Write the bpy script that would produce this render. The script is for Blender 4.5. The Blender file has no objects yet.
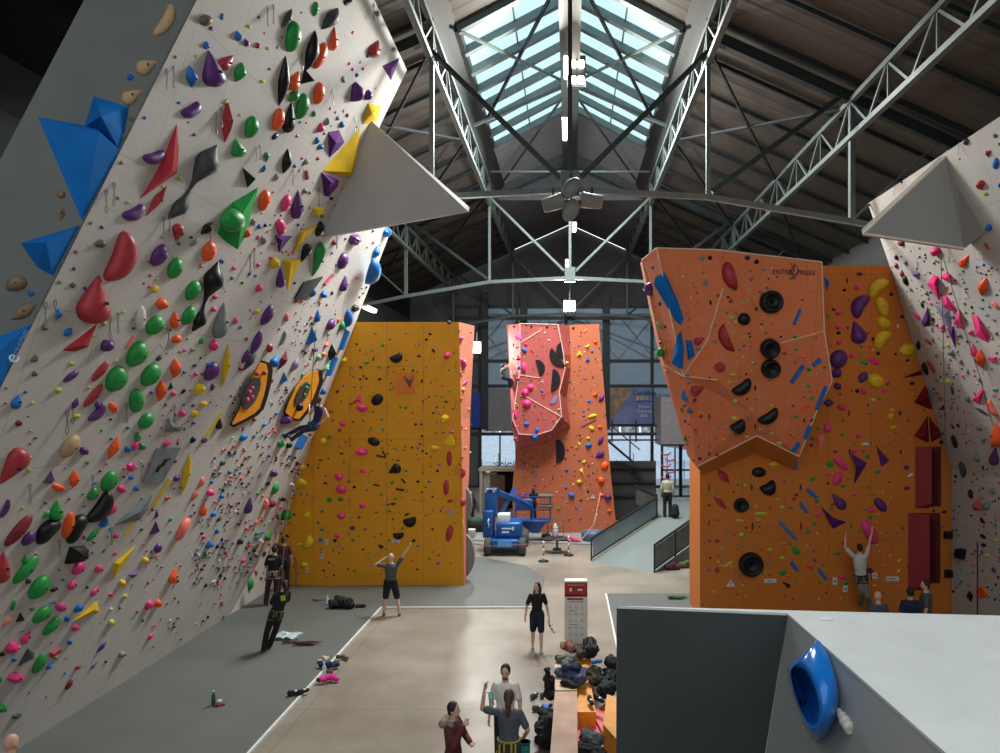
import bpy, bmesh, math, random
from mathutils import Vector, Matrix, geometry
from mathutils.bvhtree import BVHTree
random.seed(7)
S = bpy.context.scene
COL = S.collection
F, CX, CY, H = 700.0, 570.0, 400.0, 6.1      # focal length in px, where the hall axis meets the frame, eye height
CAM = Vector((0, 0, H))
def P(px, py, Y): return Vector(((px-CX)*Y/F, Y, H-(py-CY)*Y/F))
def ray(px, py): return Vector(((px-CX)/F, 1, -(py-CY)/F))

# ---------------------------------------------------------------- materials
MATS = {}
def node_mat(name):
    m = bpy.data.materials.new(name); m.use_nodes = True
    nt = m.node_tree; b = nt.nodes['Principled BSDF']
    return m, nt, b
def srgb(r, g, b):
    f = lambda c: (c/255/12.92 if c/255 <= .04045 else ((c/255+.055)/1.055)**2.4)
    return (f(r), f(g), f(b))
def mat(name, rgb, rough=.5, metal=0., var=.12, scale=6., bump=0., spec=None, alt=None, detail=3.):
    """procedural material: base colour varied by noise, optional bump; rgb 0-255 sRGB"""
    if name in MATS: return MATS[name]
    m, nt, b = node_mat(name)
    c = srgb(*rgb); a = srgb(*alt) if alt else tuple(min(1, x*(1+var)) for x in c); d = tuple(x*(1-var) for x in c)
    tc = nt.nodes.new('ShaderNodeTexCoord'); n = nt.nodes.new('ShaderNodeTexNoise')
    n.inputs['Scale'].default_value = scale; n.inputs['Detail'].default_value = detail
    nt.links.new(tc.outputs['Object'], n.inputs['Vector'])
    r = nt.nodes.new('ShaderNodeValToRGB'); r.color_ramp.elements[0].position = .3; r.color_ramp.elements[1].position = .7
    r.color_ramp.elements[0].color = (*d, 1); r.color_ramp.elements[1].color = (*a, 1)
    nt.links.new(n.outputs['Fac'], r.inputs['Fac']); nt.links.new(r.outputs['Color'], b.inputs['Base Color'])
    b.inputs['Roughness'].default_value = rough; b.inputs['Metallic'].default_value = metal
    if spec is not None: b.inputs['Specular IOR Level'].default_value = spec
    if bump:
        bp = nt.nodes.new('ShaderNodeBump'); bp.inputs['Strength'].default_value = bump; bp.inputs['Distance'].default_value = .02
        n2 = nt.nodes.new('ShaderNodeTexNoise'); n2.inputs['Scale'].default_value = scale*8
        nt.links.new(tc.outputs['Object'], n2.inputs['Vector'])
        nt.links.new(n2.outputs['Fac'], bp.inputs['Height']); nt.links.new(bp.outputs['Normal'], b.inputs['Normal'])
    MATS[name] = m; return m
def emit(name, rgb, s):
    if name in MATS: return MATS[name]
    m, nt, b = node_mat(name)
    b.inputs['Base Color'].default_value = (*rgb, 1); b.inputs['Emission Color'].default_value = (*rgb, 1)
    b.inputs['Emission Strength'].default_value = s
    MATS[name] = m; return m
def glass(name, rgb, alpha, rough=.1):
    if name in MATS: return MATS[name]
    m, nt, b = node_mat(name)
    out = nt.nodes['Material Output']; t = nt.nodes.new('ShaderNodeBsdfTransparent'); t.inputs['Color'].default_value = (*rgb, 1)
    b.inputs['Base Color'].default_value = (*[x*.8 for x in rgb], 1); b.inputs['Roughness'].default_value = rough
    mx = nt.nodes.new('ShaderNodeMixShader'); mx.inputs[0].default_value = alpha
    n = nt.nodes.new('ShaderNodeTexNoise'); n.inputs['Scale'].default_value = 2.
    mr = nt.nodes.new('ShaderNodeMapRange'); mr.inputs['To Min'].default_value = alpha*.7; mr.inputs['To Max'].default_value = min(1, alpha*1.3)
    nt.links.new(n.outputs['Fac'], mr.inputs['Value']); nt.links.new(mr.outputs['Result'], mx.inputs[0])
    nt.links.new(t.outputs[0], mx.inputs[1]); nt.links.new(b.outputs[0], mx.inputs[2]); nt.links.new(mx.outputs[0], out.inputs['Surface'])
    MATS[name] = m; return m
def panel_mat(name, rgb, alt, smear, pitch=.22, rough=.78, seams=1.2):
    """painted climbing panel: T-nut holes, panel seams every seams metres, chalk smears"""
    m, nt, b = node_mat(name); N = nt.nodes; K = nt.links
    tc = N.new('ShaderNodeTexCoord'); c = srgb(*rgb); a = srgb(*alt); s = srgb(*smear)
    n = N.new('ShaderNodeTexNoise'); n.inputs['Scale'].default_value = .5; n.inputs['Detail'].default_value = 4
    K.new(tc.outputs['Object'], n.inputs['Vector'])
    mx = N.new('ShaderNodeMix'); mx.data_type = 'RGBA'; mx.inputs[6].default_value = (*c, 1); mx.inputs[7].default_value = (*a, 1)
    K.new(n.outputs['Fac'], mx.inputs[0])
    n2 = N.new('ShaderNodeTexNoise'); n2.inputs['Scale'].default_value = 2.2; n2.inputs['Detail'].default_value = 6; n2.inputs['Roughness'].default_value = .7
    K.new(tc.outputs['Object'], n2.inputs['Vector'])
    r2 = N.new('ShaderNodeMapRange'); r2.inputs['From Min'].default_value = .58; r2.inputs['From Max'].default_value = .78; r2.inputs['To Max'].default_value = .45
    K.new(n2.outputs['Fac'], r2.inputs['Value'])
    m2 = N.new('ShaderNodeMix'); m2.data_type = 'RGBA'; m2.inputs[7].default_value = (*s, 1)
    K.new(mx.outputs[2], m2.inputs[6]); K.new(r2.outputs['Result'], m2.inputs[0])
    v = N.new('ShaderNodeTexVoronoi'); v.inputs['Scale'].default_value = 1/pitch; v.inputs['Randomness'].default_value = .25
    K.new(tc.outputs['UV'], v.inputs['Vector']); v.voronoi_dimensions = '2D'
    lt = N.new('ShaderNodeMath'); lt.operation = 'LESS_THAN'; lt.inputs[1].default_value = .042
    K.new(v.outputs['Distance'], lt.inputs[0])
    m3 = N.new('ShaderNodeMix'); m3.data_type = 'RGBA'; m3.inputs[7].default_value = (*[x*.25 for x in c], 1)
    K.new(m2.outputs[2], m3.inputs[6]); K.new(lt.outputs[0], m3.inputs[0])
    br = N.new('ShaderNodeTexBrick'); br.inputs['Scale'].default_value = 1; br.inputs['Mortar Size'].default_value = .006
    br.inputs['Brick Width'].default_value = seams; br.inputs['Row Height'].default_value = seams*2; br.offset = 0
    K.new(tc.outputs['UV'], br.inputs['Vector'])
    m4 = N.new('ShaderNodeMix'); m4.data_type = 'RGBA'; m4.inputs[7].default_value = (*[x*.62 for x in c], 1)
    K.new(m3.outputs[2], m4.inputs[6]); K.new(br.outputs['Fac'], m4.inputs[0])
    K.new(m4.outputs[2], b.inputs['Base Color']); b.inputs['Roughness'].default_value = rough
    MATS[name] = m; return m

# ---------------------------------------------------------------- mesh builder
class MB:
    def __init__(s): s.v = []; s.f = []; s.m = []; s.mats = []; s.sm = []
    def mi(s, m):
        if m is None: return 0
        if m not in s.mats: s.mats.append(m)
        return s.mats.index(m)
    def add(s, vs, fs, m=None, smooth=False):
        o = len(s.v); s.v += [Vector(v) for v in vs]; i = s.mi(m)
        for f in fs: s.f.append([o+k for k in f]); s.m.append(i); s.sm.append(smooth)
        return s
    def box(s, c, d, m=None, rz=0, rx=0):
        M = Matrix.Translation(c) @ Matrix.Rotation(rz, 4, 'Z') @ Matrix.Rotation(rx, 4, 'X')
        vs = [M @ Vector((x*d[0]/2, y*d[1]/2, z*d[2]/2)) for x in (-1, 1) for y in (-1, 1) for z in (-1, 1)]
        return s.add(vs, [(0,1,3,2),(4,6,7,5),(0,4,5,1),(2,3,7,6),(0,2,6,4),(1,5,7,3)], m)
    def rbox(s, c, d, r, m=None, rz=0, rx=0, ry=0, smooth=True):
        """box with chamfered edges"""
        bm = bmesh.new(); bmesh.ops.create_cube(bm, size=1)
        bmesh.ops.scale(bm, vec=d, verts=bm.verts)
        bmesh.ops.bevel(bm, geom=bm.edges[:], offset=min(r, min(d)*.45), segments=2, affect='EDGES', profile=.6)
        M = Matrix.Translation(c) @ Matrix.Rotation(rz, 4, 'Z') @ Matrix.Rotation(rx, 4, 'X') @ Matrix.Rotation(ry, 4, 'Y')
        bm.verts.index_update()
        s.add([M @ v.co for v in bm.verts], [[v.index for v in f.verts] for f in bm.faces], m, smooth); bm.free(); return s
    def tube(s, pts, r, m=None, n=8, r2=None, cap=True):
        pts = [Vector(p) for p in pts]; k = len(pts); rs = r if isinstance(r, (list, tuple)) else [r]*k
        vs = []; up = None
        for i, p in enumerate(pts):
            d = (pts[min(i+1, k-1)]-pts[max(i-1, 0)]).normalized()
            if up is None: up = d.orthogonal().normalized()
            a = (up - d*up.dot(d)).normalized(); up = a; b = d.cross(a)
            for j in range(n):
                t = 2*math.pi*j/n; vs.append(p + a*math.cos(t)*rs[i] + b*math.sin(t)*rs[i])
        fs = [(i*n+j, i*n+(j+1) % n, (i+1)*n+(j+1) % n, (i+1)*n+j) for i in range(k-1) for j in range(n)]
        if cap: fs += [list(range(n))[::-1], [(k-1)*n+j for j in range(n)]]
        return s.add(vs, fs, m, n > 5)
    def bar(s, p, q, w, d=None, m=None):
        """rectangular section bar from p to q"""
        p, q = Vector(p), Vector(q); u = (q-p).normalized(); d = d or w
        ref = Vector((0, 1, 0)) if abs(u.y) < .9 else Vector((0, 0, 1))
        a = u.cross(ref).normalized()*w/2; b = u.cross(a).normalized()*d/2
        vs = [x + sa*a + sb*b for x in (p, q) for sa, sb in ((-1,-1),(1,-1),(1,1),(-1,1))]
        return s.add(vs, [(0,1,2,3),(7,6,5,4),(0,4,5,1),(1,5,6,2),(2,6,7,3),(3,7,4,0)], m)
    def lathe(s, prof, c, m=None, n=20, M=None):
        vs = []; M = M or Matrix.Identity(4); c = Vector(c)
        for r, z in prof:
            for j in range(n):
                t = 2*math.pi*j/n; vs.append(c + (M @ Vector((r*math.cos(t), r*math.sin(t), z))))
        fs = [(i*n+j, i*n+(j+1) % n, (i+1)*n+(j+1) % n, (i+1)*n+j) for i in range(len(prof)-1) for j in range(n)]
        fs += [list(range(n))[::-1], [(len(prof)-1)*n+j for j in range(n)]]
        return s.add(vs, fs, m, True)
    def ball(s, c, r, m=None, n=12, k=8, M=None):
        r = r if isinstance(r, (tuple, list)) else (r, r, r); c = Vector(c); vs = []; M = M or Matrix.Identity(3)
        for i in range(1, k):
            a = math.pi*i/k
            for j in range(n):
                t = 2*math.pi*j/n
                vs.append(c + M @ Vector((r[0]*math.sin(a)*math.cos(t), r[1]*math.sin(a)*math.sin(t), r[2]*math.cos(a))))
        fs = [(i*n+j, (i+1)*n+j, (i+1)*n+(j+1) % n, i*n+(j+1) % n) for i in range(k-2) for j in range(n)]
        vs += [c + M @ Vector((0, 0, r[2])), c - M @ Vector((0, 0, r[2]))]; t, b = len(vs)-2, len(vs)-1
        fs += [(t, j, (j+1) % n) for j in range(n)] + [(b, (k-2)*n+(j+1) % n, (k-2)*n+j) for j in range(n)]
        return s.add(vs, fs, m, True)
    def prism(s, poly, d, m=None):
        """closed polygon poly (3D points) extruded by vector d"""
        n = len(poly); poly = [Vector(p) for p in poly]; d = Vector(d)
        return s.add(poly + [p+d for p in poly], [list(range(n)), list(range(n, 2*n))[::-1]] + [(i, i+n, (i+1) % n+n, (i+1) % n) for i in range(n)], m)
    def build(s, name, m=None, parent=None, origin=None, loc=None, fix=True):
        me = bpy.data.meshes.new(name); off = Vector(origin) if origin is not None else Vector((0, 0, 0))
        me.from_pydata([tuple(v-off) for v in s.v], [], s.f)
        ms = s.mats if s.mats else [m]
        if s.mats and m: ms = s.mats
        for x in ms: me.materials.append(x)
        me.polygons.foreach_set('material_index', s.m); me.polygons.foreach_set('use_smooth', s.sm); me.update()
        if fix:
            bm = bmesh.new(); bm.from_mesh(me); bmesh.ops.recalc_face_normals(bm, faces=bm.faces); bm.to_mesh(me); bm.free()
        o = bpy.data.objects.new(name, me); COL.objects.link(o)
        if parent: o.parent = parent
        if origin is not None: o.location = off if not parent else off - world_loc(parent)
        if loc is not None: o.location = loc
        return o
def world_loc(o):
    l = Vector((0, 0, 0))
    while o: l += o.location; o = o.parent
    return l
def part(mb, name, m, parent):
    """a part whose vertices are given in world coordinates, parented to an unrotated thing"""
    return mb.build(name, m, parent, origin=world_loc(parent))
def tag(o, label=None, cat=None, group=None, kind=None):
    if label: o['label'] = label
    if cat: o['category'] = cat
    if group: o['group'] = group
    if kind: o['kind'] = kind
    return o
def thing(name, label, cat, loc=(0, 0, 0), group=None):
    o = bpy.data.objects.new(name, None); COL.objects.link(o); o.location = loc; o.empty_display_size = .2
    return tag(o, label, cat, group)
def uv_plane(o):
    """metric UVs: each face unwrapped flat along its own plane so seams and T-nuts follow the panels"""
    me = o.data; uv = me.uv_layers.new(name='UVMap')
    for p in me.polygons:
        n = p.normal; up = Vector((0, 0, 1)) if abs(n.z) < .95 else Vector((0, 1, 0))
        a = up.cross(n).normalized(); b = n.cross(a)
        for li in p.loop_indices:
            c = me.vertices[me.loops[li].vertex_index].co; uv.data[li].uv = (c.dot(a), c.dot(b))
def text_obj(name, body, size, M, m, parent=None, ext=.004):
    cu = bpy.data.curves.new(name, 'FONT'); cu.body = body; cu.size = size; cu.align_x = 'CENTER'; cu.align_y = 'CENTER'; cu.extrude = ext
    tmp = bpy.data.objects.new(name, cu); COL.objects.link(tmp); bpy.context.view_layer.update()
    me = bpy.data.meshes.new_from_object(tmp.evaluated_get(bpy.context.evaluated_depsgraph_get()))
    bpy.data.objects.remove(tmp); me.materials.clear(); me.materials.append(m)
    me.transform(M); o = bpy.data.objects.new(name, me); COL.objects.link(o)
    if parent: me.transform(Matrix.Translation(-world_loc(parent))); o.parent = parent
    return o
# ================================================================ HALL
steel = mat('painted_steel', (92, 102, 98), .5, .2, .1, 3)
steel_dark = mat('dark_steel', (44, 50, 50), .5, .3, .1, 3)
roofm = mat('roof_sheet', (68, 63, 56), .7, 0, .15, .6)
roof_dark = mat('roof_sheet_dark', (84, 88, 92), .7, 0, .15, .6)
white_trim = mat('white_trim', (215, 215, 210), .5)
black_m = mat('black_matte', (14, 14, 15), .7)
dark_grey = mat('dark_grey_paint', (58, 62, 60), .7)

# --- floor
def floor_mat():
    m, nt, b = node_mat('polished_concrete'); N = nt.nodes; K = nt.links
    tc = N.new('ShaderNodeTexCoord')
    n = N.new('ShaderNodeTexNoise'); n.inputs['Scale'].default_value = .35; n.inputs['Detail'].default_value = 6; n.inputs['Roughness'].default_value = .6
    K.new(tc.outputs['Object'], n.inputs['Vector'])
    r = N.new('ShaderNodeValToRGB'); r.color_ramp.elements[0].position = .32; r.color_ramp.elements[1].position = .7
    r.color_ramp.elements[0].color = (*srgb(118, 109, 96), 1); r.color_ramp.elements[1].color = (*srgb(157, 148, 134), 1)
    K.new(n.outputs['Fac'], r.inputs['Fac'])
    br = N.new('ShaderNodeTexBrick'); br.inputs['Scale'].default_value = 1; br.offset = 0; br.inputs['Brick Width'].default_value = 5.2
    br.inputs['Row Height'].default_value = 4.6; br.inputs['Mortar Size'].default_value = .008
    K.new(tc.outputs['Object'], br.inputs['Vector'])
    mx = N.new('ShaderNodeMix'); mx.data_type = 'RGBA'; mx.inputs[7].default_value = (*srgb(100, 92, 82), 1)
    K.new(r.outputs['Color'], mx.inputs[6]); K.new(br.outputs['Fac'], mx.inputs[0]); K.new(mx.outputs[2], b.inputs['Base Color'])
    n2 = N.new('ShaderNodeTexNoise'); n2.inputs['Scale'].default_value = 1.3
    K.new(tc.outputs['Object'], n2.inputs['Vector'])
    mr = N.new('ShaderNodeMapRange'); mr.inputs['To Min'].default_value = .28; mr.inputs['To Max'].default_value = .5
    K.new(n2.outputs['Fac'], mr.inputs['Value']); K.new(mr.outputs['Result'], b.inputs['Roughness'])
    return m
tag(MB().box((.5, 24, -.15), (24, 60, .3), floor_mat()).build('floor'), kind='structure')

rub = mat('grey_rubber_mat', (94, 96, 91), .55, 0, .08, .8, .05)
def fp(px, py): # floor point under a pixel
    Y = F*H/(py-CY); return Vector(((px-CX)*Y/F, Y, 0))
left_mat = MB().prism([Vector((-9.62, 9, 0)), Vector((-5.45, 9, 0)), fp(250, 753), fp(381, 608.5), fp(382, 608.2), Vector((-.95, 20.5, 0)),
                       Vector((-.88, 24, 0)), Vector((-1.6, 25.6, 0)), Vector((-3.4, 27.0, 0)), Vector((-9.62, 27, 0))], (0, 0, .04), rub)
o = left_mat.build('floor_mat'); tag(o, 'grey rubber floor matting along the left overhanging wall and under the yellow wall', 'floor mat')
edge = MB(); pts = [Vector((-5.45, 9, .02)), fp(250, 753)+Vector((0, 0, .02)), fp(381, 608.5)+Vector((0, 0, .02)), Vector((-.95, 20.5, .02))]
for a, b_ in zip(pts, pts[1:]): edge.bar(a, b_, .05, .05)
part(edge, 'edge_strip', white_trim, o)
rm = MB().prism([fp(606, 594.6), fp(618, 653), Vector((1.4, 9, 0)), Vector((10.5, 9, 0)), Vector((10.5, 21.9, 0))], (0, 0, .04), rub)
o = rm.build('floor_mat'); tag(o, 'grey rubber floor matting below the right orange wall', 'floor mat')
e2 = MB(); pts = [fp(606, 594.6), fp(618, 653), Vector((1.4, 9, 0))]
for a, b_ in zip(pts, pts[1:]): e2.bar(a+Vector((0, 0, .02)), b_+Vector((0, 0, .02)), .05, .05)
part(e2, 'edge_strip', white_trim, o)

# --- outer walls
tag(MB().box((-11.3, 18, 5.9), (.3, 62, 11.8), dark_grey).build('wall_left'), kind='structure')
tag(MB().box((-11.3, 18, 12.9), (.32, 62, 2.2), black_m).build('trim_1'), kind='structure')
wr = mat('right_wall_paint', (96, 96, 94), .8)
tag(MB().box((12.5, 22, 6.5), (.3, 54, 13), wr).build('wall_right'), kind='structure')
tag(MB().box((-9.9, 12, 13.0), (2.9, 8.5, .2), black_m).build('trim_2'), kind='structure')

# --- roof: Z = ridge - .45|X|, lantern over the middle
RZ = H+12.2; SL = .45; XE = 12.6; XL = 3.9
def rz(x): return RZ-SL*abs(x)
def ribbed(x0, x1, y0, y1, zf, m, pitch=.5, amp=.014):
    """corrugated sheet, ribs running down the slope (constant y)"""
    mb = MB(); n = int((y1-y0)/pitch); vs = []; fs = []
    prof = [(0, 0), (.55, 0), (.68, -1), (.87, -1)]
    ys = [(y0+(i+a)*pitch, b*amp) for i in range(n) for a, b in prof] + [(y1, 0)]
    for y, dz in ys: vs += [(x0, y, zf(x0)+dz), (x1, y, zf(x1)+dz)]
    for i in range(len(ys)-1): fs.append((2*i, 2*i+1, 2*i+3, 2*i+2))
    mb.add(vs, fs, m)
    t = .12; vs2 = [(x0, y0, zf(x0)+t), (x1, y0, zf(x1)+t), (x1, y1, zf(x1)+t), (x0, y1, zf(x0)+t)]
    mb.add(vs2, [(0, 1, 2, 3)], m)
    return mb
YB, YF = 4.0, 48.6
c = ribbed(-XE, -XL, YB, YF, rz, roofm)
c2 = ribbed(XL, XE, YB, YF, rz, roofm); c.add(c2.v, c2.f, roofm)
for Yp in [YB+1.0+2.0*i for i in range(22)]:          # secondary rafters under the sheets
    for sx in (-1, 1): c.bar((sx*XL, Yp, rz(XL)-.12), (sx*XE, Yp, rz(XE)-.12), .12, .1, steel_dark)
# beyond the lantern the roof closes up to the ridge
c3 = ribbed(-XL, 0, 36.5, YF, rz, roof_dark); c.add(c3.v, c3.f, roof_dark)
c4 = ribbed(0, XL, 36.5, YF, rz, roof_dark); c.add(c4.v, c4.f, roof_dark)
tag(c.build('ceiling', fix=False), kind='structure')
# lantern
LZ = H+11.3; LR = H+13.1; LX = 3.42
def lz(x): return LR-(LR-LZ)*abs(x)/LX
lan = ribbed(-LX, 0, YB, 21.2, lz, roofm); l2 = ribbed(0, LX, YB, 21.2, lz, roofm); lan.add(l2.v, l2.f, roofm)
sheet = mat('blue_grey_sheet', (138, 150, 160), .6)
for x0, x1 in ((-LX, 0), (0, LX)):
    l3 = ribbed(x0, x1, 31.0, 36.6, lz, sheet); lan.add(l3.v, l3.f, sheet)
for sx in (-1, 1):                                      # short upstand walls between roof and lantern
    lan.add([(sx*XL, YB, rz(XL)), (sx*XL, 36.6, rz(XL)), (sx*LX, 36.6, LZ), (sx*LX, YB, LZ)], [(0, 1, 2, 3)], mat('upstand_sheet', (48, 52, 52), .8))
lan.add([(-LX, 36.6, LZ), (LX, 36.6, LZ), (0, 36.6, LR)], [(0, 1, 2)], sheet)
lan.add([(-XL, 36.6, rz(XL)), (XL, 36.6, rz(XL)), (LX, 36.6, LZ), (-LX, 36.6, LZ)], [(0, 1, 2, 3)], sheet)
tag(lan.build('trim_3', fix=False), kind='structure')
pane_m = glass('skylight_glass', (.80, .93, .93), .14)
gl_frame = mat('glazing_bar', (108, 124, 126), .5)
for wn, sx in (('window_1', -1), ('window_2', 1)):
    fr = MB(); ys = [21.2+1.4*i for i in range(8)]
    for y in ys: fr.bar((0, y, lz(0)-.08), (sx*LX, y, lz(LX)-.08), .24, .22, gl_frame)
    fr.bar((sx*LX, 21.2, LZ), (sx*LX, 31, LZ), .16, .3, steel_dark)
    fr.bar((sx*LX*.52, 21.2, lz(LX*.52)+.02), (sx*LX*.52, 31, lz(LX*.52)+.02), .05, .05, gl_frame)
    w = fr.build(wn); tag(w, kind='structure')
    for a, b_ in zip(ys, ys[1:]):
        g = MB().prism([(0, a+.05, lz(0)+.06), (0, b_-.05, lz(0)+.06), (sx*LX, b_-.05, lz(LX)+.06), (sx*LX, a+.05, lz(LX)+.06)], (0, 0, .03), pane_m)
        g.build('pane', None, w)
# ridge beam
rb = MB().box((0, 20, H+11.75), (.42, 33, .5), steel_dark).box((0, 20, H+11.48), (.66, 33, .05), steel_dark)
for y in range(8, 37, 4): rb.bar((0, y, H+12), (0, y, LR-.02), .1, .1, steel_dark)
tag(rb.build('ridge_beam'), 'dark steel beam running under the ridge of the skylight', 'beam')

# --- lattice girders running along the hall
def girder(x, zb, zt, label, hidden=False):
    t = thing('lattice_girder', label, 'girder', (x, 26, H+zb))
    part(MB().bar((x, YB, H+zb), (x, YF-.4, H+zb), .16, .14), 'bottom_chord', steel, t)
    part(MB().bar((x, YB, H+zt), (x, YF-.4, H+zt), .14, .14), 'top_chord', steel, t)
    web = MB(); y = YB+.5; i = 0
    while y < YF-2:
        a, b_ = (zb, zt) if i % 2 == 0 else (zt, zb)
        web.bar((x, y, H+a), (x, y+1.15, H+b_), .07, .07)
        if i % 2: web.bar((x, y, H+zb), (x, y, H+zt), .05, .05)
        y += 1.15; i += 1
    part(web, 'lattice_web', steel, t)
girder(-3.85, 9.4, 10.4, 'grey lattice girder under the left edge of the skylight')
girder(3.85, 9.4, 10.4, 'grey lattice girder under the right edge of the skylight')
girder(-7.8, 7.3, 8.3, 'grey lattice girder partly hidden behind the left overhanging wall')
girder(7.8, 7.3, 8.3, 'grey lattice girder crossing the dark roof on the right')

# --- transverse trusses
def truss(Y, label, m):
    t = thing('roof_truss', label, 'truss', (0, Y, H+5.85))
    part(MB().bar((-7.9, Y, H+4.96), (-3.85, Y, H+5.65), .15, .15).bar((-3.85, Y, H+5.65), (0, Y, H+5.85), .15, .15)
         .bar((0, Y, H+5.85), (3.85, Y, H+5.65), .15, .15).bar((3.85, Y, H+5.65), (7.9, Y, H+4.96), .15, .15)
         .bar((7.9, Y, H+4.96), (11, Y, H+4.3), .15, .15).bar((-7.9, Y, H+4.96), (-11, Y, H+4.3), .15, .15), 'bottom_tie', steel, t)
    for s in (-1, 1): part(MB().bar((s*XL, Y, rz(XL)-.28), (s*XE, Y, rz(XE)-.28), .3, .2), 'rafter', steel_dark, t)
    for s in (-1, 1):
        part(MB().bar((s*3.85, Y, H+5.65), (s*3.85, Y, H+10.9), .12, .1), 'hanger', steel, t)
        part(MB().bar((s*7.85, Y, H+4.96), (s*7.85, Y, H+8.6), .14, .16), 'hanger', steel, t)
        part(MB().bar((s*3.85, Y-.1, H+9.7), (s*.3, Y-.1, H+6.2), .1, .05).bar((s*3.85, Y+.1, H+9.7), (s*.3, Y+.1, H+6.2), .1, .05), 'diagonal', m, t)
        part(MB().bar((s*3.95, Y, H+5.8), (s*7.75, Y, H+8.6), .13, .13), 'diagonal', steel_dark, t)
        part(MB().bar((s*7.85, Y, H+5.0), (s*10.4, Y, H+7.3), .06, .06), 'tie_rod', steel, t)
    part(MB().box((0, Y, H+6.0), (.5, .22, .7)), 'gusset', steel, t)
    part(MB().bar((0, Y, H+6.2), (0, Y, H+11.5), .12, .12), 'post', m, t)
truss(19.5, 'nearest roof truss crossing in front of the skylight', steel_dark)
truss(33.5, 'middle roof truss above the red central tower', steel)
truss(47.2, 'farthest roof truss against the glazed gable', steel)
br = thing('wind_bracing', 'thin crossed steel bracing below the skylight glass', 'bracing', (0, 26, H+11.3))
for s in (-1, 1):
    part(MB().bar((s*.3, 20.9, lz(.3)-.35), (s*3.3, 27.6, lz(3.3)-.35), .1, .08), 'brace', steel_dark, br)
    part(MB().bar((s*3.3, 20.9, lz(3.3)-.35), (s*.3, 27.6, lz(.3)-.35), .08, .08), 'brace', steel, br)
    part(MB().bar((s*3.7, 26.8, H+10.5), (0, 26.8, H+12.1), .1, .1), 'brace', steel, br)
    part(MB().bar((s*3.7, 32.5, H+10.6), (0, 32.5, H+10.6), .08, .08), 'brace', steel, br)
    part(MB().bar((s*.3, 29, lz(.3)-.4), (s*3.3, 35, lz(3.3)-.4), .08, .08), 'brace', steel, br)
for s in (-1, 1):   # bracing in the roof slopes
    b2 = thing('roof_bracing', 'dark diagonal rods below the %s roof slope' % ('left' if s < 0 else 'right'), 'bracing', (s*6, 26, rz(6)-.3))
    for (xa, ya, xb, yb) in ((4, 20, 7.8, 26.5), (7.8, 20, 11, 27), (7.8, 20, 4, 27), (4, 34, 7.8, 41), (7.8, 34, 4, 41), (7.8, 34, 11, 41), (4, 27, 7.8, 33.5), (7.8, 27, 11, 33.5)):
        part(MB().bar((s*xa, ya, rz(xa)-.4), (s*xb, yb, rz(xb)-.4), .08, .08), 'brace', steel_dark, b2)

# --- lamps, fans and speakers
def tube_lamp(x, y, z, L, label, ang=0):
    t = thing('tube_lamp', label, 'lamp', (x, y, z))
    part(MB().box((x, y, z+.06), (.2, L, .08)), 'housing', white_trim, t)
    part(MB().box((x, y, z), (.14, L*.97, .05)), 'diffuser', emit('tube_light', (1, .97, .92), 9), t)
tube_lamp(-.12, 23.2, H+11.0, 1.6, 'glowing tube lamp highest under the dark ridge beam')
tube_lamp(-.2, 26.5, H+10.2, 2.0, 'long glowing tube lamp under the ridge beam below the bright skylight')
tube_lamp(.2, 33.0, H+8.1, 1.5, 'small glowing tube lamp just above the middle truss node')
tube_lamp(-.15, 37.0, H+7.2, 1.6, 'glowing tube lamp hanging behind the middle truss node')
tube_lamp(-6.9, 24.1, H+3.1, 1.2, 'tube lamp beside the top edge of the yellow wall')
def flood(px, py, Y, w, h, label, aim, power, col=(1, .96, .9)):
    p = P(px, py, Y); t = thing('flood_lamp', label, 'lamp', p)
    part(MB().rbox(p+Vector((0, .1, 0)), (w+.1, .14, h+.1), .03), 'housing', steel_dark, t)
    part(MB().rbox(p+Vector((0, .01, 0)), (w, .06, h), .02), 'lens', emit('flood_lens', (1, .97, .93), 22), t)
    part(MB().bar(p+Vector((0, .14, h/2)), p+Vector((0, .14, h/2+.5)), .05, .05), 'bracket', steel_dark, t)
    l = bpy.data.lights.new('flood_light', 'AREA'); l.energy = power; l.size = w*1.5; l.color = col
    lo = bpy.data.objects.new('flood_light', l); COL.objects.link(lo); lo.parent = t
    lo.location = Vector((0, -.25, 0)) if aim.y < Y else Vector((0, .3, 0))
    lo.rotation_euler = (Vector(aim)-p).to_track_quat('-Z', 'Y').to_euler()
    pl = bpy.data.lights.new('flood_glow', 'POINT'); pl.energy = power*.45; pl.shadow_soft_size = .3; pl.color = col
    po = bpy.data.objects.new('flood_glow', pl); COL.objects.link(po); po.parent = t; po.location = (0, -.6, .1)
    return t
flood(569.5, 306, 36, .55, .55, 'bright flood lamp hanging above the red central tower', Vector((-6, 22, 3)), 500)
flood(476.5, 347.5, 33, .38, .5, 'bright flood lamp just right of the yellow wall top', Vector((0, 24, 2)), 350)
sp = thing('spot_lamp_cluster', 'cluster of four glowing spot lamps on the ridge beam', 'lamp', P(576, 72, 23.6))
part(MB().rbox(P(576.5, 72, 23.7), (.62, .1, 1.1), .03), 'housing', steel_dark, sp)
for dx in (-4, 4):
    for yy in (64, 80):
        part(MB().rbox(P(577+dx, yy, 23.55), (.2, .1, .26), .05), 'lens', emit('spot_lens', (1, .9, .75), 14), sp)
part(MB().bar(P(576, 60, 23.75), P(576, 30, 23.75), .08, .08), 'bracket', steel_dark, sp)
spk = mat('grey_speaker', (120, 122, 116), .5)
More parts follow.
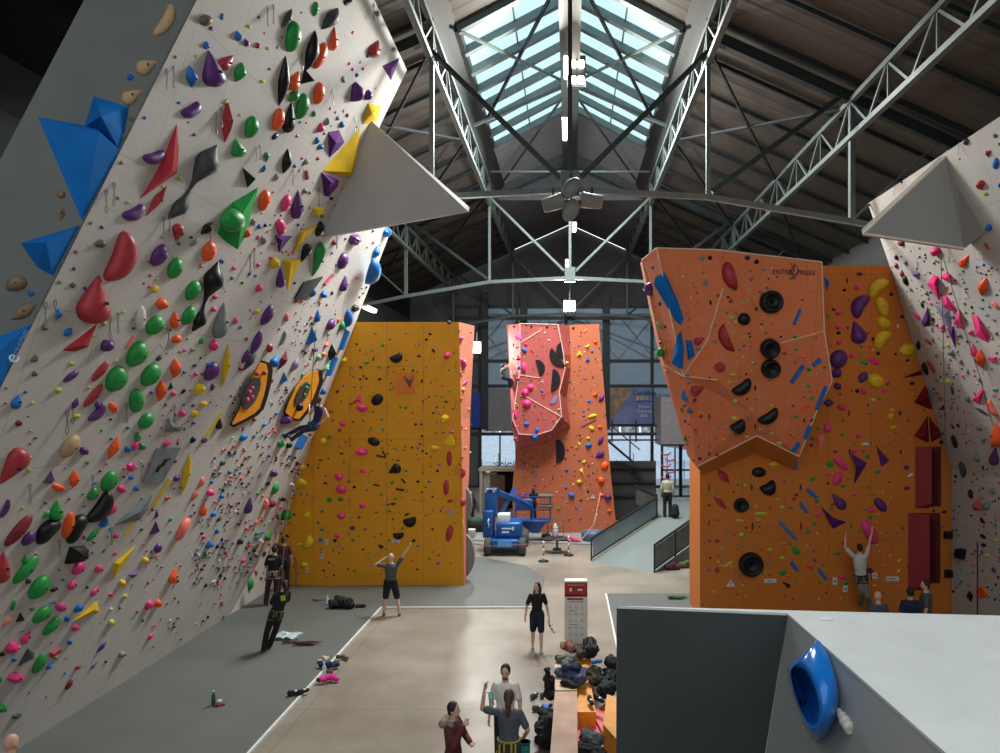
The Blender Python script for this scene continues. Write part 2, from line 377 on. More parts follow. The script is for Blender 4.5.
def speaker(px, py, tilt, label):
    p = P(px, py, 19.2); t = thing('speaker', label, 'speaker', p)
    M = Matrix.Rotation(tilt, 4, 'Y') @ Matrix.Rotation(math.radians(78), 4, 'Y')
    part(MB().lathe([(.14, -.3), (.19, -.26), (.2, .1), (.22, .26), (.2, .3), (.1, .27)], p, None, 20, M), 'body', spk, t)
    part(MB().bar(p+Vector((0, 0, .1)), p+Vector((0, .1, .42)), .05, .05), 'bracket', steel_dark, t)
speaker(553, 203, math.radians(-6), 'left grey cylinder speaker on the nearest truss node')
speaker(592, 201, math.radians(-160), 'right grey cylinder speaker on the nearest truss node')
for py, lab, tl in ((188, 'upper oval mesh fan hanging from the nearest truss node', .35), (210, 'lower oval mesh fan hanging from the nearest truss node', .2)):
    p = P(571, py, 19.1); t = thing('mesh_fan', lab, 'fan', p); M = Matrix.Rotation(math.radians(80), 4, 'X') @ Matrix.Rotation(tl, 4, 'Y')
    part(MB().lathe([(.1, -.08), (.24, -.06), (.27, 0), (.24, .06), (.1, .08)], p, None, 24, Matrix.Rotation(tl*2, 4, 'Y') @ Matrix.Diagonal((.8, 1, 1.25, 1)) @ Matrix.Rotation(math.radians(90), 4, 'X')), 'cage', spk, t)
    part(MB().bar(p+Vector((0, .08, 0)), p+Vector((0, .3, .5)), .05, .05), 'bracket', steel_dark, t)

# --- far gable and glazed facade (Y = 48.6)
YG = 48.8
def gx(px): return (px-CX)*YG/F
def gz(py): return H-(py-CY)*YG/F
gm = MB()
zt = 12.6
gm.prism([(-XE, YG, zt), (XE, YG, zt), (XE, YG, rz(XE)), (0, YG, RZ), (-XE, YG, rz(XE))] if rz(XE) > zt else
         [(-12.6, YG, zt), (12.6, YG, zt), (12.6, YG, 12.7), (0, YG, RZ), (-12.6, YG, 12.7)], (0, .2, 0), roof_dark)
gm.box((-9.5, YG+.1, 6.8), (6.5, .2, 13.6), roof_dark).box((10.5, YG+.1, 6.8), (4.2, .2, 13.6), roof_dark)
tag(gm.build('wall_back'), kind='structure')
mull = mat('black_mullion', (38, 42, 42), .5)
fr = MB(); xs = [gx(x) for x in (455, 480, 517, 566, 606, 652, 697)]
zs = [.05, gz(434), gz(424), gz(386), gz(361), gz(318), 12.6]
for x in xs: fr.box((x, YG, 6.3), (.22, .2, 12.6), mull)
for x in (gx(485), gx(524), gx(606)): fr.box((x, YG-.3, 8.8), (.5, .3, 9.5), mull)
for z in zs: fr.box((gx(576), YG, z), (17.5, .18, .22), mull)
for x in (gx(466), gx(500), gx(541), gx(585), gx(630), gx(675)): fr.box((x, YG, 2.0), (.1, .14, 3.7), mull)
win = fr.build('window_3'); tag(win, kind='structure')
fgl = glass('facade_glass', (.42, .5, .56), .55, .3)
for a, b_ in zip(xs, xs[1:]):
    for z0, z1 in ((gz(424), gz(386)), (gz(386), gz(361)), (gz(361), gz(318)), (gz(318), 12.6)):
        MB().box(((a+b_)/2, YG+.05, (z0+z1)/2), (b_-a-.2, .03, z1-z0-.2), fgl).build('pane', None, win)
    MB().box(((a+b_)/2, YG+.05, (gz(434))/2), (b_-a-.2, .03, gz(434)-.2), glass('low_glass', (.9, .95, 1), .06)).build('pane', None, win)
lat = MB()      # crossed bracing behind the gable glazing
for i in range(6):
    x0 = -7+2.6*i
    lat.bar((x0, YG+.5, 8.9), (x0+2.6, YG+.5, 12.1), .1, .1, steel).bar((x0+2.6, YG+.5, 8.9), (x0, YG+.5, 12.1), .1, .1, steel)
for s in (-1, 1):
    lat.bar((s*7.2, YG+.5, 9.2), (0, YG+.5, 11.8), .14, .14, steel)
    lat.bar((s*6, YG+.5, 8.8), (0, YG+.5, 12), .1, .1, steel)
lat.bar((-8, YG+.5, 12.1), (8, YG+.5, 12.1), .14, .14, steel)
tag(lat.build('gable_lattice'), 'crossed steel lattice behind the glazed gable', 'lattice')
# upper floor panels seen between facade glazing bars
gpan = mat('grey_panel', (128, 130, 128), .6)
o = MB().box((gx(500), YG-.14, gz(410)), (gx(517)-gx(486)-.1, .06, gz(389)-gz(431)), gpan).build('wall_board'); tag(o, 'pale grey board on the facade left of the central tower', 'board')
o = MB().box((gx(474.5), YG-.2, gz(410)), (1.05, .06, 2.45), mat('blue_board', (28, 60, 150), .5)).build('wall_poster'); tag(o, 'plain blue poster on the facade beside the yellow wall', 'poster')
# poster with rock and sky
pt = thing('advert_poster', 'blue sky poster with a rock face and yellow lettering behind the red tower', 'poster', (gx(631), YG-.2, gz(406)))
part(MB().box((gx(631), YG-.2, gz(406)), (gx(652)-gx(610), .05, gz(388)-gz(424))), 'sheet', mat('poster_sky', (88, 108, 172), .5, 0, .12, .5, alt=(130, 145, 190)), pt)
rk = [gx(610), gx(631), gx(630), gx(627), gx(624), gx(619), gx(614), gx(610)]; rkz = [gz(388), gz(388), gz(396), gz(398), gz(404), gz(410), gz(415), gz(421)]
part(MB().prism([(x, YG-.24, z) for x, z in zip(rk, rkz)], (0, .02, 0)), 'rock_print', mat('poster_rock', (150, 118, 88), .6, 0, .4, 2.5, alt=(190, 160, 130)), pt)
Rx = Matrix.Rotation(math.pi/2, 4, 'X')
text_obj('lettering', 'Cordées', .46, Matrix.Translation((gx(644), YG-.25, gz(393))) @ Rx, black_m, pt)
text_obj('lettering', 'parc', .5, Matrix.Translation((gx(642), YG-.25, gz(397.5))) @ Rx, mat('yellow_print', (240, 205, 40), .5), pt)
text_obj('lettering', 'Ateliers en Montagne', .13, Matrix.Translation((gx(643.5), YG-.25, gz(401.5))) @ Rx, black_m, pt)
text_obj('lettering', 'Parois\nCampus\nBloc', .3, Matrix.Translation((gx(644), YG-.25, gz(411))) @ Rx, white_trim, pt)
# grey hoist box right of poster
bb = thing('bulkhead', 'pale grey boxed bulkhead under the facade beams beside the right tower', 'bulkhead', (gx(675), YG-3, 4))
part(MB().prism([P(661, 397, 42), P(700, 397, 42), P(700, 452, 42), P(661, 446, 42)], (0, 3, 0)), 'panel', mat('grey_lilac_panel', (150, 142, 145), .6), bb)
# balcony rail and chairs band in front of the facade, left of tower handled by booth
rl = thing('gallery_rail', 'dark steel gallery rail crossing the facade right of the central tower', 'rail', (gx(640), 44, 3.5))
for py in (426, 434, 440): part(MB().bar(P(600, py, 44), P(664, py, 44), .1, .1), 'bar', mull, rl)
for px in (612, 636, 660): part(MB().bar(P(px, 420, 44), P(px, 442, 44), .1, .1), 'post', mull, rl)

# --- outside
ow = thing('building', 'long pale building outside with a strip of windows', 'building', (0, 70, 0))
part(MB().box((0, 70.2, 1.4), (50, .5, 2.8)), 'wall', mat('outside_white', (235, 240, 246), .8), ow)
part(MB().box((0, 70.2, 5.4), (50, .5, 2.6)), 'wall', mat('outside_grey', (170, 175, 180), .8), ow)
for i in range(25):
    part(MB().box((-24+2*i, 70.1, 3.45), (1.8, .2, 1.3)), 'window', mat('outside_window', (90, 100, 110), .3, 0, .5, 2, alt=(190, 196, 200)), ow)
tag(MB().box((0, 65, -.3), (60, 32, .3), mat('outside_paving', (200, 203, 208), .8)).build('floor_outside'), kind='structure')
fn = thing('fence', 'thin dark fence posts standing outside the glazed facade', 'fence', (0, 54, 0))
for i in range(20): part(MB().bar((-12+1.3*i, 54, 0), (-12+1.3*i, 54, 1.5+.5*(i % 2)), .05, .05), 'post', mull, fn)

# --- camera, world, render view
cam = bpy.data.cameras.new('camera'); cam.lens = 36*F/1000; cam.sensor_width = 36
cam.shift_x = -(CX-500)/1000; cam.shift_y = (CY-376.5)/1000; cam.clip_end = 300
co = bpy.data.objects.new('camera', cam); COL.objects.link(co); co.location = CAM; co.rotation_euler = (math.pi/2, 0, 0); S.camera = co
w = bpy.data.worlds.new('world'); S.world = w; w.use_nodes = True
bg = w.node_tree.nodes['Background']; bg.inputs['Color'].default_value = (.88, .95, 1, 1); bg.inputs['Strength'].default_value = 1.55
S.view_settings.view_transform = 'Standard'; S.view_settings.look = 'None'; S.view_settings.exposure = 0; S.view_settings.gamma = 1
S.view_settings.use_curve_mapping = False
def area(name, loc, aim, size, power, col=(1, 1, 1), sy=None):
    l = bpy.data.lights.new(name, 'AREA'); l.energy = power; l.size = size; l.color = col
    if sy: l.shape = 'RECTANGLE'; l.size_y = sy
    o = bpy.data.objects.new(name, l); COL.objects.link(o); o.location = loc
    o.rotation_euler = (Vector(aim)-Vector(loc)).to_track_quat('-Z', 'Y').to_euler(); return o
# unseen wall added behind the viewer to hold back light; daylight comes over it
tag(MB().box((0, -5, 3.6), (25, .3, 7.2), wr).build('light_block_wall'), kind='structure')
# the spot lamps on the ridge beam light both side walls
area('spot_beam', (-.6, 23.2, H+10.6), (-8, 16, 7), .6, 900, (1, .95, .86)).parent = None
area('spot_beam', (.6, 23.2, H+10.6), (9, 17, 7), .6, 700, (1, .95, .86))
# daylight entering through the two glazed slopes of the lantern
area('skylight_daylight', (0, 26, H+10.85), (0, 26, 0), 5.2, 4300, (.88, .96, 1), 9.5)
# ================================================================ CLIMBING WALLS
grey_pan = panel_mat('grey_wall_panel', (196, 190, 183), (180, 175, 168), (214, 210, 205), .16)
grey_end = mat('grey_end_panel', (100, 103, 98), .7, 0, .08, 1.5)  # weaker light on the end face is put into this darker grey
yel_pan = panel_mat('yellow_wall_panel', (232, 162, 26), (220, 148, 20), (228, 165, 60), .2)
ora_pan = panel_mat('orange_wall_panel', (205, 118, 36), (196, 106, 30), (214, 140, 70), .2)
red_pan = panel_mat('orange_red_panel', (228, 130, 78), (218, 110, 64), (232, 160, 125), .2)
tow_pan = panel_mat('tower_orange_panel', (192, 104, 66), (180, 92, 56), (214, 150, 120), .2)
towr_pan = panel_mat('tower_red_panel', (188, 88, 78), (174, 76, 70), (222, 140, 128), .2)
sal_pan = panel_mat('salmon_panel', (230, 140, 110), (220, 120, 92), (236, 170, 150), .2)
rim = mat('plywood_edge', (226, 205, 185), .6)
WALL = {}
class Wall:
    def __init__(s, name, label, cat='climbing wall'):
        s.name, s.mb = name, MB(); s.t = (label, cat)
    def done(s, key, uv=True):
        # tri/quad faces; normals facing the camera side where it matters
        o = s.mb.build(s.name); tag(o, *s.t)
        if uv: uv_plane(o)
        s.o = o; s.vol = None
        bm = bmesh.new(); bm.from_mesh(o.data); s.bvh = BVHTree.FromBMesh(bm); bm.free()
        WALL[key] = s; return s
    def hit(s, px, py):
        p, n, i, d = s.bvh.ray_cast(CAM, ray(px, py).normalized())
        if p is None: return None
        if n.dot(ray(px, py)) > 0: n = -n
        return p, n

# ---- left overhanging wall: leans out from the floor, with a bent triangular facet at its far foot
K = .3224; XB = -9.6
def lx(z): return XB+K*z
def lp(y, z): return Vector((lx(z), y, z))
w = Wall('climbing_wall', 'tall grey overhanging climbing wall crowded with colourful holds on the left')
def near(z): return 9.33+(z-6.3)*(10.64-9.33)/5.88
Ff, Ee, Gg, Cc_ = Vector((XB, 19.7, 0)), Vector((XB, 22.86, 1.87)), Vector((-5.86, 22.86, 11.6)), Vector((XB, 22.86, 0))
face = [lp(near(0), 0), Ff, Gg, lp(19.6, 11.6), lp(19.2, 13.64), lp(19.83, 15.45), lp(near(15.6), 15.6)]
w.mb.add(face, [list(range(7))], grey_pan)
w.mb.add([Ff, Ee, Gg, Cc_], [(0, 1, 2), (0, 3, 1)], grey_pan)
bk = Vector((-.35, 0, .1)); n = len(face)
w.mb.add([v+bk for v in face], [list(range(n))[::-1]], grey_end)
for i in range(2, n):
    a, b_ = face[i], face[(i+1) % n]
    w.mb.add([a, b_, b_+bk, a+bk], [(0, 1, 2, 3)], rim if i < n-1 else grey_end)
w.mb.add([Cc_, Ee, Gg, Gg+bk, Cc_+bk], [(0, 1, 2, 3, 4)], rim)
w.done('left')
# ---- its darker end face, turned towards the viewer
w = Wall('wall_end_panel', 'shade-toned grey end panel of the left wall with blue volumes and brown holds')
def ax(z): return lx(z)
e_in = [Vector((lx(z)-.02, near(z)-.01, z)) for z in (3.0, 15.2)]
q0 = P(0, 160, 9.3); nn_ = (e_in[1]-e_in[0]).cross(q0-e_in[0]).normalized()
def on_end(px, py): r = ray(px, py); return CAM+r*((e_in[0]-CAM).dot(nn_)/r.dot(nn_))
q1 = on_end(84, 0); d = (q1-q0)/(q1.z-q0.z)
e_out = [q0+d*(3.0-q0.z), q0+d*(15.2-q0.z)]
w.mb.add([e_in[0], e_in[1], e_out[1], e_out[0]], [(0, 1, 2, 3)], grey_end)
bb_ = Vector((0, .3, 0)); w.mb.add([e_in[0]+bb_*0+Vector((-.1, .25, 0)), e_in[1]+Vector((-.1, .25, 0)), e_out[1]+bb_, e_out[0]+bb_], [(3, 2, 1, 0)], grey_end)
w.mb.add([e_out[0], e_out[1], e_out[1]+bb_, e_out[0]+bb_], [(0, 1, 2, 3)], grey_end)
w.done('end', uv=False)
# ---- big triangular grey fins
def fin(name, label, pts, thick, m):
    mb = MB().prism(pts, thick, m); o = mb.build(name); tag(o, label, 'climbing volume'); return o
pf = lambda px, py: (lambda h: h)(WALL['left'].hit(px, py))
b1 = WALL['left'].hit(322, 237)[0]
tipv = P(469, 212, 18.9); a0 = WALL['left'].hit(372, 118)[0]
fm = MB(); th = Vector((.0, -.05, -.16))
up1 = a0+Vector((-.1, 0, 0)); 
fm.add([up1, tipv, b1, up1+Vector((-.3, .5, .3)), tipv+Vector((0, .12, .16)), b1+Vector((-.2, .6, .1))],
       [(0, 1, 2), (3, 5, 4), (0, 3, 4, 1), (1, 4, 5, 2), (2, 5, 3, 0)])
o = fm.build('wing_volume', mat('fin_white', (178, 174, 168), .6, 0, .04, 1)); tag(o, 'huge pale grey triangular wing jutting from the left overhanging wall', 'climbing volume')
part(MB().bar(tipv, b1, .05, .13), 'edge_band', rim, o) if False else None

# ---- yellow wall
YY = 22.9
w = Wall('climbing_wall', 'flat yellow climbing wall standing behind the left overhang')
x0, x1, zt = XB-.02, (464.5-CX)*YY/F, H+78*YY/F
x1t = (459-CX)*YY/F
w.mb.add([(x0, YY, 0), (x1, YY, 0), (x1t, YY, zt), (x0, YY, zt)], [(0, 1, 2, 3)], yel_pan)
xs_ = [(0, x1, .35), (2.2, x1-.02, .6), (3.6, x1+.02, .9), (5.5, (470-CX)*(YY+1.2)/F, 1.2), (zt, (474.5-CX)*(YY+1.2)/F, 1.2)]
for (za, xa, da), (zb, xb, db) in zip(xs_, xs_[1:]):
    fa = x1+(x1t-x1)*za/zt; fb = x1+(x1t-x1)*zb/zt
    w.mb.add([(fa, YY, za), (xa, YY+da, za), (xb, YY+db, zb), (fb, YY, zb)], [(0, 1, 2), (0, 2, 3)], sal_pan)
w.mb.add([(x0, YY, zt), (x1t, YY, zt), ((474.5-CX)*(YY+1.2)/F, YY+1.2, zt), (x0, YY+1.2, zt)], [(0, 1, 2, 3)], rim)
w.mb.add([(x0, YY+1.2, 0), (x1-.1, YY+1.2, 0), ((474-CX)*(YY+1.2)/F-.02, YY+1.22, zt), (x0, YY+1.2, zt)], [(3, 2, 1, 0)], grey_end)
w.done('yellow')

# ---- central tower
w = Wall('climbing_tower', 'free-standing orange and red climbing tower in the middle of the hall', 'climbing tower')
YT = 32.0
out = [(506.5, 325), (570, 325), (599, 324), (600, 340), (604, 387), (610, 467), (617, 533.4), (514, 533.4), (512, 491), (516, 451), (511.5, 419), (509, 369), (508, 350)]
o3 = [P(x, y, YT) for x, y in out]
for v in o3: v.z = max(v.z, 0)
w.mb.add(o3, [list(range(len(o3)))], tow_pan)
bk = Vector((0, 2.2, 0)); n = len(o3)
w.mb.add([v+bk for v in o3], [list(range(n))[::-1]], tow_pan)
for i in range(n): w.mb.add([o3[i], o3[(i+1) % n], o3[(i+1) % n]+bk, o3[i]+bk], [(0, 1, 2, 3)], towr_pan if i > 5 else tow_pan)
YU = 31.0
blg = [(520, 323.5), (558, 324.5), (563.6, 354.6), (565, 369), (559.4, 392), (561.5, 416), (551.6, 430), (536, 435), (519, 434), (512.6, 419), (518, 382), (519.8, 371)]
bb3 = [P(x, y, YU) for x, y in blg]
rear = [P(507, 325, YT), P(570, 325, YT), P(571, 355, YT), P(571, 368, YT), P(566.6, 399, YT), P(571, 427.4, YT), P(560, 434, YT), P(548, 443, YT), P(516, 451.4, YT), P(511.5, 425, YT), P(510, 382, YT), P(509, 371, YT)]
w.mb.add(bb3, [list(range(12))], towr_pan)
for i in range(12):
    j = (i+1) % 12
    w.mb.add([bb3[i], bb3[j], rear[j]+Vector((0, .05, 0)), rear[i]+Vector((0, .05, 0))], [(0, 1, 2), (0, 2, 3)], towr_pan)
tw = w.done('tower')
tr = MB()
for i in (0, 1, 2, 3, 4, 5, 6, 7, 8, 9, 10, 11): tr.bar(bb3[i]+Vector((0, -.01, 0)), bb3[(i+1) % 12]+Vector((0, -.01, 0)), .035, .035)
for a, b_ in (((520, 343), (541, 330)), ((525, 396), (562, 417)), ((520, 375), (540, 378))): tr.bar(P(*a, YU-.01), P(*b_, YU-.01), .04, .03)
part(tr, 'edge_trim', mat('pale_pink_trim', (232, 190, 175), .6), tw.o)

# ---- right orange wall and its overhanging prow
YR = 19.5
w = Wall('climbing_wall', 'broad orange climbing wall on the right behind the overhanging prow')
xl, xr, zt = 3.62, 11.9, H+134.5*YR/F
w.mb.add([(xl, YR, 0), (xr, YR, 0), (xr, YR, zt), (xl, YR, zt)], [(0, 1, 2, 3)], ora_pan)
w.mb.add([(xl, YR, 0), (xl, YR, zt), (xl-.05, YR+1.4, zt), (xl-.05, YR+1.4, 0)], [(0, 1, 2, 3)], ora_pan)
w.mb.add([(xl, YR, zt), (xr, YR, zt), (xr, YR+1.4, zt), (xl-.05, YR+1.4, zt)], [(0, 1, 2, 3)], rim)
w.mb.add([(xr, YR+1.4, 0), (xl-.05, YR+1.4, 0), (xl-.05, YR+1.4, zt), (xr, YR+1.4, zt)], [(0, 1, 2, 3)], grey_end)
w.done('rwall')
w = Wall('climbing_prow', 'faceted orange overhanging prow jutting from the right orange wall', 'climbing tower')
V = dict(A=(642, 260, 19.0), B=(656.6, 248, 17.6), C=(718, 250, 17.4), D=(821.5, 262, 17.6), K=(723, 288, 17.2), M=(824, 331, 17.8), E=(832, 381, 18.0),
         G=(817, 410, 18.2), g=(799, 456.5, 18.6), H=(756.5, 435.6, 18.55), I=(697.5, 466, 18.8), J=(683, 376, 18.0), Q=(676, 412, 19.4), R=(688, 456, 19.4),
         m=(664, 365, 18.9), L=(781, 343, 17.6), N=(707, 341, 17.55), O=(717, 380, 17.65), p=(751, 412, 18.1))
X = {k: P(*v) for k, v in V.items()}
def tri(s, m=red_pan): w.mb.add([X[c] for c in s], [tuple(range(len(s)))], m)
for s in ('BCK', 'BKN', 'BNJ', 'CDL', 'CLK', 'DML', 'NKO', 'KLO', 'OLp', 'JNO', 'LME', 'LEG', 'LGp', 'pGg', 'pgH', 'JOp', 'Jpi'.replace('i', 'I'), 'IpH', 'ABJ', 'AJm', 'mJQ', 'JIQ', 'QIR'): tri(s)
per = 'ABCDMEGgHIRQm'
Yb = YR-.02
rearX = {k: Vector((X[k].x, Yb, X[k].z)) for k in per}
rearX['H'] = P(755, 453, Yb); rearX['I'] = P(703, 475, Yb); rearX['g'] = P(793, 469, Yb); 
for i, k in enumerate(per):
    j = per[(i+1) % len(per)]
    w.mb.add([X[k], X[j], rearX[j], rearX[k]], [(0, 1, 2), (0, 2, 3)], ora_pan if k in 'gHI' else red_pan)
w.mb.add([rearX[k] for k in per], [list(range(len(per)))], red_pan)
pw = w.done('prow')
tr = MB(); 
for s in ('AB', 'BC', 'CD', 'DM', 'ME', 'EG', 'Gg', 'gH', 'HI', 'BJ', 'KN', 'NJ', 'JO', 'ML', 'AmX', 'mJ'):
    if s == 'AmX': s = 'Am'
    tr.bar(X[s[0]]+Vector((0, -.01, 0)), X[s[1]]+Vector((0, -.01, 0)), .03, .03)
part(tr, 'edge_trim', mat('pale_trim', (226, 190, 165), .6), pw.o)
hs = w.hit(774, 272)
Mt = Matrix.Translation(P(797, 273, 17.33)) @ Matrix.Rotation(math.radians(-4), 4, 'Z') @ Matrix.Rotation(math.radians(90), 4, 'X') @ Matrix.Rotation(math.radians(-1.5), 4, 'Z')
p = w.hit(797, 273)[0]; q_ = w.hit(780, 272)[0]; r_ = w.hit(812, 273)[0]; s_ = w.hit(797, 280)[0]
def frame_on(p, a, b, up):   # text frame on a facet
    x = (b-a).normalized(); n = x.cross(up).normalized(); y = n.cross(x)
    M = Matrix((x, y, n)).transposed().to_4x4(); M.translation = p+n*.015; return M
M1 = frame_on(w.hit(782, 272.3)[0], q_, r_, Vector((0, 0, 1))); M2 = frame_on(w.hit(806, 273)[0], q_, r_, Vector((0, 0, 1)))
logo_k = mat('black_print', (30, 24, 24), .5)
text_obj('lettering', 'ENTRE', .17, M1, logo_k, pw.o); text_obj('lettering', 'PRISES', .17, M2, logo_k, pw.o)
tag_w = white_trim; c0 = w.hit(794, 271)[0]; ex = (r_-q_).normalized(); ez = Vector((0, 0, 1)); nn = ex.cross(ez).normalized()
part(MB().prism([c0+nn*.02-ex*.1, c0+nn*.02-ez*.22, c0+nn*.02+ex*.12, c0+nn*.02+ez*.2], nn*.02), 'emblem', mat('emblem_red', (150, 50, 50), .5), pw.o)

part(MB().tube([c0+nn*.045+ex*.0-ez*.07, c0+nn*.045+ex*.03+ez*.0, c0+nn*.045+ex*.025+ez*.08], .014, None, 6), 'emblem_stroke', tag_w, pw.o)
# ---- right white wall, mirror of the left one
KR = .304; ZR = 4.17; XR = 10.6
def rx_(z): return XR if z < ZR else XR-KR*(z-ZR)
def rp(y, z): return Vector((rx_(z), y, z))
w = Wall('climbing_wall', 'pale grey overhanging climbing wall with pink and orange holds on the right')
rf = [rp(19.45, ZR), rp(19.45, 9.9), rp(19.6, 11.6), rp(12, 11.6), rp(12, ZR)]
w.mb.add(rf, [list(range(5))], grey_pan)
w.mb.add([(XR, 19.45, 0), rp(19.45, ZR), rp(12, ZR), (XR, 12, 0)], [(0, 1, 2, 3)], grey_pan)
bk = Vector((.3, 0, 0))
w.mb.add([v+bk for v in rf], [list(range(5))[::-1]], grey_end)
for i in range(4): w.mb.add([rf[i], rf[i+1], rf[i+1]+bk, rf[i]+bk], [(0, 1, 2, 3)], rim if i < 3 else grey_end)
w.done('right')
hitr = lambda a, b: WALL['right'].hit(a, b)[0]
A = hitr(945, 157); T = P(863, 234, 16.2); U = P(964, 249, 15.6); W_ = hitr(958, 188)
off = Vector((.12, .1, .2))
fm = MB().add([A, T, U, W_, A+off, T+Vector((0, .1, .12)), U+off, hitr(985, 232), A+off*2], [(0, 1, 2, 3), (3, 2, 7), (0, 4, 5, 1), (1, 5, 6, 2), (2, 6, 7), (4, 6, 5)])
o = fm.build('wing_volume', mat('fin_grey', (150, 147, 142), .6, 0, .05, 1)); tag(o, 'huge grey triangular wing jutting from the right white wall', 'climbing volume')
part(MB().bar(A, T, .05, .05), 'edge_band', rim, o); part(MB().bar(T, U, .05, .1), 'edge_band', rim, o)

# ---- near grey block with blue hold
zt_ = 4.5
def bp(px, py):     # point on the block's top
    Y = F*(H-zt_)/(py-CY); return Vector(((px-CX)*Y/F, Y, zt_))
tA, tB, tC = bp(617, 606), bp(787, 613), bp(946, 753)
tC = tB+(tC-tB)*1.6
tD = bp(1015, 617)
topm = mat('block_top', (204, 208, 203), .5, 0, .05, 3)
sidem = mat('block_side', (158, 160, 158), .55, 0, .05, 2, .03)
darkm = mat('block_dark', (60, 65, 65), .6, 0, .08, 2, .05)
bl = thing('boulder_block', 'large grey boulder block with one dark side in the near right corner', 'climbing block', (1.6, 4.6, 0))
e1 = Vector((1.49+(1.49-1.63)*3.0, 5.55, .0)); tAl = Vector((tA.x, tA.y, 0))
far = Vector((3.6, tD.y, zt_)); nr = Vector((3.6, tC.y, zt_))
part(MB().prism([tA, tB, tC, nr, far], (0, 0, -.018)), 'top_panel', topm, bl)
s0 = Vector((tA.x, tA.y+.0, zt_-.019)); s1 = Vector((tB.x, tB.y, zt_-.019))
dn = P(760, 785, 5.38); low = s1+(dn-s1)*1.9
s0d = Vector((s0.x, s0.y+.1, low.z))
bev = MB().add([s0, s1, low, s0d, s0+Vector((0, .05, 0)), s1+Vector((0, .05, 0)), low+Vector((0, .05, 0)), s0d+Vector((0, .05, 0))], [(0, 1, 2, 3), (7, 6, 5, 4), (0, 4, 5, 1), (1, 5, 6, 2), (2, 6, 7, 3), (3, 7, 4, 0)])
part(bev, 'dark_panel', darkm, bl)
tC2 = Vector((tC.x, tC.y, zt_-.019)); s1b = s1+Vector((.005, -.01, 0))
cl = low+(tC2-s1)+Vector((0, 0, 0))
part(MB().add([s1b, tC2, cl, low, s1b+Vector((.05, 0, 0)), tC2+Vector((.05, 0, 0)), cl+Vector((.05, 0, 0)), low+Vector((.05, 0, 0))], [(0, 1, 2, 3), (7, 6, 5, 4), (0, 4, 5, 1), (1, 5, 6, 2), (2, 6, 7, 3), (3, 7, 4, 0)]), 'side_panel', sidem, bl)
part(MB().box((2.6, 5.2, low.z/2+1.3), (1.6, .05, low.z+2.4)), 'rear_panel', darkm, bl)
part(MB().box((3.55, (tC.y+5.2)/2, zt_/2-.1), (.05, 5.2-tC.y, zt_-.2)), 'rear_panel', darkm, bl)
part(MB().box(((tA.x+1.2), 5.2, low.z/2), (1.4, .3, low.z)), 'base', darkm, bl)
gx_n = (tC2-s1).cross(low-s1).normalized()
if gx_n.x > 0: gx_n = -gx_n
BLK = (s1b, gx_n)
part(MB().rbox(bp(826, 619.5)+Vector((0, 0, .004)), (.09, .05, .006), .002), 'sticker', white_trim, bl)
# ================================================================ HOLDS
PAL = dict(r=('red', (172, 54, 62)), d=('maroon', (128, 34, 46)), g=('green', (40, 148, 66)), k=('black', (24, 24, 26)), b=('blue', (28, 108, 182)),
           p=('purple', (92, 46, 112)), o=('orange', (246, 92, 40)), y=('yellow', (224, 184, 36)), K=('pink', (228, 62, 128)), G=('grey', (128, 132, 132)),
           t=('brown', (128, 108, 84)), n=('tan', (182, 150, 112)), s=('salmon', (238, 120, 104)), w=('white', (214, 214, 210)), l=('lime', (186, 190, 70)),
           D=('dark grey', (66, 68, 68)), L=('lilac', (136, 126, 156)), e=('olive', (104, 98, 78)), c=('cream yellow', (222, 196, 84)), m=('pale green', (126, 176, 130)))
def hmat(c):
    n, rgb = PAL[c]; return mat('hold_'+n.replace(' ', '_'), rgb, .42 if c in 'kgropK' else .55, 0, .1, 9, .03, spec=.3)
boltm = mat('bolt_steel', (60, 60, 62), .35, .8)
SHN = dict(oval='oval', drop='teardrop', leaf='spindle-shaped', rhomb='diamond-shaped', bean='bean-shaped', tri='pyramid-shaped', blob='lumpy', bar='bar-shaped',
           disc='round dished', half='half-moon', blade='blade-shaped', wave='spoon-shaped', dome='ball-shaped', stick='stick-thin', poly='angular', box='block-shaped')
